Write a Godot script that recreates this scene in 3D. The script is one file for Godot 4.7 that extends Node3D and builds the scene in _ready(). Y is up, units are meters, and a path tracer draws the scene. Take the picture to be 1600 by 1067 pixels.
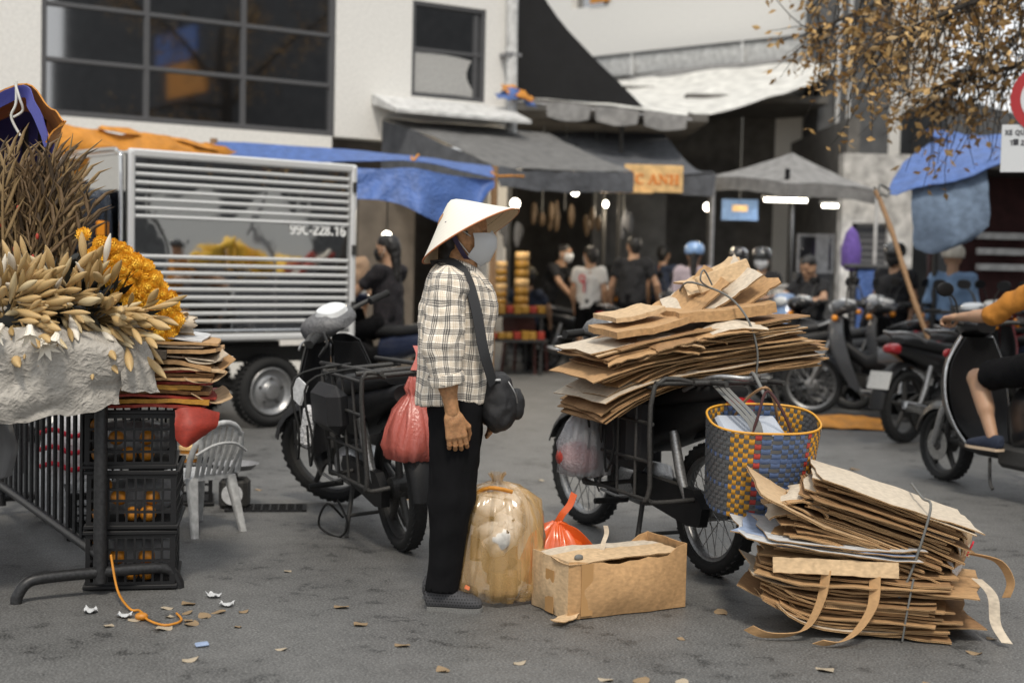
extends Node3D
# A market street on an overcast day. y up, metres, camera above the origin looking along -z.

var T := {}
var M := {}
var taken := {}
var rng := RandomNumberGenerator.new()


class G:
	# collects geometry for one mesh
	var v := PackedVector3Array()
	var n := PackedVector3Array()
	var uv := PackedVector2Array()
	var ix := PackedInt32Array()
	var col := PackedColorArray()
	var tint := Color.WHITE
	var tinted := false
	var edge_from := -1

	func face(ps: Array, uvs: Array = []) -> void:
		# flat polygon, counter-clockwise seen from outside (fan)
		var nn: Vector3 = (ps[1] - ps[0]).cross(ps[2] - ps[0])
		if nn.length_squared() < 1e-14 and ps.size() > 3:
			nn = (ps[2] - ps[0]).cross(ps[3] - ps[0])
		nn = nn.normalized()
		var b := v.size()
		for i in ps.size():
			v.append(ps[i])
			n.append(nn)
			uv.append(uvs[i] if uvs.size() > i else Vector2(ps[i].x + ps[i].z, ps[i].y))
			col.append(tint)
		for i in range(1, ps.size() - 1):
			ix.append(b)
			ix.append(b + i + 1)
			ix.append(b + i)

	func box(c: Vector3, s: Vector3, bs := Basis.IDENTITY, bev := 0.0) -> void:
		var h := s * 0.5
		var e := minf(bev, minf(h.x, minf(h.y, h.z)) * 0.9)
		var ax := [bs.x, bs.y, bs.z]
		var hh := [h.x, h.y, h.z]
		for a in 3:
			var b := (a + 1) % 3
			var d := (a + 2) % 3
			for sg in [-1.0, 1.0]:
				var o: Vector3 = c + ax[a] * hh[a] * sg
				var p: Vector3 = ax[b] * (hh[b] - e)
				var q: Vector3 = ax[d] * (hh[d] - e)
				if sg > 0:
					face([o - p - q, o + p - q, o + p + q, o - p + q], [Vector2(0, 0), Vector2(1, 0), Vector2(1, 1), Vector2(0, 1)])
				else:
					face([o - p - q, o - p + q, o + p + q, o + p - q], [Vector2(0, 0), Vector2(0, 1), Vector2(1, 1), Vector2(1, 0)])
		if e <= 0.0:
			return
		for a in 3:
			var b := (a + 1) % 3
			var d := (a + 2) % 3
			for sb in [-1.0, 1.0]:
				for sd in [-1.0, 1.0]:
					var l: Vector3 = ax[a] * (hh[a] - e)
					var p1: Vector3 = c + ax[b] * hh[b] * sb + ax[d] * (hh[d] - e) * sd
					var p2: Vector3 = c + ax[b] * (hh[b] - e) * sb + ax[d] * hh[d] * sd
					face(_ord(c, [p1 - l, p1 + l, p2 + l, p2 - l]))
		for sx in [-1.0, 1.0]:
			for sy in [-1.0, 1.0]:
				for sz in [-1.0, 1.0]:
					var px: Vector3 = c + bs.x * h.x * sx + bs.y * (h.y - e) * sy + bs.z * (h.z - e) * sz
					var py: Vector3 = c + bs.x * (h.x - e) * sx + bs.y * h.y * sy + bs.z * (h.z - e) * sz
					var pz: Vector3 = c + bs.x * (h.x - e) * sx + bs.y * (h.y - e) * sy + bs.z * h.z * sz
					face(_ord(c, [px, py, pz]))

	func _ord(c: Vector3, ps: Array) -> Array:
		if (ps[1] - ps[0]).cross(ps[2] - ps[0]).dot(ps[0] - c) < 0:
			ps.reverse()
		return ps

	func grid(rows: Array, close := false, us := 1.0, vs := 1.0) -> void:
		# smooth sheet; outward = (next column) x (next row)
		var b := v.size()
		var m: int = rows[0].size()
		var k := rows.size()
		for i in k:
			for j in m:
				v.append(rows[i][j])
				n.append(Vector3.ZERO)
				uv.append(Vector2(us * j / float(maxi(1, m if close else m - 1)), vs * i / float(maxi(1, k - 1))))
				col.append(tint)
		for i in k - 1:
			for j in (m if close else m - 1):
				var j2 := (j + 1) % m
				var p := b + i * m + j
				var q := b + i * m + j2
				var r := b + (i + 1) * m + j2
				var s := b + (i + 1) * m + j
				var nn := (v[q] - v[p]).cross(v[s] - v[p]) + (v[s] - v[r]).cross(v[q] - v[r])
				for t in [p, q, r, s]:
					n[t] = n[t] + nn
				ix.append_array(PackedInt32Array([p, r, q, p, s, r]))
		for i in range(b, v.size()):
			n[i] = n[i].normalized() if n[i].length_squared() > 1e-20 else Vector3.UP

	func tube(pts: Array, r, seg := 8, caps := true, close := false) -> void:
		var rows := []
		var up := Vector3.UP
		var k := pts.size()
		for i in k:
			var t: Vector3 = (pts[(i + 1) % k] - pts[(i - 1 + k) % k]) if close else (pts[mini(i + 1, k - 1)] - pts[maxi(i - 1, 0)])
			t = t.normalized()
			if i == 0:
				up = Vector3.UP if absf(t.y) < 0.9 else Vector3.RIGHT
			var w := t.cross(up).normalized()
			up = w.cross(t).normalized()
			var rr: float = r[i] if r is Array else r
			var row := PackedVector3Array()
			for j in seg:
				var a := TAU * j / seg
				row.append(pts[i] + (up * cos(a) + t.cross(up) * sin(a)) * rr)
			rows.append(row)
		if close:
			rows.append(rows[0])
		grid(rows, true)
		if caps and not close:
			var a0 := Array(rows[0])
			a0.reverse()
			face(a0)
			face(Array(rows[k - 1]))

	func lathe(prof: Array, seg := 16, xf := Transform3D.IDENTITY, hard := false) -> void:
		# prof: Vector2(radius, y) from the bottom up
		var rows := []
		for p in prof:
			var row := PackedVector3Array()
			for j in seg:
				var a := TAU * j / seg
				row.append(xf * Vector3(p.x * cos(a), p.y, -p.x * sin(a)))
			rows.append(row)
		if hard:
			for i in rows.size() - 1:
				grid([rows[i], rows[i + 1]], true)
		else:
			grid(rows, true)

	func loft(secs: Array, seg := 16, caps := true) -> void:
		# secs: [center, half_u vector, half_v vector, exponent]
		var rows := []
		for s in secs:
			var row := PackedVector3Array()
			var e: float = 2.0 / (s[3] if s.size() > 3 else 2.0)
			for j in seg:
				var a := TAU * j / seg
				var cx := cos(a)
				var sx := sin(a)
				row.append(s[0] + s[1] * signf(cx) * pow(absf(cx), e) + s[2] * signf(sx) * pow(absf(sx), e))
			rows.append(row)
		grid(rows, true)
		if caps:
			var a0 := Array(rows[0])
			a0.reverse()
			face(a0)
			face(Array(rows[-1]))

	func prism(poly: Array, z0: float, z1: float, xf := Transform3D.IDENTITY) -> void:
		# poly: Vector2 outline in x,y; extruded along z
		var pk := PackedVector2Array(poly)
		if Geometry2D.is_polygon_clockwise(pk):
			pk.reverse()
		var k := pk.size()
		for i in k:
			var a := pk[i]
			var b := pk[(i + 1) % k]
			face([xf * Vector3(a.x, a.y, z0), xf * Vector3(b.x, b.y, z0), xf * Vector3(b.x, b.y, z1), xf * Vector3(a.x, a.y, z1)])
		var tr := Geometry2D.triangulate_polygon(pk)
		for i in range(0, tr.size(), 3):
			var p := [pk[tr[i]], pk[tr[i + 1]], pk[tr[i + 2]]]
			if (p[1] - p[0]).cross(p[2] - p[0]) < 0:
				p.reverse()
			face(p.map(func(q): return xf * Vector3(q.x, q.y, z1)))
			p.reverse()
			face(p.map(func(q): return xf * Vector3(q.x, q.y, z0)))

	func sheet(rows: Array, th: float) -> void:
		# a smooth sheet given thickness th, with edges closed
		var k := rows.size()
		var m: int = rows[0].size()
		var g2 := G.new()
		g2.grid(rows)
		var bot := []
		for i in k:
			var row := PackedVector3Array()
			for j in m:
				row.append(rows[i][j] - g2.n[i * m + j] * th)
			bot.append(row)
		grid(rows)
		var rb := bot.duplicate()
		rb.reverse()
		grid(rb)
		var loop := []
		var loop2 := []
		for j in m:
			loop.append(rows[0][j]); loop2.append(bot[0][j])
		for i in range(1, k):
			loop.append(rows[i][m - 1]); loop2.append(bot[i][m - 1])
		for j in range(m - 2, -1, -1):
			loop.append(rows[k - 1][j]); loop2.append(bot[k - 1][j])
		for i in range(k - 2, 0, -1):
			loop.append(rows[i][0]); loop2.append(bot[i][0])
		edge_from = ix.size()
		var run := 0.0
		for i in loop.size():
			var q := (i + 1) % loop.size()
			var nx: float = run + loop[i].distance_to(loop[q]) * 18.0
			face([loop2[i], loop2[q], loop[q], loop[i]], [Vector2(run, 0), Vector2(nx, 0), Vector2(nx, 1), Vector2(run, 1)])
			run = nx

	func ball(c: Vector3, r: Vector3, seg := 12, rings := 8, bs := Basis.IDENTITY) -> void:
		var prof := []
		for i in rings + 1:
			var a := PI * i / rings - PI / 2
			prof.append(Vector2(maxf(cos(a), 1e-4), sin(a)))
		lathe(prof, seg, Transform3D(bs * Basis.from_scale(r), c))

	func add(o: G, xf := Transform3D.IDENTITY) -> void:
		var b := v.size()
		var nb := xf.basis.inverse().transposed()
		for i in o.v.size():
			v.append(xf * o.v[i])
			n.append((nb * o.n[i]).normalized())
			uv.append(o.uv[i])
			col.append(tint if tinted else o.col[i])
		var neg := xf.basis.determinant() < 0
		for i in range(0, o.ix.size(), 3):
			ix.append(b + o.ix[i])
			ix.append(b + o.ix[i + (2 if neg else 1)])
			ix.append(b + o.ix[i + (1 if neg else 2)])

	func mesh2(face_m: Material, edge_m: Material) -> ArrayMesh:
		# a sheet whose cut edges show another material
		var m := ArrayMesh.new()
		for s in 2:
			var a := []
			a.resize(Mesh.ARRAY_MAX)
			a[Mesh.ARRAY_VERTEX] = v
			a[Mesh.ARRAY_NORMAL] = n
			a[Mesh.ARRAY_TEX_UV] = uv
			a[Mesh.ARRAY_INDEX] = ix.slice(0, edge_from) if s == 0 else ix.slice(edge_from)
			m.add_surface_from_arrays(Mesh.PRIMITIVE_TRIANGLES, a)
			m.surface_set_material(s, face_m if s == 0 else edge_m)
		return m

	func mesh(colors := false) -> ArrayMesh:
		var a := []
		a.resize(Mesh.ARRAY_MAX)
		a[Mesh.ARRAY_VERTEX] = v
		a[Mesh.ARRAY_NORMAL] = n
		a[Mesh.ARRAY_TEX_UV] = uv
		if colors:
			a[Mesh.ARRAY_COLOR] = col
		a[Mesh.ARRAY_INDEX] = ix
		var m := ArrayMesh.new()
		m.add_surface_from_arrays(Mesh.PRIMITIVE_TRIANGLES, a)
		return m


class Field:
	# a signed distance grid; bones joined by a smooth minimum, meshed as surface nets
	var o: Vector3
	var h: float
	var nx: int
	var ny: int
	var nz: int
	var f := PackedFloat32Array()

	func _init(lo: Vector3, hi: Vector3, cell: float) -> void:
		o = lo
		h = cell
		nx = int(ceil((hi.x - lo.x) / h)) + 1
		ny = int(ceil((hi.y - lo.y) / h)) + 1
		nz = int(ceil((hi.z - lo.z) / h)) + 1
		f.resize(nx * ny * nz)
		f.fill(0.3)

	func bone(a: Vector3, b: Vector3, ra: float, rb: float, k := 0.02, sq := Vector3.ONE, flat_b := false, cut := false) -> void:
		# tapered capsule; sq squeezes the axes (an oval section); flat_b ends it in a plane; cut carves it out
		var big := maxf(ra, rb)
		var mg := (big * maxf(1.0 / sq.x, maxf(1.0 / sq.y, 1.0 / sq.z)) + k + 2.5 * h)
		var lo := Vector3(minf(a.x, b.x), minf(a.y, b.y), minf(a.z, b.z)) - Vector3.ONE * mg - o
		var hi := Vector3(maxf(a.x, b.x), maxf(a.y, b.y), maxf(a.z, b.z)) + Vector3.ONE * mg - o
		var x0 := clampi(int(lo.x / h), 0, nx - 1)
		var x1 := clampi(int(hi.x / h) + 1, 0, nx - 1)
		var y0 := clampi(int(lo.y / h), 0, ny - 1)
		var y1 := clampi(int(hi.y / h) + 1, 0, ny - 1)
		var z0 := clampi(int(lo.z / h), 0, nz - 1)
		var z1 := clampi(int(hi.z / h) + 1, 0, nz - 1)
		var A := a * sq
		var ab := b * sq - A
		var l2 := maxf(ab.length_squared(), 1e-9)
		var dir := (b - a).normalized()
		var ms := 1.0 / maxf(sq.x, maxf(sq.y, sq.z))
		for z in range(z0, z1 + 1):
			for y in range(y0, y1 + 1):
				var ii := (z * ny + y) * nx + x0
				for x in range(x0, x1 + 1):
					var p := Vector3(o.x + x * h, o.y + y * h, o.z + z * h)
					var q := p * sq - A
					var t := clampf(q.dot(ab) / l2, 0.0, 1.0)
					var d := ((q - ab * t).length() - (ra + (rb - ra) * t)) * ms
					if flat_b:
						d = maxf(d, (p - b).dot(dir))
					var e := f[ii]
					if cut:
						f[ii] = maxf(e, -d)
					else:
						var w := maxf(k - absf(d - e), 0.0) / k
						f[ii] = minf(d, e) - w * w * k * 0.25
					ii += 1

	func clip(p: Vector3, nn: Vector3, lo := Vector3.ONE * -99, hi := Vector3.ONE * 99) -> void:
		# cut away what lies on the side nn points to
		var ii := 0
		for z in nz:
			for y in ny:
				for x in nx:
					var q := Vector3(o.x + x * h, o.y + y * h, o.z + z * h)
					if q.x > lo.x and q.y > lo.y and q.z > lo.z and q.x < hi.x and q.y < hi.y and q.z < hi.z:
						f[ii] = maxf(f[ii], (q - p).dot(nn))
					ii += 1

	func wrinkle(ns: FastNoiseLite, amp: float, st: Vector3) -> void:
		var ii := 0
		for z in nz:
			for y in ny:
				for x in nx:
					if absf(f[ii]) < 0.04:
						f[ii] += amp * ns.get_noise_3d((o.x + x * h) * st.x, (o.y + y * h) * st.y, (o.z + z * h) * st.z)
					ii += 1

	func net(g: G, tint := Color.WHITE) -> void:
		var id := PackedInt32Array()
		id.resize(nx * ny * nz)
		id.fill(-1)
		var base := g.v.size()
		var s := [0, 1, nx, nx + 1, nx * ny, nx * ny + 1, nx * ny + nx, nx * ny + nx + 1]
		var cs := [Vector3(0, 0, 0), Vector3(1, 0, 0), Vector3(0, 1, 0), Vector3(1, 1, 0), Vector3(0, 0, 1), Vector3(1, 0, 1), Vector3(0, 1, 1), Vector3(1, 1, 1)]
		var ed := [[0, 1], [2, 3], [4, 5], [6, 7], [0, 2], [1, 3], [4, 6], [5, 7], [0, 4], [1, 5], [2, 6], [3, 7]]
		for z in nz - 1:
			for y in ny - 1:
				var r := (z * ny + y) * nx
				for x in nx - 1:
					var i := r + x
					if absf(f[i]) > h * 2.5:
						continue
					var c := 0
					for k in 8:
						if f[i + s[k]] < 0.0:
							c += 1
					if c == 0 or c == 8:
						continue
					var p := Vector3.ZERO
					var m := 0
					for e in ed:
						var a := f[i + s[e[0]]]
						var b := f[i + s[e[1]]]
						if (a < 0.0) != (b < 0.0):
							p += cs[e[0]].lerp(cs[e[1]], a / (a - b))
							m += 1
					p = p / m
					id[i] = g.v.size()
					g.v.append(o + (Vector3(x, y, z) + p) * h)
					var gr := Vector3(f[i + 1] - f[i] + f[i + s[3]] - f[i + s[2]] + f[i + s[5]] - f[i + s[4]] + f[i + s[7]] - f[i + s[6]], f[i + s[2]] - f[i] + f[i + s[3]] - f[i + 1] + f[i + s[6]] - f[i + s[4]] + f[i + s[7]] - f[i + s[5]], f[i + s[4]] - f[i] + f[i + s[5]] - f[i + 1] + f[i + s[6]] - f[i + s[2]] + f[i + s[7]] - f[i + s[3]])
					g.n.append(gr.normalized() if gr.length_squared() > 1e-14 else Vector3.UP)
					g.uv.append(Vector2(g.v[-1].x, g.v[-1].y))
					g.col.append(tint)
		for z in range(1, nz - 1):
			for y in range(1, ny - 1):
				for x in range(1, nx - 1):
					var i := (z * ny + y) * nx + x
					var a := f[i]
					if absf(a) > h * 2.0:
						continue
					for ax in 3:
						var st: int = s[1 << ax]
						var b := f[i + st]
						if (a < 0.0) == (b < 0.0):
							continue
						var u: int = s[1 << ((ax + 1) % 3)]
						var w: int = s[1 << ((ax + 2) % 3)]
						var q := [id[i - u - w], id[i - w], id[i], id[i - u]]
						if q.min() < 0:
							continue
						if a >= 0.0:
							q.reverse()
						g.ix.append_array(PackedInt32Array([q[0], q[2], q[1], q[0], q[3], q[2]]))


# ---------- small helpers ----------
func lin(c: Color) -> Color:
	return c.linear_to_srgb()

func named(s: String) -> String:
	if not taken.has(s):
		taken[s] = 0
		return s
	taken[s] += 1
	return "%s_%03d" % [s, taken[s]]

func meta(o: Node, label: String, cat: String, group := "") -> Node:
	o.set_meta("label", label)
	o.set_meta("category", cat)
	if group:
		o.set_meta("group", group)
	return o

func thing(called: String, label: String, cat: String, at := Vector3.ZERO, turn := 0.0, group := "") -> Node3D:
	var o := Node3D.new()
	o.name = named(called)
	add_child(o)
	o.position = at
	o.rotation_degrees.y = turn
	meta(o, label, cat, group)
	return o

func inst(me: Mesh, called: String, m: Material, parent: Node, xf := Transform3D.IDENTITY) -> MeshInstance3D:
	var o := MeshInstance3D.new()
	o.name = called if parent != self else named(called)
	o.mesh = me
	o.material_override = m
	o.transform = xf
	o.cast_shadow = GeometryInstance3D.SHADOW_CASTING_SETTING_ON
	parent.add_child(o, true)
	return o

func part(g: G, called: String, m: Material, parent: Node, colors := false) -> MeshInstance3D:
	return inst(g.mesh(colors), called, m, parent)

func setting(g: G, called: String, m: Material) -> MeshInstance3D:
	var o := part(g, called, m, self)
	o.set_meta("kind", "structure")
	return o

func noise(fr: float, oct := 3, typ := FastNoiseLite.TYPE_SIMPLEX_SMOOTH, sd := 7) -> FastNoiseLite:
	var n := FastNoiseLite.new()
	n.noise_type = typ
	n.frequency = fr
	n.fractal_octaves = oct
	n.seed = sd
	return n

func gray(n: FastNoiseLite, size: int, lo: float, hi: float) -> Image:
	# seamless noise as grey values between lo and hi (linear, stored as sRGB)
	var im := n.get_seamless_image(size, size)
	im.convert(Image.FORMAT_L8)
	var d := im.get_data()
	var lut := PackedByteArray()
	for i in 256:
		lut.append(int(255.0 * pow(lerpf(lo, hi, i / 255.0), 1.0 / 2.2)))
	for i in d.size():
		d[i] = lut[d[i]]
	return Image.create_from_data(size, size, false, Image.FORMAT_L8, d)

func tex(im: Image) -> ImageTexture:
	return ImageTexture.create_from_image(im)

func mat(key: String, c: Color, rough := 0.7, o := {}) -> StandardMaterial3D:
	# c is linear
	if M.has(key):
		return M[key]
	var m := StandardMaterial3D.new()
	var s := c.linear_to_srgb()
	s.a = c.a
	m.albedo_color = s
	m.roughness = rough
	m.metallic = o.get("metal", 0.0)
	m.metallic_specular = o.get("spec", 0.5)
	if o.has("tex"):
		m.albedo_texture = T[o.tex]
	if o.has("bump"):
		m.heightmap_enabled = true
		m.heightmap_texture = T[o.bump]
		m.heightmap_scale = o.get("bs", 0.3)
	if o.has("rt"):
		m.roughness_texture = T[o.rt]
	if o.has("tri"):
		m.uv1_triplanar = true
		m.uv1_world_triplanar = o.get("world", false)
		m.uv1_triplanar_sharpness = o.get("sharp", 4.0)
		m.uv1_scale = Vector3.ONE * o.tri if o.tri is float else o.tri
	elif o.has("uvs"):
		m.uv1_scale = o.uvs
	if o.has("coat"):
		m.clearcoat_enabled = true
		m.clearcoat = o.coat
		m.clearcoat_roughness = o.get("cr", 0.08)
	if o.has("rim"):
		m.rim_enabled = true
		m.rim = o.rim
		m.rim_tint = 0.5
	if o.has("back"):
		m.backlight_enabled = true
		m.backlight = o.back
	if o.has("sss"):
		m.subsurf_scatter_enabled = true
		m.subsurf_scatter_strength = o.sss
	if c.a < 1.0:
		m.transparency = BaseMaterial3D.TRANSPARENCY_ALPHA
	if o.has("glow"):
		m.emission_enabled = true
		m.emission = o.glow
		m.emission_energy_multiplier = o.get("ge", 1.0)
	m.vertex_color_use_as_albedo = o.get("vc", false)
	m.cull_mode = BaseMaterial3D.CULL_DISABLED
	M[key] = m
	return m

func R(a: float, b: float) -> float:
	return rng.randf_range(a, b)

func V(x: float, y: float, z: float) -> Vector3:
	return Vector3(x, y, z)

func curve(ps: Array, k := 6) -> Array:
	# Catmull-Rom through the points
	var out := []
	for i in ps.size() - 1:
		var p0: Vector3 = ps[maxi(i - 1, 0)]
		var p3: Vector3 = ps[mini(i + 2, ps.size() - 1)]
		for j in k:
			out.append(ps[i].cubic_interpolate(ps[i + 1], p0, p3, j / float(k)))
	out.append(ps[-1])
	return out

func look(d: Vector3, up := Vector3.UP) -> Basis:
	# basis whose y axis points along d
	var y := d.normalized()
	var x := up.cross(y)
	if x.length() < 0.01:
		x = Vector3.RIGHT.cross(y)
	if x.length() < 0.01:
		x = Vector3.FORWARD.cross(y)
	x = x.normalized()
	return Basis(x, y, x.cross(y))


func make_textures() -> void:
	# asphalt: aggregate, tar blotches and worn patches, 8 m wide
	var S := 2048
	var a := noise(0.35, 2, FastNoiseLite.TYPE_SIMPLEX, 3).get_seamless_image(S, S)
	var b := noise(0.02, 4, FastNoiseLite.TYPE_SIMPLEX, 5).get_seamless_image(S, S)
	var c := noise(0.0045, 5, FastNoiseLite.TYPE_SIMPLEX, 11).get_seamless_image(S, S)
	for im in [a, b, c]:
		im.convert(Image.FORMAT_L8)
	var rn := noise(0.0035, 4, FastNoiseLite.TYPE_SIMPLEX, 17)
	rn.fractal_type = FastNoiseLite.FRACTAL_RIDGED
	var rim := rn.get_seamless_image(S, S)
	rim.convert(Image.FORMAT_L8)
	var dr := rim.get_data()
	var da := a.get_data()
	var db := b.get_data()
	var dc := c.get_data()
	var out := PackedByteArray()
	out.resize(S * S)
	var pw := PackedByteArray()
	for i in 1024:
		pw.append(int(clampf(255.0 * pow(i / 1023.0, 1.0 / 2.2), 0, 255)))
	for i in S * S:
		var k := 0.5 + 0.003 * (da[i] - 128) + 0.0005 * (db[i] - 128) + 0.0006 * (dc[i] - 128)
		if dr[i] > 240 and db[i] > 100:
			k -= 0.2
		if db[i] < 66 and dc[i] < 118:
			k -= 0.13
		if da[i] > 205:
			k += 0.22
		if db[i] < 62:
			k -= 0.015
		if dc[i] < 70:
			k -= 0.001 * (70 - dc[i])
		out[i] = pw[clampi(int(k * 1023.0), 40, 1023)]
	T.asphalt = tex(Image.create_from_data(S, S, false, Image.FORMAT_L8, out))
	T.asphalt_b = tex(gray(noise(0.3, 3, FastNoiseLite.TYPE_SIMPLEX, 9), 512, 0.0, 1.0))
	T.blotch = tex(gray(noise(0.012, 5), 512, 0.55, 1.0))
	T.grain = tex(gray(noise(0.2, 3), 256, 0.72, 1.0))
	T.dirt = tex(gray(noise(0.03, 5, FastNoiseLite.TYPE_SIMPLEX, 21), 512, 0.42, 1.0))
	var cn := noise(0.018, 4, FastNoiseLite.TYPE_SIMPLEX, 4)
	cn.fractal_type = FastNoiseLite.FRACTAL_RIDGED
	T.crumple = tex(gray(cn, 512, 0.0, 1.0))
	T.soft = tex(gray(noise(0.012, 2, FastNoiseLite.TYPE_SIMPLEX, 14), 256, 0.0, 1.0))
	# cardboard: long fibres and print rubbed off
	var fib := noise(0.05, 4, FastNoiseLite.TYPE_SIMPLEX, 31).get_seamless_image(256, 512)
	fib.convert(Image.FORMAT_L8)
	fib.resize(512, 512)
	var spots := noise(0.02, 4, FastNoiseLite.TYPE_SIMPLEX, 33).get_seamless_image(512, 512)
	spots.convert(Image.FORMAT_L8)
	var fd := fib.get_data()
	var sd := spots.get_data()
	for i in fd.size():
		fd[i] = clampi(225 + (fd[i] - 128) / 8 + (sd[i] - 128) / 8, 120, 255)
	T.card = tex(Image.create_from_data(512, 512, false, Image.FORMAT_L8, fd))
	# corrugated edge: wavy core between two liners, v runs across the board
	var cr := Image.create(256, 32, false, Image.FORMAT_RGB8)
	for x in 256:
		for y in 32:
			var w := 16.0 + 10.0 * sin(TAU * x / 32.0)
			var on := y < 5 or y > 26 or absf(y - w) < 4.0
			cr.set_pixel(x, y, Color(0.95, 0.9, 0.82) if on else Color(0.3, 0.24, 0.18))
	T.corr = tex(cr)
	# plaid shirt cloth, one repeat
	var pl := Image.create(128, 128, false, Image.FORMAT_RGB8)
	for x in 128:
		for y in 128:
			var base := Color(0.80, 0.74, 0.65)
			var sx := stripe(x)
			var sy := stripe(y)
			var k := base
			if sx == 1 and sy == 1: k = Color(0.035, 0.035, 0.04)
			elif sx == 1 or sy == 1: k = Color(0.10, 0.092, 0.085) if (x + y) % 4 < 2 else Color(0.36, 0.33, 0.29)
			elif sx == 2 or sy == 2: k = Color(0.50, 0.36, 0.22) if (x + y) % 4 < 2 else Color(0.62, 0.5, 0.36)
			pl.set_pixel(x, y, lin(k))
	T.plaid = tex(pl)
	# straw hat leaf strips
	var hs := Image.create(512, 128, false, Image.FORMAT_RGB8)
	var hn := noise(0.5, 2)
	for x in 512:
		var e := hn.get_noise_1d(x * 0.8) * 0.05
		for y in 128:
			var r := 0.0 if y % 10 > 1 else -0.05
			var w := 0.86 + e + r + 0.03 * hn.get_noise_2d(x * 3, y)
			hs.set_pixel(x, y, lin(Color(w * 0.86, w * 0.82, w * 0.72)))
	T.straw = tex(hs)
	# knitted mesh of the shoe
	var sh := Image.create(32, 32, false, Image.FORMAT_L8)
	for x in 32:
		for y in 32:
			var q := Vector2((x + (8 if (y / 16) % 2 == 1 else 0)) % 16 - 8, y % 16 - 8)
			sh.set_pixel(x, y, Color.WHITE * (0.35 if q.length() < 4.0 else 0.95))
	T.knit = tex(sh)
	var fl := Image.create(128, 128, false, Image.FORMAT_RGB8)
	fl.fill(Color(0.25, 0.24, 0.27))
	var fn := noise(0.07, 2, FastNoiseLite.TYPE_CELLULAR, 6)
	for x in 128:
		for y in 128:
			if fn.get_noise_2d(x, y) < -0.86:
				fl.set_pixel(x, y, Color(1, 0.85, 0.85))
	T.floral = tex(fl)
	# tyre side, and speckle of fading paint
	T.speck = tex(gray(noise(0.09, 4, FastNoiseLite.TYPE_SIMPLEX, 44), 256, 0.5, 1.0))


func stripe(x: int) -> int:
	var k := x % 128
	for s in [4, 22, 40]:
		if k >= s and k < s + 11:
			return 1
	if (k >= 76 and k < 80) or (k >= 92 and k < 96) or (k >= 108 and k < 111):
		return 2
	return 0


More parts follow.
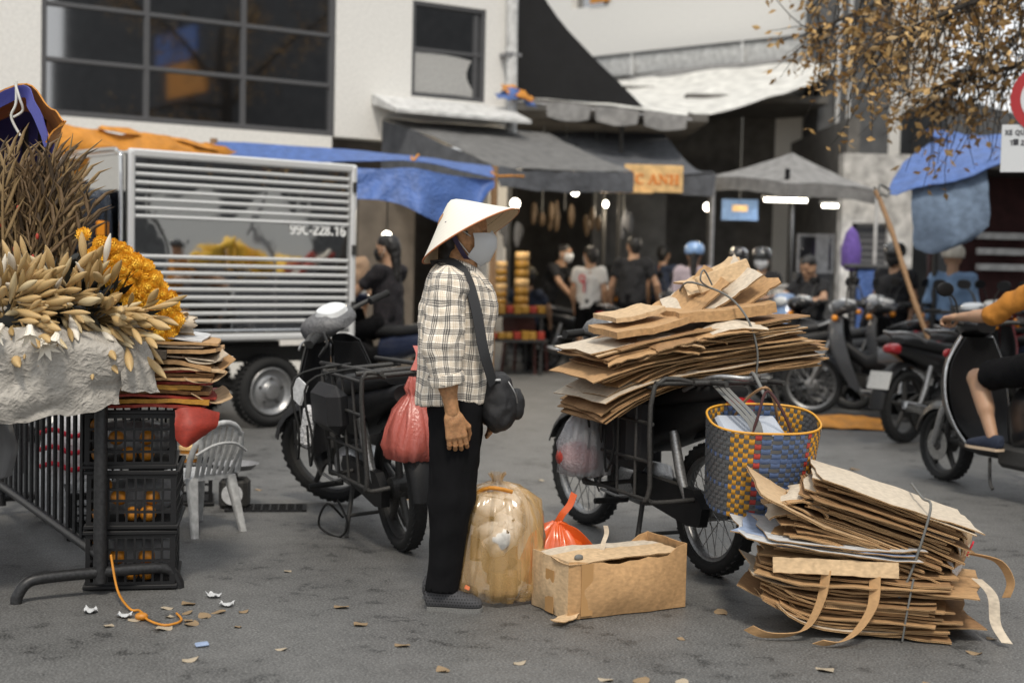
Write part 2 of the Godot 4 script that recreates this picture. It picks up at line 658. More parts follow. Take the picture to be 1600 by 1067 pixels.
func make_materials() -> void:
	var m := mat("road", Color(0.215, 0.213, 0.206), 0.55, {"tex": "asphalt", "bump": "asphalt_b", "bs": 0.35, "uvs": Vector3(1, 1, 1)})
	m.uv1_triplanar = true
	m.uv1_world_triplanar = true
	m.uv1_scale = Vector3.ONE * 0.125
	mat("plaster", Color(0.80, 0.785, 0.75), 0.85, {"tex": "blotch2" if T.has("blotch2") else "grain", "tri": 0.6})
	mat("plaster_old", Color(0.62, 0.60, 0.57), 0.9, {"tex": "dirt", "tri": 0.25})
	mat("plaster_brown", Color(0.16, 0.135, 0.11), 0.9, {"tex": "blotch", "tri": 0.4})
	mat("concrete", Color(0.36, 0.35, 0.34), 0.9, {"tex": "blotch", "tri": 0.5})
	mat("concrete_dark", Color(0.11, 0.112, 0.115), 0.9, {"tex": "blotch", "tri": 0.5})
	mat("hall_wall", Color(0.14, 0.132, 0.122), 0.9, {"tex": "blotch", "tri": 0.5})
	mat("frame_dark", Color(0.10, 0.10, 0.105), 0.5, {"tex": "speck", "tri": 2.0})
	mat("pane", Color(0.36, 0.36, 0.365), 0.04, {"metal": 1.0})
	mat("white_metal", Color(0.70, 0.70, 0.69), 0.5, {"tex": "blotch", "tri": 1.0})
	mat("grey_metal", Color(0.33, 0.33, 0.34), 0.5, {"tex": "blotch", "tri": 1.5, "metal": 0.3})
	mat("canvas_grey", Color(0.165, 0.163, 0.16), 0.85, {"tex": "blotch", "tri": 0.8, "bump": "crumple", "bs": 0.5, "back": Color(0.12, 0.12, 0.12)})
	mat("canvas_tent", Color(0.27, 0.265, 0.26), 0.85, {"tex": "blotch", "tri": 0.8, "bump": "crumple", "bs": 0.5, "back": Color(0.12, 0.12, 0.12)})
	mat("canvas_slate", Color(0.10, 0.105, 0.118), 0.85, {"tex": "blotch", "tri": 0.8, "bump": "crumple", "bs": 0.5, "back": Color(0.1, 0.1, 0.12)})
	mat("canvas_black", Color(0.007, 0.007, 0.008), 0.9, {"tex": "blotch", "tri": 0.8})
	mat("canvas_white", Color(0.74, 0.73, 0.69), 0.85, {"tex": "blotch", "tri": 0.5, "back": Color(0.3, 0.3, 0.28)})
	mat("tarp_blue", Color(0.105, 0.205, 0.54), 0.5, {"tex": "blotch", "tri": 1.1, "bump": "crumple", "bs": 1.2, "back": Color(0.16, 0.27, 0.6)})
	mat("tarp_navy", Color(0.06, 0.065, 0.30), 0.55, {"tex": "grain", "tri": 2.0})
	mat("tarp_orange", Color(0.74, 0.30, 0.03), 0.55, {"tex": "blotch", "tri": 1.1, "bump": "crumple", "bs": 0.7, "back": Color(0.5, 0.2, 0.03)})
	mat("cloth_blue", Color(0.19, 0.26, 0.37), 0.95, {"tex": "blotch", "tri": 1.5, "bump": "soft", "bs": 0.6, "back": Color(0.12, 0.14, 0.17)})
	mat("maroon", Color(0.06, 0.02, 0.02), 0.9, {"tex": "blotch", "tri": 1.0})
	mat("bamboo", Color(0.40, 0.23, 0.11), 0.6, {"tex": "dirt", "tri": Vector3(8, 1.5, 8)})
	mat("black_plastic", Color(0.011, 0.011, 0.012), 0.5, {"spec": 0.35, "tex": "speck", "tri": 3.0})
	mat("rubber", Color(0.016, 0.016, 0.016), 0.85, {"tex": "dirt", "tri": 3.0})
	mat("chrome", Color(0.62, 0.62, 0.62), 0.22, {"metal": 1.0, "tex": "blotch", "tri": 4.0})
	mat("iron", Color(0.07, 0.068, 0.065), 0.6, {"metal": 0.4, "tex": "dirt", "tri": 5.0})
	mat("alloy", Color(0.45, 0.45, 0.45), 0.4, {"metal": 0.8, "tex": "dirt", "tri": 4.0})
	mat("lamp_white", Color(0.9, 0.9, 0.88), 0.4, {"glow": Color(1.0, 0.97, 0.9), "ge": 7.0})
	mat("skin", Color(0.46, 0.27, 0.165), 0.55, {"sss": 0.12, "tex": "grain", "tri": 6.0, "bump": "grain", "bs": 0.06})
	mat("skin_woman", Color(0.50, 0.255, 0.115), 0.6, {"sss": 0.1, "tex": "blotch", "tri": 7.0, "bump": "crumple", "bs": 0.12})
	mat("hair", Color(0.016, 0.014, 0.013), 0.5, {"tex": "dirt", "tri": Vector3(60, 6, 60)})
	mat("mask", Color(0.62, 0.63, 0.64), 0.8, {"tex": "grain", "tri": 8.0})
	mat("card", Color(0.56, 0.335, 0.155), 0.85, {"tex": "card", "tri": 2.3, "sharp": 6.0})
	mat("card_light", Color(0.68, 0.48, 0.28), 0.85, {"tex": "card", "tri": 2.3, "sharp": 6.0})
	mat("card_dark", Color(0.37, 0.205, 0.09), 0.88, {"tex": "card", "tri": 2.3, "sharp": 6.0})
	mat("card_white", Color(0.70, 0.60, 0.47), 0.8, {"tex": "card", "tri": 2.3, "sharp": 6.0})
	mat("card_edge", Color(0.66, 0.47, 0.28), 0.9, {"tex": "corr", "uvs": Vector3(1, 1, 1)})
	mat("paper_blue", Color(0.33, 0.42, 0.60), 0.8, {"tex": "card", "tri": 1.3})
	mat("paper_white", Color(0.66, 0.67, 0.68), 0.8, {"tex": "card", "tri": 1.6})
	mat("tape", Color(0.42, 0.24, 0.10), 0.25)
	mat("twine", Color(0.20, 0.20, 0.19), 0.8, {"tex": "dirt", "tri": 20.0})
	mat("trousers", Color(0.007, 0.007, 0.008), 0.95, {"spec": 0.25, "tex": "grain", "tri": 8.0})
	mat("plaid", Color(1, 1, 1), 0.9, {"tex": "plaid", "tri": 20.0, "sharp": 24.0, "bump": "soft", "bs": 0.05})


func look_and_light() -> void:
	var cam := Camera3D.new()
	cam.name = "camera"
	add_child(cam)
	cam.position = Vector3(0, 1.3, 0)
	cam.rotation_degrees = Vector3(-3.027, 0, 1.3)
	cam.rotation_order = EULER_ORDER_YXZ
	cam.fov = 27.0
	cam.near = 0.05
	cam.far = 400.0
	var at := CameraAttributesPhysical.new()
	at.frustum_focal_length = 50.0
	at.frustum_focus_distance = 5.55
	at.exposure_aperture = 2.0
	at.frustum_near = 0.05
	at.frustum_far = 400.0
	cam.attributes = at
	cam.current = true
	var sky := ProceduralSkyMaterial.new()
	sky.sky_top_color = Color(0.90, 0.915, 0.93)
	sky.sky_horizon_color = Color(0.93, 0.93, 0.92)
	sky.ground_horizon_color = Color(0.45, 0.45, 0.44)
	sky.ground_bottom_color = Color(0.3, 0.3, 0.3)
	sky.sun_angle_max = 1.0
	var e := Environment.new()
	e.background_mode = Environment.BG_SKY
	e.sky = Sky.new()
	e.sky.sky_material = sky
	e.background_energy_multiplier = 0.8
	e.tonemap_mode = Environment.TONE_MAPPER_LINEAR
	e.tonemap_exposure = 1.68
	e.ssao_enabled = true
	e.ssil_enabled = true
	e.sdfgi_enabled = true
	var w := WorldEnvironment.new()
	w.name = "world_environment"
	w.environment = e
	add_child(w)
	var sun := DirectionalLight3D.new()
	sun.name = "sun"
	sun.rotation_degrees = Vector3(-55, 4, 0)
	sun.light_energy = 0.5
	sun.light_angular_distance = 10.0
	sun.light_color = Color(1.0, 0.965, 0.91)
	sun.shadow_enabled = true
	add_child(sun)


func wall_holes(g: G, x0: float, x1: float, y0: float, y1: float, z0: float, z1: float, holes: Array) -> void:
	# an upright slab with rectangular openings [x0, x1, y0, y1]
	var xs := [x0, x1]
	var ys := [y0, y1]
	for h in holes:
		for k in 2:
			if not xs.has(h[k]): xs.append(h[k])
			if not ys.has(h[k + 2]): ys.append(h[k + 2])
	xs.sort()
	ys.sort()
	var solid := func(i: int, j: int) -> bool:
		if i < 0 or j < 0 or i >= xs.size() - 1 or j >= ys.size() - 1:
			return false
		var cx: float = (xs[i] + xs[i + 1]) / 2
		var cy: float = (ys[j] + ys[j + 1]) / 2
		for h in holes:
			if cx > h[0] and cx < h[1] and cy > h[2] and cy < h[3]:
				return false
		return true
	for i in xs.size() - 1:
		for j in ys.size() - 1:
			if not solid.call(i, j):
				continue
			var a: float = xs[i]
			var b: float = xs[i + 1]
			var c: float = ys[j]
			var d: float = ys[j + 1]
			g.face([V(a, c, z1), V(b, c, z1), V(b, d, z1), V(a, d, z1)])
			g.face([V(b, c, z0), V(a, c, z0), V(a, d, z0), V(b, d, z0)])
			if not solid.call(i - 1, j): g.face([V(a, c, z0), V(a, c, z1), V(a, d, z1), V(a, d, z0)])
			if not solid.call(i + 1, j): g.face([V(b, c, z1), V(b, c, z0), V(b, d, z0), V(b, d, z1)])
			if not solid.call(i, j - 1): g.face([V(a, c, z0), V(b, c, z0), V(b, c, z1), V(a, c, z1)])
			if not solid.call(i, j + 1): g.face([V(a, d, z1), V(b, d, z1), V(b, d, z0), V(a, d, z0)])


func patch(ctrl: Array, nu: int, amp := 0.0, fr := 3.0, sd := 1) -> Array:
	# a smooth sheet through a small net of points, with ripples
	var a := []
	for r in ctrl:
		a.append(curve(r, nu))
	var rows := []
	var cols := []
	for j in a[0].size():
		var cpts := []
		for r in a:
			cpts.append(r[j])
		cols.append(curve(cpts, nu))
	var ns := noise(fr, 3, FastNoiseLite.TYPE_SIMPLEX, sd)
	for i in cols[0].size():
		var row := PackedVector3Array()
		for j in cols.size():
			var p: Vector3 = cols[j][i]
			if amp > 0.0:
				p += Vector3(ns.get_noise_3dv(p), ns.get_noise_3dv(p + V(9, 3, 1)), ns.get_noise_3dv(p + V(2, 7, 5))) * amp
			row.append(p)
		rows.append(row)
	return rows


func cloth(ctrl: Array, nu: int, called: String, m: Material, parent: Node, amp := 0.0, fr := 3.0, sd := 1, th := 0.006) -> MeshInstance3D:
	var g := G.new()
	g.sheet(patch(ctrl, nu, amp, fr, sd), th)
	return part(g, called, m, parent)


func rod(a: Vector3, b: Vector3, r: float, called: String, m: Material, parent: Node, seg := 8) -> MeshInstance3D:
	var g := G.new()
	g.tube([a, b], r, seg)
	return part(g, called, m, parent)


func pipe(ps: Array, r, called: String, m: Material, parent: Node, seg := 8) -> MeshInstance3D:
	var g := G.new()
	g.tube(ps, r, seg)
	return part(g, called, m, parent)


func block(c: Vector3, s: Vector3, called: String, m: Material, parent: Node, bev := 0.0, bs := Basis.IDENTITY) -> MeshInstance3D:
	var g := G.new()
	g.box(c, s, bs, bev)
	return part(g, called, m, parent)


func lamp(at: Vector3, size: Vector3, label: String, energy := 0.6, drop := 0.3) -> void:
	var t := thing("shop_lamp", label, "lamp", at, 0, "lit lamps under the shop roofs")
	var g := G.new()
	g.ball(Vector3.ZERO, size * 0.5, 12, 8)
	part(g, "bulb", M.lamp_white, t)
	rod(V(0, size.y * 0.5, 0), V(0, size.y * 0.5 + drop, 0), 0.008, "cord", M.black_plastic, t, 5)
	var l := OmniLight3D.new()
	l.name = "light"
	l.position = V(0, -size.y * 0.5 - 0.06, 0)
	l.light_energy = energy
	l.light_color = Color(1, 0.93, 0.82)
	l.light_size = 0.06
	l.omni_range = 8.0
	l.omni_attenuation = 2.0
	l.shadow_enabled = true
	t.add_child(l)


func window(b: Node3D, x0: float, x1: float, y0: float, y1: float, xs: Array, ys: Array, pane_m: Material, fw := 0.06) -> Node3D:
	# frame with mullions; a pane in every field
	var g := G.new()
	g.box(V((x0 + x1) / 2, y0 + fw / 2, -0.06), V(x1 - x0, fw, 0.10), Basis.IDENTITY, 0.006)
	g.box(V((x0 + x1) / 2, y1 - fw / 2, -0.06), V(x1 - x0, fw, 0.10), Basis.IDENTITY, 0.006)
	for x in [x0 + fw / 2, x1 - fw / 2]:
		g.box(V(x, (y0 + y1) / 2, -0.061), V(fw, y1 - y0, 0.10), Basis.IDENTITY, 0.006)
	for x in xs:
		g.box(V(x, (y0 + y1) / 2, -0.063), V(fw * 0.9, y1 - y0 - fw, 0.08), Basis.IDENTITY, 0.006)
	for y in ys:
		g.box(V((x0 + x1) / 2, y, -0.066), V(x1 - x0 - fw, fw * 0.8, 0.075), Basis.IDENTITY, 0.006)
	var fr := part(g, "window", M.frame_dark, b)
	var ax := [x0] + xs + [x1]
	var ay := [y0] + ys + [y1]
	for i in ax.size() - 1:
		for j in ay.size() - 1:
			var q := G.new()
			q.box(V((ax[i] + ax[i + 1]) / 2, (ay[j] + ay[j + 1]) / 2, -0.07), V(ax[i + 1] - ax[i], ay[j + 1] - ay[j], 0.012), Basis.from_euler(V(R(-0.006, 0.006), R(-0.006, 0.006), 0)))
			part(q, "pane", pane_m, fr)
	return fr


func build_setting() -> void:
	# ground
	var g := G.new()
	var rows := []
	for i in 41:
		var row := PackedVector3Array()
		for j in 41:
			row.append(V(-150 + 7.5 * j, 0, 120 - 7.5 * i))
		rows.append(row)
	g.grid(rows)
	setting(g, "road", M.road)

	# the white building with the large window
	var b := thing("white_building", "white plastered building with a large dark gridded window above the truck", "building", V(-4.90, 0, -14.72), 33)
	g = G.new()
	wall_holes(g, -6.0, 5.72, 0.0, 7.5, -0.25, 0.0, [[0.0, 3.33, 2.75, 5.05], [4.33, 5.36, 3.30, 4.43], [3.3, 5.45, 0.0, 2.75]])
	part(g, "wall", M.plaster, b)
	window(b, 0.0, 3.33, 2.75, 5.05, [1.12, 2.22], [3.33, 3.90], M.pane)
	var sw := window(b, 4.33, 5.36, 3.30, 4.43, [], [3.87], M.pane, 0.05)
	mat("curtain", Color(0.50, 0.495, 0.48), 0.9, {"tex": "dirt", "tri": 2.5})
	g = G.new()
	g.sheet(patch([[V(4.38, 3.84, -0.055), V(4.8, 3.84, -0.05), V(5.19, 3.80, -0.055)], [V(4.38, 3.6, -0.052), V(4.8, 3.6, -0.05), V(5.12, 3.6, -0.052)], [V(4.38, 3.36, -0.055), V(4.8, 3.36, -0.05), V(5.28, 3.36, -0.055)]], 5, 0.004, 12.0), 0.003)
	part(g, "paper_cover", M.curtain, sw)
	block(V(5.24, 3.86, -0.05), V(0.05, 1.0, 0.03), "sash", M.frame_dark, sw)
	# things standing inside behind the glass are only mirrored light in the photograph; the room is closed
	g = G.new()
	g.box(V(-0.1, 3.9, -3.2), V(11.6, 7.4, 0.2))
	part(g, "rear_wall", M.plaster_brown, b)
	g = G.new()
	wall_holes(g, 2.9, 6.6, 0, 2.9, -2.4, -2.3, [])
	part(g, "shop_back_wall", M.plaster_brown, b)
	block(V(-0.15, 7.55, -1.7), V(11.8, 0.12, 3.5), "roof", M.concrete, b)
	block(V(4.0, 1.2, 0.04), V(0.75, 2.3, 0.05), "shutter", M.plaster_brown, b)
	# ledge over the shop
	g = G.new()
	g.prism([Vector2(0, 3.16), Vector2(0.62, 3.02), Vector2(0.62, 3.06), Vector2(0.05, 3.27), Vector2(0, 3.27)], 0, 1.85, Transform3D(Basis(V(0, 0, 1), V(0, 1, 0), V(-1, 0, 0)), V(5.65, 0, 0.0)))
	part(g, "ledge", M.white_metal, b)
	# drainpipe with its rag-wrapped foot
	var pp := thing("drainpipe", "white drainpipe down the corner of the white building", "pipe", V(-4.90, 0, -14.72), 33)
	pipe([V(5.66, 2.62, 0.16), V(5.66, 4.4, 0.12), V(5.66, 7.2, 0.12)], 0.07, "pipe", M.white_metal, pp, 12)
	g = G.new()
	g.lathe([Vector2(0.02, 2.47), Vector2(0.14, 2.49), Vector2(0.15, 2.56), Vector2(0.09, 2.64), Vector2(0.07, 2.72)], 14, Transform3D(Basis.IDENTITY, V(5.66, 0, 0.16)))
	part(g, "outlet", M.white_metal, pp)
	for y in [3.9, 5.4]:
		block(V(5.66, y, 0.1), V(0.2, 0.04, 0.2), "bracket", M.grey_metal, pp)
	var rg := thing("tied_rag", "blue and orange rag tied round the drainpipe above the awning", "rag", V(-4.90, 0, -14.72), 33)
	cloth([[V(5.40, 3.40, 0.2), V(5.58, 3.47, 0.28), V(5.86, 3.40, 0.2)], [V(5.40, 3.31, 0.24), V(5.6, 3.33, 0.34), V(5.98, 3.28, 0.26)]], 6, "blue_cloth", M.tarp_blue, rg, 0.05, 6.0)
	cloth([[V(5.50, 3.52, 0.18), V(5.62, 3.50, 0.24), V(5.80, 3.42, 0.26)], [V(5.44, 3.42, 0.26), V(5.62, 3.36, 0.36), V(5.88, 3.34, 0.34)]], 6, "orange_cloth", M.tarp_orange, rg, 0.05, 6.0, 3)

	# awnings
	var aw := thing("shop_awning", "long grey canvas awning over the shop beside the drainpipe", "awning", V(-4.90, 0, -14.72), 33)
	cloth([[V(3.95, 3.0, 0.02), V(5.0, 3.0, 0.02), V(6.3, 2.98, 0.05)], [V(4.1, 2.72, 1.0), V(5.1, 2.69, 1.0), V(6.2, 2.68, 1.0)], [V(4.29, 2.36, 2.0), V(5.2, 2.37, 2.0), V(6.12, 2.42, 2.0)]], 6, "canopy", M.canvas_grey, aw, 0.02, 1.2)
	cloth([[V(4.29, 2.355, 2.01), V(5.2, 2.362, 2.01), V(6.12, 2.41, 2.01)], [V(4.3, 2.14, 2.05), V(5.2, 2.13, 2.02), V(6.1, 2.19, 2.05)]], 8, "valance", M.canvas_slate, aw, 0.03, 2.5, 4)
	cloth([[V(3.95, 2.99, 0.02), V(4.1, 2.70, 1.0), V(4.29, 2.35, 2.0)], [V(3.94, 2.4, 0.02), V(4.08, 2.3, 0.9), V(4.28, 2.16, 2.0)]], 6, "side_flap", M.canvas_slate, aw, 0.02, 2.0, 8)
	for x in [4.32, 6.08]:
		rod(V(x, 2.33, 1.97), V(x, 2.6, 0.0), 0.018, "strut", M.iron, aw)
	var a2 := thing("corner_awning", "slate grey canvas awning with a sagging top right of the orange sign", "awning")
	cloth([[V(0.3, 3.08, -18.9), V(1.2, 3.12, -19.2), V(1.95, 3.12, -19.0)], [V(0.9, 2.72, -18.1), V(1.6, 2.66, -18.1), V(2.2, 2.62, -18.0)], [V(1.3, 2.42, -17.1), V(1.85, 2.42, -17.0), V(2.36, 2.46, -17.0)]], 6, "canopy", M.canvas_slate, a2, 0.03, 1.0, 5)
	cloth([[V(1.28, 2.41, -17.08), V(1.85, 2.41, -16.98), V(2.37, 2.45, -16.98)], [V(1.29, 2.19, -17.05), V(1.85, 2.2, -16.96), V(2.35, 2.18, -16.96)]], 6, "valance", M.canvas_slate, a2, 0.02, 2.5, 6)
	rod(V(2.36, 0, -17.02), V(2.36, 2.46, -17.02), 0.025, "post", M.grey_metal, a2)
	rod(V(1.2, 0, -18.95), V(1.2, 3.1, -19.22), 0.03, "post", M.iron, a2)
	var a3 := thing("scalloped_awning", "pale upper awning with a scalloped hanging edge under the black sail", "awning")
	cloth([[V(-0.12, 3.5, -18.55), V(1.0, 3.46, -18.6), V(2.2, 3.36, -18.55)], [V(-0.1, 3.42, -18.02), V(1.0, 3.36, -18.05), V(2.15, 3.24, -18.02)]], 8, "canopy", M.canvas_white, a3, 0.02, 1.5, 9)
	for k in 3:
		var x := 0.36 + k * 0.61
		var y := 3.33 - 0.045 * k
		cloth([[V(x, y + 0.05, -18.0), V(x + 0.28, y + 0.03, -18.0), V(x + 0.57, y, -18.0)], [V(x + 0.02, y - 0.14, -17.99), V(x + 0.28, y - 0.20, -17.97), V(x + 0.54, y - 0.17, -17.99)]], 6, "scallop", M.canvas_tent, a3, 0.012, 4.0, k)
	rod(V(-0.1, 3.38, -18.05), V(2.2, 3.19, -18.05), 0.02, "bar", M.grey_metal, a3)
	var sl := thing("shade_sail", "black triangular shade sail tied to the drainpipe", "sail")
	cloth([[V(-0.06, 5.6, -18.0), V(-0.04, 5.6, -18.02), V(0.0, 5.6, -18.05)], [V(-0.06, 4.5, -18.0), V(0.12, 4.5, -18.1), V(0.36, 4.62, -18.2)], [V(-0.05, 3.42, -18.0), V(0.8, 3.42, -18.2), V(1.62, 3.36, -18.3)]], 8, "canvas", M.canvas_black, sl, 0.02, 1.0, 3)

	# the orange shop sign
	var sg := thing("shop_sign", "orange signboard reading C ANH hung under the grey awning", "sign", V(1.63, 2.37, -16.86), 6)
	mat("sign_orange", Color(0.90, 0.58, 0.25), 0.5, {"tex": "blotch", "tri": 1.2})
	mat("sign_red", Color(0.70, 0.20, 0.02), 0.5)
	block(V(0, 0, 0), V(0.70, 0.32, 0.03), "board", M.sign_orange, sg, 0.004)
	block(V(-0.33, -0.165, 0.03), V(0.62, 0.03, 0.10), "lower_rim", M.sign_orange, sg, 0.004)
	var f := SystemFont.new()
	f.font_names = PackedStringArray(["Droid Serif"])
	f.font_weight = 700
	var tm := TextMesh.new()
	tm.text = "ÚC ANH"
	tm.font = f
	tm.font_size = 24
	tm.pixel_size = 0.0068
	tm.depth = 0.008
	inst(tm, "lettering", M.sign_red, sg, Transform3D(Basis.IDENTITY, V(-0.02, -0.01, 0.02)))

	# market hall behind, closed in with added walls and roof slabs to darken it
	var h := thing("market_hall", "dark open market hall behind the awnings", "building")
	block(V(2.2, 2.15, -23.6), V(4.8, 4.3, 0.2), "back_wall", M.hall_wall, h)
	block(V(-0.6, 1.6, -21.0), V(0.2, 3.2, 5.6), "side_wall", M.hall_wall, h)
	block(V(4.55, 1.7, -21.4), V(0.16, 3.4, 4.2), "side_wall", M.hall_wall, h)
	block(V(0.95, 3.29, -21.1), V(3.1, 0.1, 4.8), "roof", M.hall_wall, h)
	block(V(3.55, 3.86, -22.35), V(2.1, 0.1, 2.3), "roof", M.hall_wall, h)  # second slab, added only to block light under the canopy
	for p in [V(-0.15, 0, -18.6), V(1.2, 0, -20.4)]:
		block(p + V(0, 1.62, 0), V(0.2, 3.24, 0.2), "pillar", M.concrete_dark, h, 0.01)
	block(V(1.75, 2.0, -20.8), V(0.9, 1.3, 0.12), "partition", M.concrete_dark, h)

	# white building further back, with its gutter
	var wb := thing("rear_white_building", "tall white building with a long grey gutter behind the shade sail", "building", V(1.51, 0, -26), -42.4)
	g = G.new()
	wall_holes(g, -3.0, 4.5, 0.0, 10.0, -0.3, 0.0, [[-0.75, 0.1, 6.05, 7.2]])
	part(g, "wall", M.plaster, wb)
	block(V(-0.33, 6.6, -0.2), V(0.9, 1.2, 0.05), "window", M.pane, wb)
	block(V(-0.05, 6.55, 0.03), V(0.45, 0.9, 0.03), "orange_panel", M.tarp_orange, wb)
	g = G.new()
	g.prism([Vector2(0, 0), Vector2(0.2, 0.03), Vector2(0.26, 0.34), Vector2(0.22, 0.34), Vector2(0.18, 0.08), Vector2(0.0, 0.08)], -3.0, 4.5, Transform3D(Basis(V(0, 0, 1), V(0, 1, 0), V(1, 0, 0)), V(0, 4.7, 0.0)))
	part(g, "gutter", M.white_metal, wb)
	block(V(0.7, 5.07, 0.13), V(7.5, 0.05, 0.3), "drip_edge", M.concrete_dark, wb)
	for x in [0.9, 3.2]:
		block(V(x, 4.9, 0.25), V(0.06, 0.4, 0.06), "gutter_bracket", M.white_metal, wb)
	var cv := thing("white_canopy", "white sagging canvas roof stretched below the long gutter", "canopy")
	cloth([[V(1.3, 4.55, -25.6), V(2.9, 4.66, -24.3), V(4.95, 4.72, -22.6)], [V(1.3, 3.95, -22.0), V(2.8, 4.0, -21.9), V(4.75, 4.4, -21.6)], [V(1.35, 3.42, -18.4), V(2.6, 3.40, -19.2), V(4.5, 4.15, -21.0)]], 9, "canvas", M.canvas_white, cv, 0.05, 0.8, 12)
	rod(V(1.35, 3.41, -18.42), V(1.35, 0, -18.42), 0.03, "post", M.iron, cv)
	cloth([[V(1.9, 4.62, -25.0), V(2.9, 4.7, -24.1), V(4.9, 4.72, -22.4)], [V(1.9, 4.5, -24.9), V(2.9, 4.56, -24.0), V(4.9, 4.58, -22.3)]], 6, "folded_edge", M.canvas_tent, cv, 0.03, 3.0, 13)

	# grey pyramid tent
	var tn := thing("market_tent", "grey pyramid market tent with strip lamps below it", "tent")
	var pk := V(3.33, 2.74, -17.3)
	var cs := [V(2.40, 2.45, -17.6), V(3.08, 2.30, -16.1), V(4.28, 2.29, -16.9), V(3.6, 2.45, -18.5)]
	for k in 4:
		var a: Vector3 = cs[k]
		var c: Vector3 = cs[(k + 1) % 4]
		var mid := (a + c) / 2 + V(0, 0.03, 0)
		cloth([[pk, pk + V(0.01, 0, 0), pk + V(0.02, 0, 0)], [pk.lerp(a, 0.5) - V(0, 0.02, 0), pk.lerp(mid, 0.5) - V(0, 0.05, 0), pk.lerp(c, 0.5) - V(0, 0.02, 0)], [a, mid, c]], 5, "roof_panel", M.canvas_tent, tn, 0.01, 2.0, k)
		cloth([[a, mid, c], [a - V(0, 0.16, 0), mid - V(0, 0.15, 0), c - V(0, 0.16, 0)]], 5, "valance", M.canvas_tent, tn, 0.015, 3.0, k + 4)
	for k in [0, 2, 3]:
		rod(V(cs[k].x, 0, cs[k].z), cs[k], 0.022, "post", M.white_metal if k == 2 else M.iron, tn)
	block(V(3.1, 2.36, -16.3), V(0.05, 0.24, 0.05), "bracket", M.black_plastic, tn)
	for q in [[V(3.45, 2.22, -18.2), 0.55, "long white strip lamp under the grey tent"], [V(4.02, 2.16, -18.2), 0.2, "short white strip lamp at the right under the grey tent"]]:
		var t := thing("strip_lamp", q[2], "lamp", q[0], 4, "strip lamps under the tent")
		var gg := G.new()
		gg.tube([V(-q[1] / 2, 0, 0), V(q[1] / 2, 0, 0)], 0.022, 8)
		part(gg, "tube", M.lamp_white, t)
		block(V(0, 0.04, 0), V(q[1] + 0.06, 0.03, 0.05), "batten", M.white_metal, t)
		rod(V(0, 0.05, 0), V(0, 0.34, 0), 0.006, "cord", M.black_plastic, t, 5)
		var al := AreaLight3D.new()
		al.name = "light"
		al.area_size = Vector2(q[1], 0.04)
		al.light_energy = 0.7
		al.light_color = Color(0.95, 0.97, 1.0)
		al.rotation_degrees.x = -90
		al.position = V(0, -0.04, 0)
		al.shadow_enabled = true
		t.add_child(al)

	# shop front, grey block and pale block to the right
	var sf := thing("shuttered_shop", "narrow white shop front with a dark slatted shutter beside the tent", "building", V(4.36, 0, -19.0), 0)
	g = G.new()
	wall_holes(g, 0.0, 0.95, 0, 2.9, -0.3, 0.0, [[0.14, 0.62, 0.0, 1.98]])
	part(g, "wall", M.plaster_old, sf)
	for k in 22:
		block(V(0.38, 0.045 + 0.088 * k, -0.12), V(0.47, 0.084, 0.03), "shutter_slat", M.frame_dark, sf, 0.008, Basis.from_euler(V(0.25, 0, 0)))
	var gb := thing("grey_block", "grey concrete block with two white pipes beside the tree leaves", "building", V(4.62, 0, -22.0), 0)
	block(V(0.55, 4.0, -1.0), V(1.1, 8.0, 2.0), "wall", M.concrete_dark, gb)
	for x in [0.28, 0.45]:
		rod(V(x, 2.2, 0.05), V(x, 6.0, 0.05), 0.035, "pipe", M.white_metal, gb)
	var pb := thing("pale_block", "pale apartment block with an orange vertical sign seen through the leaves", "building", V(6.2, 0, -24.5), 0)
	g = G.new()
	wall_holes(g, 0.0, 1.15, 0, 6.6, -2.0, 0.0, [[0.2, 0.5, 4.4, 5.1]])
	part(g, "wall", M.plaster, pb)
	block(V(0.35, 4.75, -0.1), V(0.3, 0.7, 0.03), "window", M.pane, pb)
	for k in 3:
		block(V(0.96, 3.0 + 0.2 * k, 0.03), V(0.18, 0.17, 0.03), "sign_panel", M.tarp_orange if k != 1 else M.canvas_white, pb)
	var db := thing("dark_block", "dark grey flat-roofed block behind the right blue tarpaulin", "building", V(6.3, 0, -21.0), 0)
	g = G.new()
	g.prism([Vector2(0, 0), Vector2(3.0, 0), Vector2(3.0, 3.2), Vector2(1.08, 3.68), Vector2(0, 3.95)], -2.5, 0.0)
	part(g, "wall", M.concrete_dark, db)
	block(V(0.3, 2.9, 0.02), V(0.35, 0.5, 0.04), "window", M.pane, db)
	block(V(0.75, 2.8, 0.02), V(0.3, 0.5, 0.04), "window", M.pane, db)
	var sh := thing("maroon_shed", "dark maroon shed wall below the right blue tarpaulin", "shed", V(4.6, 0, -15.2), 0)
	block(V(1.9, 1.2, -0.6), V(3.8, 2.4, 0.1), "wall", M.maroon, sh)
	block(V(1.9, 2.42, 0.0), V(3.9, 0.05, 1.4), "roof", M.iron, sh)
	block(V(0.05, 1.2, -0.3), V(0.1, 2.4, 0.1), "post", M.concrete_dark, sh)
	for k in 3:
		block(V(0.75, 1.75 - 0.17 * k, -0.4), V(0.55, 0.07, 0.1), "shelf_board", M.white_metal, sh)

	# tarpaulins
	var bt := thing("blue_tarpaulin", "creased bright blue tarpaulin hanging behind the steel truck", "tarpaulin")
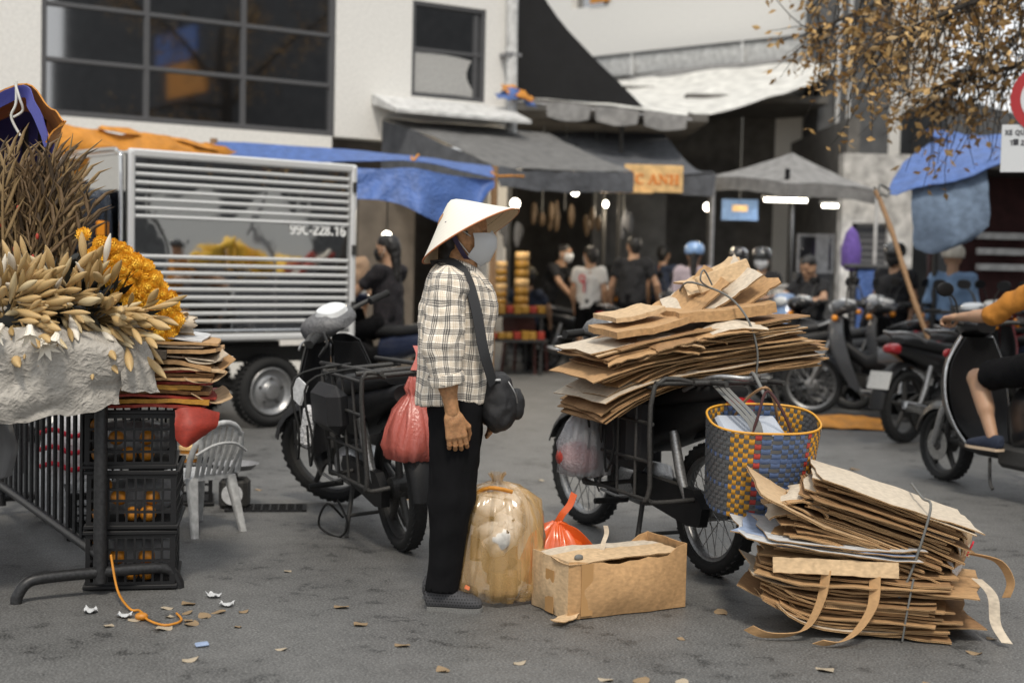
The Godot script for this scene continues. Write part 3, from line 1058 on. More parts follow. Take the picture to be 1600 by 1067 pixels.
	cloth([[V(-2.86, 2.42, -13.6), V(-1.9, 2.40, -13.8), V(-0.95, 2.34, -13.95), V(-0.24, 2.28, -14.15)], [V(-2.85, 2.31, -13.2), V(-1.9, 2.28, -13.35), V(-0.95, 2.27, -13.4), V(-0.22, 2.2, -13.8)], [V(-2.8, 2.24, -12.95), V(-1.9, 2.21, -13.05), V(-0.95, 2.235, -13.1), V(-0.2, 2.13, -13.5)]], 9, "roof_sheet", M.tarp_blue, bt, 0.012, 1.6, 15)
	var vr := []
	for i in 12:
		var v := i / 11.0
		var row := PackedVector3Array()
		for j in 81:
			var u := j / 80.0
			var x := lerpf(-2.8, -0.2, u)
			var yt := lerpf(2.24, 2.13, u) + 0.035 * exp(-pow((x + 0.95) / 0.22, 2.0)) - 0.02
			var yb := 1.88 - 0.20 * exp(-pow((x + 0.62) / 0.34, 2.0)) + 0.20 * smoothstep(-0.42, -0.2, x)
			var z := lerpf(-12.95, -13.1, u) - 0.42 * smoothstep(0.72, 1.0, u)
			# folds fan out from the tie at x = -0.95
			var ang := atan2((x + 0.95), v * 0.5 + 0.12)
			var fold := 0.035 * sin(ang * 9.0) * v + 0.03 * sin(x * 7.0 + 2.0 * v) * v + 0.012 * sin(x * 31.0 + v * 3.0) * v
			row.append(V(x, lerpf(yt, yb, v), z + 0.10 * v + fold))
		vr.append(row)
	vr.reverse()
	g = G.new()
	g.sheet(vr, 0.005)
	part(g, "valance", M.tarp_blue, bt)
	for x in [-2.86, -0.21]:
		rod(V(x, 0, -14.08 if x > -1 else -13.5), V(x, 2.28 if x > -1 else 2.44, -14.08 if x > -1 else -13.5), 0.035, "post", M.bamboo, bt)
	pipe(curve([V(-0.24, 2.2, -13.7), V(-0.18, 2.16, -13.7), V(-0.05, 2.17, -13.8), V(0.08, 2.18, -14.0)]), 0.012, "tie", M.tarp_orange, bt, 5)
	pipe(curve([V(-0.97, 2.29, -13.25), V(-0.95, 2.25, -13.15), V(-0.9, 2.31, -13.2)]), 0.012, "tie", M.tarp_orange, bt, 5)
	var ot := thing("orange_tarpaulin", "orange tarpaulin with a folded edge above the truck box", "tarpaulin")
	cloth([[V(-4.2, 2.46, -11.4), V(-3.5, 2.38, -12.0), V(-2.95, 2.34, -12.7), V(-2.6, 2.27, -13.2)], [V(-4.2, 2.2, -11.2), V(-3.5, 2.16, -11.8), V(-2.95, 2.14, -12.5), V(-2.6, 2.18, -13.1)], [V(-4.2, 1.8, -11.3), V(-3.5, 1.8, -11.9), V(-2.95, 1.8, -12.6), V(-2.62, 1.9, -13.2)]], 8, "sheet", M.tarp_orange, ot, 0.07, 1.8, 17)
	cloth([[V(-3.5, 2.40, -12.0), V(-2.95, 2.36, -12.7), V(-2.6, 2.29, -13.2)], [V(-3.5, 2.36, -11.9), V(-2.95, 2.32, -12.62), V(-2.58, 2.25, -13.1)]], 8, "hem", M.tarp_orange, ot, 0.02, 3.0, 18)
	rod(V(-2.7, 0, -13.2), V(-2.7, 2.34, -13.2), 0.03, "post", M.bamboo, ot)
	rod(V(-4.2, 0, -11.4), V(-4.2, 2.5, -11.4), 0.03, "post", M.bamboo, ot)
	# tent over the flower stall
	var ft := thing("stall_tent", "orange tent with a violet blue hem peaked over the flower stall", "tent")
	var bk := V(-0.75, 0.1, -2.2)
	var prof := [V(-3.1, 1.50, -6.4), V(-2.62, 1.82, -6.35), V(-2.205, 2.055, -6.3), V(-2.03, 1.955, -6.2), V(-1.915, 1.875, -6.05)]
	var back := prof.map(func(p): return p + bk)
	cloth([prof, prof.map(func(p): return p + bk * 0.5 - V(0, 0.03, 0)), back], 6, "canopy", M.tarp_orange, ft, 0.012, 4.0, 19)
	cloth([[V(-1.915, 1.873, -6.05), V(-2.1, 1.9, -6.6), V(-2.65, 1.97, -8.2)], [V(-1.99, 1.775, -6.05), V(-2.15, 1.8, -6.6), V(-2.68, 1.8, -8.2)]], 6, "side_flap", M.tarp_orange, ft, 0.015, 5.0, 20)
	cloth([[V(-3.08, 1.49, -6.385), V(-2.62, 1.805, -6.335), V(-2.205, 2.04, -6.285), V(-2.08, 1.955, -6.2), V(-1.99, 1.78, -6.1)], [V(-3.08, 1.42, -6.41), V(-2.6, 1.755, -6.36), V(-2.205, 1.985, -6.31), V(-2.12, 1.93, -6.22), V(-2.015, 1.76, -6.12)]], 6, "hem", M.tarp_navy, ft, 0.006, 6.0, 21)
	block(V(-3.4, 1.5, -8.45), V(1.15, 1.3, 0.03), "added_rear_sheet", M.tarp_navy, ft)  # this and the side sheet are added, closing the tent to darken it
	cloth([[V(-2.04, 1.80, -6.3), V(-2.3, 1.84, -7.0), V(-2.85, 1.9, -8.4)], [V(-2.18, 0.8, -6.5), V(-2.4, 0.8, -7.2), V(-2.87, 0.8, -8.4)]], 5, "added_side_sheet", M.tarp_navy, ft, 0.02, 3.0, 22)
	for p in [V(-2.9, 0, -8.44), V(-3.1, 0, -6.45), V(-2.34, 0, -7.05)]:
		rod(p, p + V(0, 1.5 if p.x < -3 else 2.05, 0), 0.022, "post", M.iron, ft)
	pipe(curve([V(-2.2, 2.06, -6.28), V(-2.19, 1.96, -6.25), V(-2.21, 1.9, -6.25), V(-2.17, 1.82, -6.25)]), 0.006, "string", M.canvas_white, ft, 5)
	pipe(curve([V(-2.205, 2.05, -6.28), V(-2.17, 1.98, -6.24), V(-2.16, 1.93, -6.25), V(-2.2, 1.9, -6.25)]), 0.006, "string", M.canvas_white, ft, 5)
	# right side tarpaulin, hanging cloth and its leaning pole
	var rt := thing("peaked_blue_tarpaulin", "blue tarpaulin peaked over the stall at the right", "tarpaulin")
	cloth([[V(3.40, 2.07, -13.1), V(4.15, 2.64, -14.2), V(4.9, 2.66, -14.1)], [V(3.38, 2.05, -13.0), V(3.95, 2.3, -13.1), V(4.75, 2.5, -13.0)], [V(3.36, 2.03, -12.9), V(3.8, 2.12, -12.65), V(4.7, 2.42, -12.3)]], 8, "sheet", M.tarp_blue, rt, 0.05, 2.0, 23)
	cloth([[V(4.1, 2.74, -14.3), V(4.5, 2.7, -14.2), V(5.0, 2.72, -14.2)], [V(4.08, 2.66, -14.1), V(4.5, 2.6, -14.0), V(5.0, 2.64, -14.0)]], 6, "folded_top", M.tarp_blue, rt, 0.06, 3.0, 24)
	rod(V(4.85, 0, -13.3), V(4.85, 2.56, -13.3), 0.03, "post", M.iron, rt)
	rod(V(4.2, 0, -14.2), V(4.2, 2.64, -14.2), 0.03, "post", M.iron, rt)
	var hc := thing("hanging_cloth", "grey blue cloth hanging in folds from the right blue tarpaulin", "cloth")
	cloth([[V(3.57, 2.07, -12.86), V(3.72, 2.10, -12.78), V(3.88, 2.15, -12.72), V(4.02, 2.20, -12.66), V(4.16, 2.25, -12.62)], [V(3.58, 1.8, -12.84), V(3.72, 1.84, -12.72), V(3.88, 1.86, -12.62), V(4.04, 1.95, -12.62), V(4.18, 2.0, -12.58)], [V(3.6, 1.6, -12.86), V(3.76, 1.58, -12.74), V(3.9, 1.60, -12.60), V(4.04, 1.7, -12.60), V(4.19, 1.8, -12.6)], [V(3.62, 1.54, -12.86), V(3.76, 1.5, -12.76), V(3.9, 1.55, -12.66), V(4.04, 1.62, -12.64), V(4.2, 1.75, -12.6)]], 6, "drape", M.cloth_blue, hc, 0.012, 5.0, 25)
	var bp := thing("bamboo_pole", "bamboo pole leaning up to the corner of the right blue tarpaulin", "pole")
	g = G.new()
	var pa := V(3.22, 2.05, -12.75)
	var pbm := V(3.80, 0.0, -11.9)
	var pts := []
	var rr := []
	for k in 25:
		pts.append(pa.lerp(pbm, k / 24.0) + V(0.01 * sin(k * 0.4), 0, 0))
		rr.append(0.027 if k % 4 == 0 else 0.022)
	g.tube(pts, rr, 8)
	part(g, "culm", M.bamboo, bp)
	pipe(curve([V(3.2, 2.08, -12.75), V(3.3, 2.0, -12.72), V(3.38, 2.06, -12.9), V(3.26, 2.1, -12.78), V(3.25, 2.0, -12.7)]), 0.012, "lashing", M.twine, bp, 5)

	# traffic sign
	var ts := thing("traffic_sign", "round red-ringed road sign with a white text plate at the right edge", "sign", V(3.335, 0, -9.0), -20)
	mat("sign_ring", Color(0.42, 0.018, 0.022), 0.4, {"tex": "grain", "tri": 3.0})
	mat("sign_white", Color(0.66, 0.68, 0.70), 0.4, {"tex": "grain", "tri": 3.0})
	mat("sign_ink", Color(0.03, 0.03, 0.035), 0.6)
	rod(V(0, 0, -0.03), V(0, 2.7, -0.03), 0.03, "post", M.grey_metal, ts)
	var fx := Transform3D(Basis(V(1, 0, 0), V(0, 0, 1), V(0, -1, 0)), V(0, 2.425, 0.01))
	g = G.new()
	g.lathe([Vector2(0.001, 0), Vector2(0.225, 0), Vector2(0.225, 0.014), Vector2(0.165, 0.014), Vector2(0.164, 0.01)], 40, fx, true)
	part(g, "ring", M.sign_ring, ts)
	g = G.new()
	g.lathe([Vector2(0.165, 0.0145), Vector2(0.164, 0.0175), Vector2(0.001, 0.0175)], 40, fx, true)
	part(g, "disc", M.sign_white, ts)
	block(V(0.0, 2.115, 0.01), V(0.54, 0.30, 0.012), "plate", M.sign_white, ts, 0.003)
	var sans := SystemFont.new()
	sans.font_names = PackedStringArray(["Droid Sans"])
	sans.font_weight = 700
	for q in [["XE QUÉT RÁC", 2.215, 0.0026], ["TỪ 22H - 5H", 2.15, 0.0026]]:
		var t2 := TextMesh.new()
		t2.text = q[0]
		t2.font = sans
		t2.font_size = 16
		t2.pixel_size = q[2]
		t2.depth = 0.004
		t2.horizontal_alignment = HORIZONTAL_ALIGNMENT_LEFT
		inst(t2, "lettering", M.sign_ink, ts, Transform3D(Basis.IDENTITY, V(-0.25 if q[1] > 2.2 else -0.22, q[1], 0.018)))


func build_tree() -> void:
	var t := thing("street_tree", "street tree with orange brown leaves and hanging twigs at upper right", "tree")
	mat("bark", Color(0.05, 0.042, 0.035), 0.9, {"tex": "dirt", "tri": Vector3(6, 1.5, 6)})
	var g := G.new()
	g.tube(curve([V(5.35, 0, -9.6), V(5.3, 1.0, -9.6), V(5.2, 2.2, -9.65), V(5.25, 3.4, -9.7), V(5.1, 4.6, -9.8), V(5.2, 5.8, -9.8)], 4), [0.19, 0.18, 0.17, 0.165, 0.16, 0.158, 0.155, 0.15, 0.15, 0.148, 0.145, 0.14, 0.135, 0.125, 0.115, 0.1, 0.09, 0.08, 0.07, 0.05, 0.04], 10)
	part(g, "trunk", M.bark, t)
	var limbs := [
		[V(5.25, 3.2, -9.7), V(4.5, 3.45, -9.5), V(3.6, 3.25, -9.3), V(2.9, 3.05, -9.2), V(2.25, 2.75, -9.2)],
		[V(5.2, 3.5, -9.7), V(4.4, 3.6, -10.0), V(3.5, 3.55, -10.3), V(2.7, 3.3, -10.4), V(2.15, 3.05, -10.4)],
		[V(5.2, 2.9, -9.7), V(4.6, 3.05, -9.7), V(4.0, 2.95, -9.8), V(3.4, 2.75, -9.9), V(2.9, 2.6, -10.0)],
		[V(5.2, 3.1, -9.7), V(4.7, 3.3, -10.0), V(4.1, 3.3, -10.2), V(3.6, 3.05, -10.3), V(3.2, 2.75, -10.3)],
		[V(5.2, 3.6, -9.7), V(4.6, 3.75, -9.6), V(3.9, 3.55, -9.7), V(3.3, 3.3, -9.8), V(2.7, 3.0, -9.9)],
		[V(5.15, 4.0, -9.75), V(4.4, 4.0, -9.4), V(3.5, 3.75, -9.2), V(2.7, 3.55, -9.3), V(2.1, 3.35, -9.3)],
		[V(5.15, 4.4, -9.75), V(4.9, 5.2, -9.2), V(4.6, 5.8, -8.6), V(4.2, 6.2, -8.2)],
		[V(5.15, 4.4, -9.75), V(6.0, 5.2, -9.4), V(6.7, 5.9, -9.2), V(7.2, 6.2, -9.0)],
		[V(5.2, 4.0, -9.75), V(5.7, 5.0, -10.6), V(6.0, 5.8, -11.5), V(6.2, 6.0, -12.2)]]
	var tw := G.new()
	var lf := G.new()
	var leaf := [Color(0.40, 0.24, 0.09), Color(0.50, 0.31, 0.11), Color(0.29, 0.19, 0.08), Color(0.58, 0.39, 0.17), Color(0.24, 0.17, 0.09)]
	for li in limbs.size():
		var c := curve(limbs[li], 7)
		var rr := []
		for k in c.size():
			rr.append(lerpf(0.05, 0.008, k / float(c.size() - 1)))
		g = G.new()
		g.tube(c, rr, 7)
		part(g, "limb", M.bark, t)
		for k in range(3, c.size()):
			for q in 7:
				var p: Vector3 = c[k] + V(R(-0.05, 0.05), 0, R(-0.05, 0.05))
				var d := V(R(-1.0, 0.25), R(-0.75, 0.5), R(-0.7, 0.7)).normalized()
				if q > 2:
					d = V(R(-0.5, 0.4), R(-1.0, -0.2), R(-0.5, 0.5)).normalized()
				var ln := R(0.28, 0.75)
				var ps := [p]
				var steps := 5
				for s in steps:
					d = (d + V(R(-0.3, 0.2), R(-0.28, 0.12), R(-0.25, 0.25))).normalized()
					ps.append(ps[-1] + d * ln / steps)
				tw.tube(ps, [0.006, 0.005, 0.0045, 0.004, 0.003, 0.002], 3, false)
				# leaves toward the tips; the right-hand twigs are mostly bare
				var bare := clampf((p.x - 2.9) / 1.5, 0.0, 0.72) if li < 6 else 0.3
				for s in range(1, ps.size()):
					for z in 2:
						if rng.randf() < bare + 0.22:
							continue
						var at: Vector3 = ps[s] + V(R(-0.05, 0.05), R(-0.05, 0.05), R(-0.05, 0.05))
						var ax := V(R(-1, 1), R(-1, 0.4), R(-1, 1)).normalized()
						var sd := ax.cross(V(R(-1, 1), R(-1, 1), R(-1, 1))).normalized()
						var nr := ax.cross(sd)
						var L := R(0.045, 0.085)
						var W := L * R(0.2, 0.3)
						lf.tint = leaf[rng.randi() % 5].lerp(leaf[rng.randi() % 5], rng.randf())
						var m1 := at + ax * L * 0.45
						lf.face([at, m1 + sd * W + nr * W * 0.3, at + ax * L, m1])
						lf.face([at, m1, at + ax * L, m1 - sd * W + nr * W * 0.3])
	part(tw, "twigs", M.bark, t).set_meta("kind", "stuff")
	mat("leaf", Color(1, 1, 1), 0.7, {"vc": true, "back": Color(0.5, 0.4, 0.2)})
	part(lf, "foliage", M.leaf, t, true).set_meta("kind", "stuff")


func build_across() -> void:
	# billboard and added dark block outside the picture; windows and steel truck mirror it
	var b := thing("added_facing_block", "added dark grey house row, unseen across the street, mirrored by the windows", "building", V(13.5, 0, -7.5), -90)
	block(V(0, 5.5, -1), V(18, 11.0, 2), "wall", M.concrete_dark, b)  # added mass, raised so the panes and steel mirror something dark
	for k in 5:
		block(V(-5.6 + 2.7 * k, 3.9, 0.02), V(1.3, 1.4, 0.06), "window", M.frame_dark, b)
	block(V(3.0, 1.2, 0.06), V(3.0, 2.4, 0.1), "white_wall_panel", M.plaster, b)
	var bb := thing("billboard", "orange and blue billboard on a post across the street, outside the picture", "billboard", V(11.6, 0, -3.9), -58)
	rod(V(0, 0, -0.1), V(0, 7.4, -0.1), 0.08, "post", M.iron, bb)
	block(V(0, 6.35, 0), V(2.6, 0.75, 0.06), "upper_board", M.tarp_blue, bb)
	block(V(0, 5.5, 0), V(2.6, 0.85, 0.06), "lower_board", M.tarp_orange, bb)


func axle(c: Vector3) -> Transform3D:
	# lathe axis y -> z
	return Transform3D(Basis(V(1, 0, 0), V(0, 0, 1), V(0, -1, 0)), c)


func wheel(parent: Node, c: Vector3, rad: float, wid: float, style: String, tread := 40) -> Node3D:
	var tr := rad * 0.21 if style != "truck" else rad * 0.36
	var g := G.new()
	var pr := []
	for k in 13:
		var a := PI * (k / 12.0) * 1.24 - PI * 0.12
		pr.append(Vector2(rad - tr * 0.55 + tr * 0.55 * sin(a) * (1.0 if style != "truck" else 1.0), -cos(a) * wid * 0.5))
	pr.insert(0, Vector2(rad - tr, -wid * 0.3))
	pr.append(Vector2(rad - tr, wid * 0.3))
	g.lathe(pr, 40, axle(c))
	for k in tread:
		var a := TAU * k / tread
		for s in [-1.0, 1.0]:
			var d := V(cos(a + s * 0.02), sin(a + s * 0.02), 0)
			g.box(c + d * (rad - (0.003 if style == "truck" else 0.0085)) + V(0, 0, s * wid * 0.20), V(0.012, TAU * rad / tread * 0.55, wid * 0.3), Basis(d, V(-d.y, d.x, 0), V(0, 0, 1)) * Basis.from_euler(V(0.35 * s, 0, 0)))
	var t := part(g, "wheel", M.rubber, parent)
	var rr := rad - tr
	g = G.new()
	if style == "truck":
		g.lathe([Vector2(rr, wid * 0.34), Vector2(rr + 0.006, wid * 0.44), Vector2(rr - 0.012, wid * 0.46), Vector2(rr - 0.02, wid * 0.30), Vector2(rr - 0.05, wid * 0.22), Vector2(rr * 0.66, wid * 0.30), Vector2(rr * 0.5, wid * 0.36), Vector2(rr * 0.38, wid * 0.34), Vector2(rr * 0.36, wid * 0.5), Vector2(rr * 0.3, wid * 0.54), Vector2(0.001, wid * 0.54)], 36, axle(c))
		part(g, "rim", M.alloy, t)
		for k in 5:
			var a := TAU * k / 5.0 + 0.3
			var q := G.new()
			q.tube([c + V(cos(a), sin(a), 0) * rr * 0.55 + V(0, 0, wid * 0.3), c + V(cos(a), sin(a), 0) * rr * 0.55 + V(0, 0, wid * 0.43)], 0.012, 6)
			part(q, "bolt", M.iron, t)
		return t
	for s in [-1.0, 1.0]:
		g.lathe([Vector2(rr + 0.004, s * wid * 0.36), Vector2(rr + 0.006, s * wid * 0.30), Vector2(rr - 0.016, s * wid * 0.22), Vector2(rr - 0.014, 0.0)], 40, axle(c))
	part(g, "rim", M.alloy if style == "wire" else M.iron, t)
	g = G.new()
	g.lathe([Vector2(0.001, -wid * 0.75), Vector2(0.03, -wid * 0.75), Vector2(0.055, -wid * 0.5), Vector2(0.055, wid * 0.5), Vector2(0.03, wid * 0.75), Vector2(0.001, wid * 0.75)], 16, axle(c), true)
	part(g, "hub", M.alloy if style == "wire" else M.iron, t)
	if style == "wire":
		g = G.new()
		for k in 32:
			var a := TAU * k / 32.0
			var a2 := a + (0.45 if k % 4 < 2 else -0.45)
			var s := 1.0 if k % 2 == 0 else -1.0
			g.tube([c + V(cos(a), sin(a), 0) * 0.05 + V(0, 0, s * wid * 0.4), c + V(cos(a2), sin(a2), 0) * (rr - 0.012)], 0.0022, 4, false)
		part(g, "spokes", M.alloy, t).set_meta("kind", "stuff")
	else:
		for k in 5:
			var a := TAU * k / 5.0 + 0.4
			var d := V(cos(a), sin(a), 0)
			var q := G.new()
			q.loft([[c + d * 0.04, V(-d.y, d.x, 0) * 0.022, V(0, 0, 0.018), 3.0], [c + d * (rr - 0.01), V(-d.y, d.x, 0) * 0.014, V(0, 0, 0.013), 3.0]], 8)
			part(q, "spoke", M.iron, t)
	return t


func build_truck() -> void:
	mat("steel_mirror", Color(0.56, 0.56, 0.555), 0.035, {"metal": 1.0, "bump": "soft", "bs": 0.03, "tri": 1.2})
	mat("steel_rib", Color(0.80, 0.80, 0.79), 0.33, {"metal": 0.3, "tex": "grain", "tri": 2.0})
	mat("cab_blue", Color(0.02, 0.028, 0.045), 0.25, {"coat": 0.8, "tex": "speck", "tri": 2.0})
	mat("amber", Color(0.75, 0.27, 0.02), 0.25)
	mat("glass_dark", Color(0.03, 0.03, 0.035), 0.05, {"spec": 1.0})
	mat("white_paint", Color(0.85, 0.85, 0.83), 0.5)
	var t := thing("box_truck", "small box truck with a ribbed mirror steel body and dark blue cab", "truck", V(-2.76, 0, -10.20), 40)
	var L := 1.92
	var y0 := 0.69
	var y1 := 2.07
	# box shell: side sheets, front, roof, rear
	var g := G.new()
	var ns := noise(1.2, 2)
	var rows := []
	for i in 13:
		var row := PackedVector3Array()
		for j in 25:
			var x := 0.03 + (L - 0.06) * j / 24.0
			var y := y0 + 0.04 + (y1 - y0 - 0.08) * i / 12.0
			row.append(V(x, y, -0.012 + 0.004 * ns.get_noise_2d(x * 1.5, y * 1.5)))
		rows.append(row)
	g.sheet(rows, 0.004)
	part(g, "side_panel", M.steel_mirror, t)
	block(V(-0.002, (y0 + y1) / 2, -0.72), V(0.02, y1 - y0 - 0.06, 1.36), "front_panel", M.steel_mirror, t)
	block(V(L + 0.002, (y0 + y1) / 2, -0.72), V(0.02, y1 - y0 - 0.06, 1.36), "rear_door", M.steel_mirror, t)
	block(V(L / 2, (y0 + y1) / 2, -1.43), V(L, y1 - y0 - 0.06, 0.01), "far_panel", M.steel_mirror, t)
	block(V(L / 2, y1 - 0.01, -0.72), V(L - 0.04, 0.02, 1.38), "roof", M.steel_rib, t)
	block(V(L / 2, y0 + 0.02, -0.72), V(L - 0.06, 0.03, 1.36), "floor", M.iron, t)
	for k in 7:
		pipe([V(0.045, 1.962 - 0.0605 * k, -0.006), V(L - 0.05, 1.962 - 0.0605 * k, -0.006)], 0.0145, "rib", M.steel_rib, t, 8)
	for k in 9:
		pipe([V(0.045, 1.312 - 0.0595 * k, -0.006), V(L - 0.05, 1.312 - 0.0595 * k, -0.006)], 0.0145, "rib", M.steel_rib, t, 8)
	block(V(L / 2, y1 - 0.02, 0.004), V(L + 0.03, 0.06, 0.035), "top_rail", M.steel_rib, t, 0.012)
	block(V(L / 2, y0 + 0.025, 0.004), V(L + 0.03, 0.05, 0.035), "bottom_rail", M.steel_rib, t, 0.012)
	block(V(L / 2, y0 + 0.07, 0.0), V(L - 0.04, 0.035, 0.025), "lower_trim", M.steel_mirror, t, 0.01)
	for x in [0.012, L - 0.012]:
		block(V(x, (y0 + y1) / 2, 0.006), V(0.05, y1 - y0, 0.045), "corner_post", M.steel_rib, t, 0.014)
	pipe(curve([V(-0.05, y0, -0.03), V(-0.05, 1.9, -0.03), V(-0.045, 2.05, -0.1), V(-0.045, 2.08, -0.3), V(-0.045, 2.08, -1.4)], 4), 0.018, "front_hoop", M.steel_mirror, t)
	for y in [0.95, 1.4, 1.9]:
		block(V(L - 0.02, y, 0.035), V(0.03, 0.08, 0.02), "hinge", M.iron, t)
	var tm := TextMesh.new()
	var f := SystemFont.new()
	f.font_names = PackedStringArray(["Droid Sans"])
	f.font_weight = 700
	tm.text = "99C-228.16"
	tm.font = f
	tm.font_size = 20
	tm.pixel_size = 0.0051
	tm.depth = 0.003
	inst(tm, "plate_number", M.white_paint, t, Transform3D(Basis.from_scale(V(1.0, 1.15, 1)), V(L - 0.335, 1.55, -0.004)))
	# chassis
	for z in [-0.35, -1.05]:
		block(V(0.35, 0.56, z), V(3.0, 0.12, 0.08), "chassis_rail", M.iron, t)
	block(V(0.42, 0.47, -0.18), V(0.5, 0.24, 0.25), "fuel_tank", M.black_plastic, t, 0.03)
	block(V(1.72, 0.42, -0.12), V(0.02, 0.42, 0.22), "mud_flap", M.rubber, t)
	block(V(0.30, 0.635, -0.03), V(0.085, 0.055, 0.04), "side_marker", M.amber, t, 0.008)
	for z in [-0.13, -1.28]:
		wheel(t, V(1.22, 0.285, z), 0.285, 0.17, "truck", 44)
		wheel(t, V(-0.62, 0.285, z), 0.285, 0.17, "truck", 44)
	rod(V(1.22, 0.285, -0.2), V(1.22, 0.285, -1.2), 0.05, "axle", M.iron, t)
	# cab
	g = G.new()
	var w := 0.66
	var cz := -0.72
	var sec := func(x: float, yb: float, yt: float, tw: float) -> Array:
		var r := PackedVector3Array()
		for q in [[-1.0, yb], [-1.0, lerpf(yb, yt, 0.3)], [-1.0, lerpf(yb, yt, 0.55)], [-tw, yt - 0.08], [-tw * 0.9, yt - 0.02], [-tw * 0.5, yt], [tw * 0.5, yt], [tw * 0.9, yt - 0.02], [tw, yt - 0.08], [1.0, lerpf(yb, yt, 0.55)], [1.0, lerpf(yb, yt, 0.3)], [1.0, yb]]:
			r.append(V(x, q[1], cz + q[0] * w))
		return Array(r)
	var cs := [sec.call(-0.08, 0.45, 1.80, 0.88), sec.call(-0.5, 0.45, 1.82, 0.88), sec.call(-0.95, 0.45, 1.79, 0.87), sec.call(-1.25, 0.45, 1.25, 0.95), sec.call(-1.42, 0.45, 1.12, 0.95), sec.call(-1.46, 0.45, 0.9, 0.95)]
	for r in cs:
		r.reverse()
	g.grid(cs, true)
	g.face(cs[-1])
	var c0: Array = cs[0].duplicate()
	c0.reverse()
	g.face(c0)
	part(g, "cab", M.cab_blue, t)
	g = G.new()
	g.prism([Vector2(-0.28, 1.18), Vector2(-0.28, 1.66), Vector2(-0.82, 1.66), Vector2(-1.02, 1.18)], 0, 0.02, Transform3D(Basis.from_euler(V(-0.13, 0, 0)), V(0, 0.18, 0.145)))
	part(g, "side_window", M.glass_dark, t)
	pipe([V(-0.26, 1.17, -0.045), V(-0.26, 1.68, -0.115), V(-0.82, 1.69, -0.115)], 0.014, "window_trim", M.alloy, t)
	block(V(-0.17, 1.50, -0.07), V(0.09, 0.11, 0.035), "marker_light", M.amber, t, 0.01)
	block(V(-0.15, 1.1, -0.055), V(0.02, 1.1, 0.012), "door_edge", M.black_plastic, t)
	block(V(-0.62, 0.42, -0.1), V(0.8, 0.08, 0.2), "sill", M.black_plastic, t, 0.02)


func shell(ctrl: Array, nu: int, called: String, m: Material, parent: Node, th := 0.008) -> MeshInstance3D:
	return cloth(ctrl, nu, called, m, parent, 0.0, 1.0, 1, th)


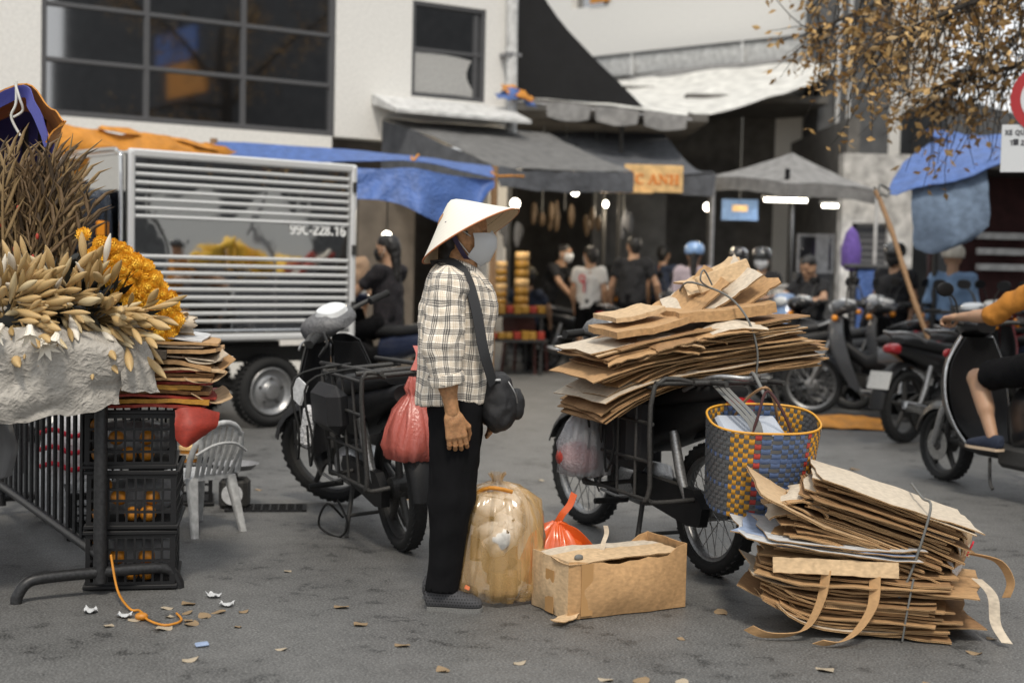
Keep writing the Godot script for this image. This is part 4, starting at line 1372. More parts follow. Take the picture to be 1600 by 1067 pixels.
func motorbike(label: String, at: Vector3, turn: float, body: Material, o := {}) -> Node3D:
	# underbone motorbike, x forward, right side +z, wheels at x = +-0.61
	var style: String = o.get("wheels", "cast")
	var t := thing("motorbike", label, "motorbike", at, turn, o.get("group", "motorbikes parked and ridden in the market street"))
	var rw := V(-0.61, 0.285, 0)
	var fw := V(0.61, 0.285, 0)
	wheel(t, rw, 0.285, 0.085, style)
	wheel(t, fw, 0.285, 0.075, style).set_meta("front", true)
	var dk: Material = M.black_plastic
	var fr: Material = M.iron
	var g: G
	var steer: float = o.get("steer", 0.0)
	# fork and front fender
	for s in [-1.0, 1.0]:
		pipe([V(0.62, 0.285, s * 0.07), V(0.50, 0.56, s * 0.07), V(0.40, 0.80, s * 0.06)], [0.017, 0.022, 0.022], "fork_leg", M.alloy, t)
	var rows := []
	for k in 9:
		var a := deg_to_rad(25 + 130.0 * k / 8.0)
		var c := fw + V(cos(a), sin(a), 0) * 0.315
		rows.append([c + V(0, 0, 0.055) - V(cos(a), sin(a), 0) * 0.03, c + V(0, 0, 0.035), c, c - V(0, 0, 0.035), c - V(0, 0, 0.055) - V(cos(a), sin(a), 0) * 0.03])
	g = G.new()
	g.sheet(rows.map(func(r): return PackedVector3Array(r)), 0.006)
	part(g, "front_fender", body, t)
	# leg shield: two wings and a nose
	for s in [-1.0, 1.0]:
		shell([[V(0.43, 0.93, s * 0.02), V(0.40, 0.93, s * 0.09), V(0.33, 0.90, s * 0.14)], [V(0.47, 0.76, s * 0.02), V(0.43, 0.75, s * 0.12), V(0.30, 0.72, s * 0.20)], [V(0.42, 0.58, s * 0.03), V(0.38, 0.55, s * 0.14), V(0.24, 0.52, s * 0.215)], [V(0.33, 0.42, s * 0.05), V(0.30, 0.40, s * 0.13), V(0.18, 0.36, s * 0.19)], [V(0.26, 0.30, s * 0.08), V(0.23, 0.28, s * 0.13), V(0.14, 0.25, s * 0.16)]], 5, "leg_shield", body, t)
		shell([[V(0.37, 0.90, s * 0.01), V(0.35, 0.89, s * 0.08), V(0.325, 0.89, s * 0.13)], [V(0.38, 0.72, s * 0.01), V(0.36, 0.71, s * 0.11), V(0.29, 0.70, s * 0.19)], [V(0.31, 0.52, s * 0.01), V(0.30, 0.5, s * 0.12), V(0.23, 0.5, s * 0.2)], [V(0.24, 0.38, s * 0.02), V(0.23, 0.36, s * 0.11), V(0.17, 0.34, s * 0.175)]], 4, "inner_shield", dk, t)
	# handlebar head
	g = G.new()
	g.loft([[V(0.44, 0.985, 0), V(0, 0, 0.07), V(0.012, 0.03, 0)], [V(0.43, 0.98, 0), V(0, 0, 0.125), V(0.02, 0.065, 0), 2.6], [V(0.37, 0.995, 0), V(0, 0, 0.16), V(0.01, 0.075, 0), 2.8], [V(0.28, 1.01, 0), V(0, 0, 0.14), V(0, 0.055, 0), 2.8], [V(0.235, 1.0, 0), V(0, 0, 0.10), V(0, 0.035, 0), 2.4], [V(0.225, 0.99, 0), V(0, 0, 0.06), V(0, 0.02, 0)]], 18)
	part(g, "handlebar_cover", o.get("head", body), t)
	g = G.new()
	g.loft([[V(0.438, 0.985, 0), V(0, 0, 0.10), V(0.015, 0.048, 0), 2.4], [V(0.457, 0.982, 0), V(0, 0, 0.085), V(0.012, 0.04, 0), 2.4], [V(0.465, 0.98, 0), V(0, 0, 0.05), V(0.008, 0.02, 0), 2.2]], 16)
	part(g, "headlight", M.lens, t)
	g = G.new()
	g.loft([[V(0.305, 1.05, 0), V(0, 0, 0.095), V(0.07, 0.018, 0), 2.6], [V(0.300, 1.074, 0), V(0, 0, 0.085), V(0.06, 0.015, 0), 2.6]], 18)
	part(g, "speedometer", M.lens, t)
	for s in [-1.0, 1.0]:
		pipe(curve([V(0.34, 0.98, s * 0.12), V(0.32, 1.0, s * 0.2), V(0.24, 1.01, s * 0.35)], 4), 0.013, "handlebar", fr, t)
		pipe([V(0.265, 1.005, s * 0.245), V(0.262, 1.005, s * 0.255), V(0.24, 1.01, s * 0.255), V(0.205, 1.01, s * 0.37), V(0.204, 1.01, s * 0.375)].slice(2), [0.019, 0.018, 0.021], "grip", M.rubber, t, 10)
		pipe(curve([V(0.31, 1.0, s * 0.2), V(0.33, 0.99, s * 0.27), V(0.28, 0.99, s * 0.37)], 4), 0.006, "brake_lever", M.alloy, t, 6)
		if o.get("mirrors", true):
			pipe(curve([V(0.3, 1.02, s * 0.17), V(0.29, 1.14, s * 0.21), V(0.27, 1.2, s * 0.26)], 4), 0.006, "mirror_stalk", fr, t, 6)
			g = G.new()
			g.loft([[V(0.295, 1.23, s * 0.29), V(0, 0, 0.03), V(0, 0.02, 0)], [V(0.28, 1.23, s * 0.29), V(0, 0, 0.062), V(0, 0.042, 0), 2.5], [V(0.27, 1.23, s * 0.29), V(0, 0, 0.06), V(0, 0.04, 0), 2.5]], 12)
			part(g, "mirror", dk, t)
		if o.get("signals", true):
			g = G.new()
			g.ball(V(0.40, 0.90, s * 0.15), V(0.03, 0.03, 0.035), 10, 6)
			part(g, "turn_signal", M.amber, t)
	# frame tunnel, engine
	g = G.new()
	g.loft([[V(0.30, 0.62, 0), V(0, 0, 0.05), V(0, 0.07, 0), 2.6], [V(0.12, 0.50, 0), V(0, 0, 0.065), V(0, 0.07, 0), 2.8], [V(-0.02, 0.53, 0), V(0, 0, 0.08), V(0, 0.09, 0), 2.8], [V(-0.14, 0.60, 0), V(0, 0, 0.09), V(0, 0.10, 0), 2.8]], 16)
	part(g, "tunnel", dk, t)
	g = G.new()
	g.loft([[V(-0.14, 0.30, 0), V(0, 0, 0.08), V(0, 0.06, 0), 3.0], [V(-0.08, 0.31, 0), V(0, 0, 0.115), V(0, 0.10, 0), 3.0], [V(0.06, 0.31, 0), V(0, 0, 0.115), V(0, 0.095, 0), 3.0], [V(0.11, 0.32, 0), V(0, 0, 0.08), V(0, 0.06, 0), 3.0]], 18)
	part(g, "engine", M.alloy, t)
	g = G.new()
	for k in 6:
		g.box(V(0.13 + 0.022 * k, 0.335 + 0.004 * k, 0), V(0.008, 0.13, 0.13), Basis.from_euler(V(0, 0, 0.15)), 0.003)
	g.box(V(0.18, 0.34, 0), V(0.14, 0.09, 0.09), Basis.from_euler(V(0, 0, 0.15)))
	part(g, "cylinder", fr, t)
	pipe(curve([V(0.2, 0.30, 0.05), V(0.18, 0.22, 0.09), V(0.0, 0.19, 0.12), V(-0.3, 0.22, 0.13)], 5), 0.016, "exhaust_pipe", M.chrome, t)
	pipe([V(-0.3, 0.22, 0.13), V(-0.36, 0.23, 0.135), V(-0.8, 0.31, 0.145), V(-0.84, 0.32, 0.145)], [0.02, 0.045, 0.045, 0.03], "muffler", M.chrome if o.get("shine", true) else fr, t, 12)
	# swing arm, chain case, shocks
	for s in [-1.0, 1.0]:
		pipe([V(-0.12, 0.33, s * 0.085), V(-0.63, 0.285, s * 0.075)], 0.018, "swing_arm", fr, t)
		pipe([V(-0.56, 0.30, s * 0.10), V(-0.5, 0.42, s * 0.105), V(-0.44, 0.60, s * 0.11)], [0.014, 0.024, 0.022], "shock_absorber", M.alloy, t, 10)
		pipe([V(-0.02, 0.235, s * 0.1), V(-0.02, 0.235, s * 0.27)], 0.014, "footpeg", M.rubber, t)
	g = G.new()
	g.prism([Vector2(-0.68, 0.22), Vector2(-0.70, 0.30), Vector2(-0.62, 0.37), Vector2(-0.1, 0.38), Vector2(-0.06, 0.33), Vector2(-0.12, 0.27), Vector2(-0.58, 0.21)], -0.115, -0.075)
	part(g, "chain_case", dk, t)
	pipe(curve([V(-0.12, 0.28, -0.12), V(-0.02, 0.25, -0.14), V(0.15, 0.26, -0.15)], 4), 0.008, "gear_lever", M.alloy, t, 6)
	# rear body, seat, tail
	g = G.new()
	g.loft([[V(0.02, 0.56, 0), V(0, 0, 0.08), V(0, 0.10, 0), 2.6], [V(-0.16, 0.59, 0), V(0, 0, 0.125), V(0.02, 0.115, 0), 2.8], [V(-0.40, 0.64, 0), V(0, 0, 0.125), V(0.01, 0.09, 0), 2.8], [V(-0.62, 0.70, 0), V(0, 0, 0.10), V(0, 0.065, 0), 2.6], [V(-0.80, 0.735, 0), V(0, 0, 0.06), V(0, 0.04, 0), 2.4]], 18)
	part(g, "side_panel", body, t)
	g = G.new()
	g.loft([[V(0.04, 0.70, 0), V(0, 0, 0.06), V(0.01, 0.025, 0), 2.6], [V(-0.02, 0.715, 0), V(0, 0, 0.10), V(0, 0.05, 0), 2.8], [V(-0.22, 0.725, 0), V(0, 0, 0.135), V(0, 0.05, 0), 3.0], [V(-0.40, 0.755, 0), V(0, 0, 0.13), V(0, 0.052, 0), 3.0], [V(-0.66, 0.79, 0), V(0, 0, 0.105), V(0, 0.045, 0), 3.0], [V(-0.74, 0.795, 0), V(0, 0, 0.07), V(0, 0.025, 0), 2.6]], 18)
	part(g, "seat", M.seat, t)
	g = G.new()
	g.loft([[V(-0.79, 0.735, 0), V(0, 0, 0.075), V(0, 0.045, 0), 2.6], [V(-0.85, 0.735, 0), V(0, 0, 0.055), V(0, 0.032, 0), 2.6], [V(-0.86, 0.735, 0), V(0, 0, 0.03), V(0, 0.015, 0), 2.4]], 12)
	if o.get("tail", true): part(g, "tail_light", M.tail_red, t)
	if o.get("rail", true):
		pipe(curve([V(-0.55, 0.79, -0.13), V(-0.75, 0.86, -0.11), V(-0.84, 0.86, 0), V(-0.75, 0.86, 0.11), V(-0.55, 0.79, 0.13)], 5), 0.011, "grab_rail", M.alloy, t)
	rows = []
	for k in 8:
		var a := deg_to_rad(75 + 105.0 * k / 7.0)
		var c := rw + V(cos(a), sin(a), 0) * (0.33 + 0.012 * k)
		rows.append(PackedVector3Array([c + V(0, 0, 0.065) - V(cos(a), sin(a), 0) * 0.03, c + V(0, 0, 0.04), c - V(0, 0, 0.04), c - V(0, 0, 0.065) - V(cos(a), sin(a), 0) * 0.03]))
	g = G.new()
	g.sheet(rows, 0.006)
	part(g, "rear_fender", dk, t)
	if o.get("plate", true): block(V(-0.955, 0.50, 0), V(0.006, 0.14, 0.19), "licence_plate", M.plate, t, 0.0, Basis.from_euler(V(0, 0, -0.35)))
	# stands
	if absf(steer) > 0.01:
		var ax := V(-0.22, 0.515, 0).normalized()
		var pv := V(0.42, 0.75, 0)
		var bs := Basis(ax, deg_to_rad(steer))
		var xf := Transform3D(bs, pv - bs * pv)
		for ch in t.get_children():
			var nm := String(ch.name)
			if ch.has_meta("front") or ["fork_leg", "front_fender", "handlebar", "headlight", "speedometer", "grip", "brake_lever", "mirror", "mirror_stalk"].any(func(w): return nm.begins_with(w)):
				ch.transform = xf * ch.transform
	if o.get("stand", true):
		for s in [-1.0, 1.0]:
			pipe([V(-0.13, 0.24, s * 0.08), V(-0.20, 0.02, s * 0.15), V(-0.27, 0.012, s * 0.17)], 0.012, "stand_leg", fr, t)
		rod(V(-0.18, 0.10, -0.125), V(-0.18, 0.10, 0.125), 0.009, "stand_bar", fr, t)
	return t


func scooter(label: String, at: Vector3, turn: float, body: Material, edge: Material) -> Node3D:
	var t := thing("scooter", label, "scooter", at, turn, "motorbikes parked and ridden in the market street")
	var fw := V(0.62, 0.235, 0)
	wheel(t, fw, 0.235, 0.105, "cast", 34)
	wheel(t, V(-0.62, 0.235, 0), 0.235, 0.11, "cast", 34)
	var g: G
	for s in [-1.0, 1.0]:
		pipe([V(0.64, 0.235, s * 0.085), V(0.56, 0.44, s * 0.085), V(0.50, 0.6, s * 0.05)], [0.022, 0.026, 0.026], "fork_leg", M.alloy, t)
	g = G.new()
	g.lathe([Vector2(0.04, 0.0), Vector2(0.10, 0.0), Vector2(0.10, 0.004), Vector2(0.04, 0.004)], 24, axle(fw + V(0, 0, -0.072)), true)
	part(g, "brake_disc", M.chrome, t)
	var rows := []
	for k in 9:
		var a := deg_to_rad(15 + 130.0 * k / 8.0)
		var c := fw + V(cos(a), sin(a), 0) * 0.275
		rows.append(PackedVector3Array([c + V(0, 0, 0.075) - V(cos(a), sin(a), 0) * 0.05, c + V(0, 0, 0.045), c - V(0, 0, 0.045), c - V(0, 0, 0.075) - V(cos(a), sin(a), 0) * 0.05]))
	g = G.new()
	g.sheet(rows, 0.008)
	part(g, "front_fender", body, t)
	# apron: outer skin, inner board, bright edge
	var ed := []
	for s in [-1.0, 1.0]:
		var e := [V(0.36, 0.93, s * 0.11), V(0.37, 0.76, s * 0.20), V(0.34, 0.56, s * 0.225), V(0.28, 0.40, s * 0.20), V(0.20, 0.285, s * 0.16)]
		shell([[V(0.44, 0.95, 0), V(0.42, 0.95, s * 0.06), e[0]], [V(0.52, 0.76, 0), V(0.48, 0.76, s * 0.13), e[1]], [V(0.52, 0.56, 0), V(0.47, 0.56, s * 0.15), e[2]], [V(0.44, 0.42, 0), V(0.40, 0.41, s * 0.14), e[3]], [V(0.32, 0.29, 0), V(0.29, 0.285, s * 0.10), e[4]]], 5, "apron", body, t)
		pipe(curve(e, 5), 0.011, "apron_edge", edge, t)
	shell([[V(0.34, 0.93, -0.10), V(0.35, 0.93, 0), V(0.34, 0.93, 0.10)], [V(0.35, 0.76, -0.19), V(0.37, 0.76, 0), V(0.35, 0.76, 0.19)], [V(0.32, 0.56, -0.21), V(0.33, 0.56, 0), V(0.32, 0.56, 0.21)], [V(0.26, 0.40, -0.19), V(0.26, 0.40, 0), V(0.26, 0.40, 0.19)], [V(0.14, 0.295, -0.16), V(0.14, 0.295, 0), V(0.14, 0.295, 0.16)]], 4, "inner_board", M.black_plastic, t)
	g = G.new()
	g.loft([[V(0.34, 0.27, 0), V(0, 0, 0.12), V(0, 0.03, 0), 3.0], [V(0.1, 0.265, 0), V(0, 0, 0.18), V(0, 0.035, 0), 4.0], [V(-0.2, 0.265, 0), V(0, 0, 0.17), V(0, 0.035, 0), 4.0]], 16)
	part(g, "floorboard", M.black_plastic, t)
	g = G.new()
	g.loft([[V(-0.08, 0.42, 0), V(0, 0, 0.10), V(0.02, 0.17, 0), 3.0], [V(-0.2, 0.46, 0), V(0, 0, 0.17), V(0.02, 0.22, 0), 3.0], [V(-0.5, 0.55, 0), V(0, 0, 0.19), V(0, 0.17, 0), 3.0], [V(-0.8, 0.62, 0), V(0, 0, 0.14), V(0, 0.11, 0), 2.6], [V(-0.92, 0.65, 0), V(0, 0, 0.06), V(0, 0.05, 0), 2.4]], 18)
	part(g, "rear_body", body, t)
	g = G.new()
	g.loft([[V(-0.04, 0.72, 0), V(0, 0, 0.07), V(0, 0.03, 0), 2.6], [V(-0.14, 0.735, 0), V(0, 0, 0.14), V(0, 0.055, 0), 3.0], [V(-0.45, 0.75, 0), V(0, 0, 0.15), V(0, 0.055, 0), 3.0], [V(-0.78, 0.79, 0), V(0, 0, 0.10), V(0, 0.035, 0), 2.6]], 18)
	part(g, "seat", M.seat, t)
	g = G.new()
	g.loft([[V(0.46, 0.98, 0), V(0, 0, 0.06), V(0.01, 0.04, 0)], [V(0.42, 1.0, 0), V(0, 0, 0.11), V(0.01, 0.075, 0), 2.5], [V(0.33, 1.01, 0), V(0, 0, 0.12), V(0, 0.07, 0), 2.6], [V(0.27, 1.0, 0), V(0, 0, 0.07), V(0, 0.04, 0), 2.4]], 16)
	part(g, "handlebar_cover", body, t)
	g = G.new()
	g.ball(V(0.455, 0.99, 0), V(0.03, 0.055, 0.075), 14, 8)
	part(g, "headlight", M.lens, t)
	for s in [-1.0, 1.0]:
		pipe(curve([V(0.35, 1.0, s * 0.08), V(0.33, 1.02, s * 0.2), V(0.27, 1.02, s * 0.26)], 4), 0.014, "handlebar", M.iron, t)
		pipe([V(0.275, 1.02, s * 0.25), V(0.225, 1.015, s * 0.36)], 0.019, "grip", M.rubber, t, 10)
		pipe(curve([V(0.33, 1.02, s * 0.16), V(0.31, 1.14, s * 0.2), V(0.29, 1.2, s * 0.27)], 4), 0.006, "mirror_stalk", M.iron, t, 6)
		g = G.new()
		g.ball(V(0.285, 1.22, s * 0.30), V(0.012, 0.045, 0.065), 12, 6)
		part(g, "mirror", M.black_plastic, t)
		g = G.new()
		g.ball(V(0.475, 0.82, s * 0.12), V(0.02, 0.03, 0.04), 10, 6)
		part(g, "turn_signal", M.tail_red, t)
	g = G.new()
	g.ball(V(-0.92, 0.67, 0), V(0.03, 0.04, 0.08), 12, 6)
	part(g, "tail_light", M.tail_red, t)
	pipe([V(-0.2, 0.24, 0.12), V(-0.4, 0.27, 0.16), V(-0.85, 0.33, 0.17)], [0.02, 0.055, 0.05], "muffler", M.chrome, t, 12)
	block(V(-0.35, 0.26, -0.13), V(0.55, 0.14, 0.09), "engine_case", M.iron, t, 0.03)
	pipe(curve([V(0.0, 0.23, -0.15), V(-0.06, 0.1, -0.19), V(-0.1, 0.06, -0.2)], 4), 0.01, "side_stand", M.iron, t)
	block(V(-0.96, 0.48, 0), V(0.006, 0.14, 0.19), "licence_plate", M.plate, t, 0.0, Basis.from_euler(V(0, 0, -0.3)))
	return t


func build_bikes() -> void:
	mat("lens", Color(0.60, 0.61, 0.61), 0.12, {"coat": 0.5})
	mat("seat", Color(0.02, 0.02, 0.021), 0.6, {"tex": "speck", "tri": 4.0})
	mat("tail_red", Color(0.36, 0.015, 0.02), 0.2, {"coat": 0.4})
	mat("plate", Color(0.62, 0.61, 0.58), 0.5, {"tex": "dirt", "tri": 5.0})
	mat("paint_black", Color(0.012, 0.012, 0.013), 0.35, {"coat": 0.3, "tex": "speck", "tri": 3.0})
	mat("paint_grey", Color(0.11, 0.115, 0.125), 0.3, {"coat": 0.5, "tex": "speck", "tri": 3.0})
	mat("paint_blue", Color(0.20, 0.31, 0.52), 0.3, {"coat": 0.5, "tex": "speck", "tri": 3.0})
	mat("paint_navy", Color(0.03, 0.04, 0.08), 0.3, {"coat": 0.5, "tex": "speck", "tri": 3.0})
	mat("paint_red", Color(0.30, 0.02, 0.025), 0.3, {"coat": 0.5, "tex": "speck", "tri": 3.0})
	mat("dusty_grey", Color(0.17, 0.17, 0.175), 0.55, {"tex": "dirt", "tri": 3.0})
	mat("dusty_black", Color(0.018, 0.018, 0.019), 0.6, {"tex": "dirt", "tri": 3.0})
	var own := "the two loaded motorbikes of the collector"
	bike_a = motorbike("black motorbike with steel side racks behind the woman in the conical hat", V(-0.71, 0, -6.98), 113.0, M.dusty_black, {"steer": 42.0, "head": M.dusty_grey, "mirrors": false, "group": own, "shine": false, "rail": false, "tail": false, "plate": false, "signals": false})
	bike_a.rotation_degrees.x = -5.0
	bike_b = motorbike("black motorbike loaded with a tilted bundle of flattened cardboard", V(0.635, 0, -6.60), 113.8, M.dusty_black, {"steer": 8.0, "head": M.dusty_grey, "mirrors": false, "group": own, "wheels": "wire", "shine": false, "plate": false, "signals": false})
	motorbike("grey motorbike with a pale spoked front wheel in the parked row", V(3.33, 0, -12.8), 159, M.paint_grey, {"wheels": "wire"})
	motorbike("black motorbike turning its broad rear tyre to the street, right of the orange mat", V(3.52, 0, -11.40), 41, M.paint_black)
	motorbike("dark motorbike with red tail trim just behind the riding scooter", V(3.95, 0, -12.0), 46, M.paint_red)
	motorbike("navy motorbike between the blue scooter and the bamboo pole", V(3.45, 0, -14.4), 30, M.paint_navy, {"wheels": "wire"})
	motorbike("red and black motorbike below the hanging cloth", V(4.5, 0, -14.1), 120, M.paint_red)
	motorbike("black motorbike with wire wheels parked before the seated man in the cap", V(0.92, 0, -18.2), 33, M.paint_black, {"wheels": "wire"})
	motorbike("dark blue motorbike ridden past the rear of the truck", V(-1.10, 0, -12.3), 152, M.paint_navy)
	motorbike("black motorbike under the rider in the blue helmet", V(2.15, 0, -16.3), 160, M.paint_black)
	motorbike("black motorbike under the man in black below the tent edge", V(4.05, 0, -15.2), -135, M.paint_black)
	motorbike("black motorbike with a silver muffler squeezed behind the grey one", V(3.15, 0, -13.9), 150, M.paint_black, {"wheels": "wire"})
	motorbike("dusty grey motorbike behind the broad rear tyre in the row", V(4.25, 0, -12.9), 50, M.dusty_grey)
	motorbike("blue grey motorbike standing under the hanging cloth post", V(4.75, 0, -13.2), 110, M.paint_navy)
	motorbike("black motorbike left of the pale blue scooter", V(2.55, 0, -15.1), -140, M.paint_black)
	motorbike("red motorbike furthest back left of the maroon shed", V(4.75, 0, -14.9), -150, M.paint_red)
	motorbike("black motorbike beside the boarded stall at the right edge", V(4.6, 0, -11.9), 60, M.paint_black)
	motorbike("dusty black motorbike nose out between cardboard and the grey one", V(2.45, 0, -14.0), 170, M.dusty_black, {"wheels": "wire"})
	motorbike("dark grey motorbike packed behind the bamboo pole foot", V(3.75, 0, -13.2), 140, M.paint_grey)
	motorbike("black motorbike beside the man in the black tee", V(1.75, 0, -17.5), 30, M.paint_black)
	scooter("pale blue scooter under the rider in black behind the cardboard", V(3.15, 0, -15.6), -128, M.paint_blue, M.chrome)
	scooter("black scooter with a silver edged apron leaving at the right edge", V(2.99, 0, -8.43), 109.4, M.paint_black, M.chrome)

var bike_a: Node3D
var bike_b: Node3D


var head_g: G
var hand_rest: G
var hand_grip: G


func make_hand(curl: float, cell: float) -> G:
	# right hand, wrist at the origin, fingers along -y, palm towards +x, thumb forward (+z)
	var f := Field.new(V(-0.045, -0.215, -0.065), V(0.11, 0.035, 0.095), cell)
	f.bone(V(0, 0.03, 0), V(0, -0.03, 0), 0.024, 0.026, 0.01, V(1.2, 1, 0.9))
	for k in 4:
		var z := 0.030 - 0.0195 * k
		f.bone(V(0, -0.02, z * 0.6), V(0.002, -0.088, z), 0.017, 0.0125, 0.012, V(1.05, 1, 1))
		var ln: float = [0.9, 1.0, 0.94, 0.76][k]
		var p := V(0.002, -0.088, z)
		var a := 0.12 + curl * 0.45
		for s in 3:
			var d := V(sin(a), -cos(a), -0.05 * (k - 1.5)).normalized()
			var q: Vector3 = p + d * [0.040, 0.027, 0.022][s] * ln
			f.bone(p, q, [0.0100, 0.0090, 0.0082][s], [0.0092, 0.0083, 0.0068][s], 0.004)
			p = q
			a += 0.28 + curl * 0.85
	var b := V(0.004, -0.025, 0.022)
	var m := V(0.016, -0.062, 0.050)
	f.bone(b, m, 0.016, 0.0115, 0.012)
	var e := m + V(0.014 + 0.02 * curl, -0.030, 0.006 - 0.012 * curl)
	f.bone(m, e, 0.0105, 0.0095, 0.005)
	f.bone(e, e + V(0.010, -0.024, -0.002 - 0.012 * curl), 0.0095, 0.0075, 0.004)
	var g := G.new()
	f.net(g)
	return g


func make_head(cell: float) -> G:
	# facing +z, centre of the skull region at the origin, chin at y = -0.11
	var f := Field.new(V(-0.11, -0.175, -0.125), V(0.11, 0.135, 0.125), cell)
	f.bone(V(0, 0.035, -0.025), V(0, 0.04, 0.02), 0.085, 0.078, 0.02, V(1.1, 1, 1))
	f.bone(V(0, -0.01, 0.02), V(0, -0.078, 0.048), 0.066, 0.034, 0.03, V(1.05, 1, 1))
	for s in [-1.0, 1.0]:
		f.bone(V(s * 0.058, -0.03, 0.0), V(s * 0.022, -0.088, 0.052), 0.022, 0.017, 0.03)
		f.bone(V(s * 0.02, 0.028, 0.082), V(s * 0.048, 0.026, 0.068), 0.010, 0.009, 0.015)
		f.bone(V(s * 0.045, -0.018, 0.062), V(s * 0.05, -0.02, 0.055), 0.02, 0.02, 0.02)
		f.bone(V(s * 0.080, 0.012, -0.015), V(s * 0.077, -0.022, -0.008), 0.017, 0.011, 0.004, V(1.9, 1, 1))
	for s in [-1.0, 1.0]:
		f.bone(V(s * 0.022, 0.010, 0.098), V(s * 0.040, 0.010, 0.090), 0.0105, 0.0095, 0.01, Vector3.ONE, false, true)
	for s in [-1.0, 1.0]:
		f.bone(V(s * 0.031, 0.010, 0.072), V(s * 0.0311, 0.010, 0.072), 0.0135, 0.0135, 0.003)
	f.bone(V(0, 0.018, 0.086), V(0, -0.026, 0.104), 0.009, 0.0125, 0.01)
	for s in [-1.0, 1.0]:
		f.bone(V(s * 0.011, -0.030, 0.094), V(s * 0.0111, -0.030, 0.094), 0.009, 0.009, 0.006)
	f.bone(V(-0.02, -0.056, 0.082), V(0.02, -0.056, 0.082), 0.0075, 0.0075, 0.006)
	f.bone(V(-0.017, -0.069, 0.081), V(0.017, -0.069, 0.081), 0.008, 0.008, 0.006)
	f.bone(V(0, -0.05, -0.02), V(0, -0.17, -0.03), 0.054, 0.056, 0.03)
	var g := G.new()
	f.net(g)
	return g


func hand_xf(wrist: Vector3, elbow: Vector3, right: bool, palm: Vector3, sc := 1.0) -> Transform3D:
	# place a hand so that it continues the forearm; palm: where the palm looks
	var y := (elbow - wrist).normalized()
	var x := (palm - y * palm.dot(y)).normalized()
	var z := x.cross(y)
	# the modelled hand is a right hand: palm +x, thumb +z, fingers -y
	return Transform3D(Basis(x, y, z if right else -z).scaled_local(Vector3.ONE * sc), wrist)


func shoe(parent: Node, ankle: Vector3, fwd: Vector3, m: Material, sole: Material, ln := 0.25) -> void:
	var f := V(fwd.x, 0, fwd.z).normalized()
	var up := Vector3.UP
	if absf(fwd.y) > 0.05:
		f = fwd.normalized()
		up = f.cross(Vector3.UP).normalized().cross(f)
	var s := f.cross(up)
	var o := ankle - up * (0.075) - f * 0.06
	var g := G.new()
	g.loft([[o - f * 0.012 + up * 0.05, s * 0.02, up * 0.02], [o + up * 0.048, s * 0.034, up * 0.045, 2.6], [o + f * ln * 0.3 + up * 0.05, s * 0.037, up * 0.045, 2.4], [o + f * ln * 0.55 + up * 0.04, s * 0.042, up * 0.035, 2.4], [o + f * ln * 0.82 + up * 0.032, s * 0.043, up * 0.027, 2.4], [o + f * ln * 0.97 + up * 0.027, s * 0.03, up * 0.018, 2.2], [o + f * ln + up * 0.025, s * 0.012, up * 0.008]], 16)
	var sh := part(g, "shoe", m, parent)
	g = G.new()
	var top := []
	for q in [[-0.02, 0.018], [0.0, 0.036], [0.3, 0.039], [0.55, 0.044], [0.82, 0.046], [0.98, 0.032], [1.02, 0.014]]:
		top.append(q)
	var ol := []
	for q in top:
		ol.append(Vector2(q[0] * ln, q[1]))
	for k in range(top.size() - 1, -1, -1):
		ol.append(Vector2(top[k][0] * ln, -top[k][1]))
	g.prism(ol, 0.0, 0.015, Transform3D(Basis(f, s, up), o))
	part(g, "sole", sole, sh)


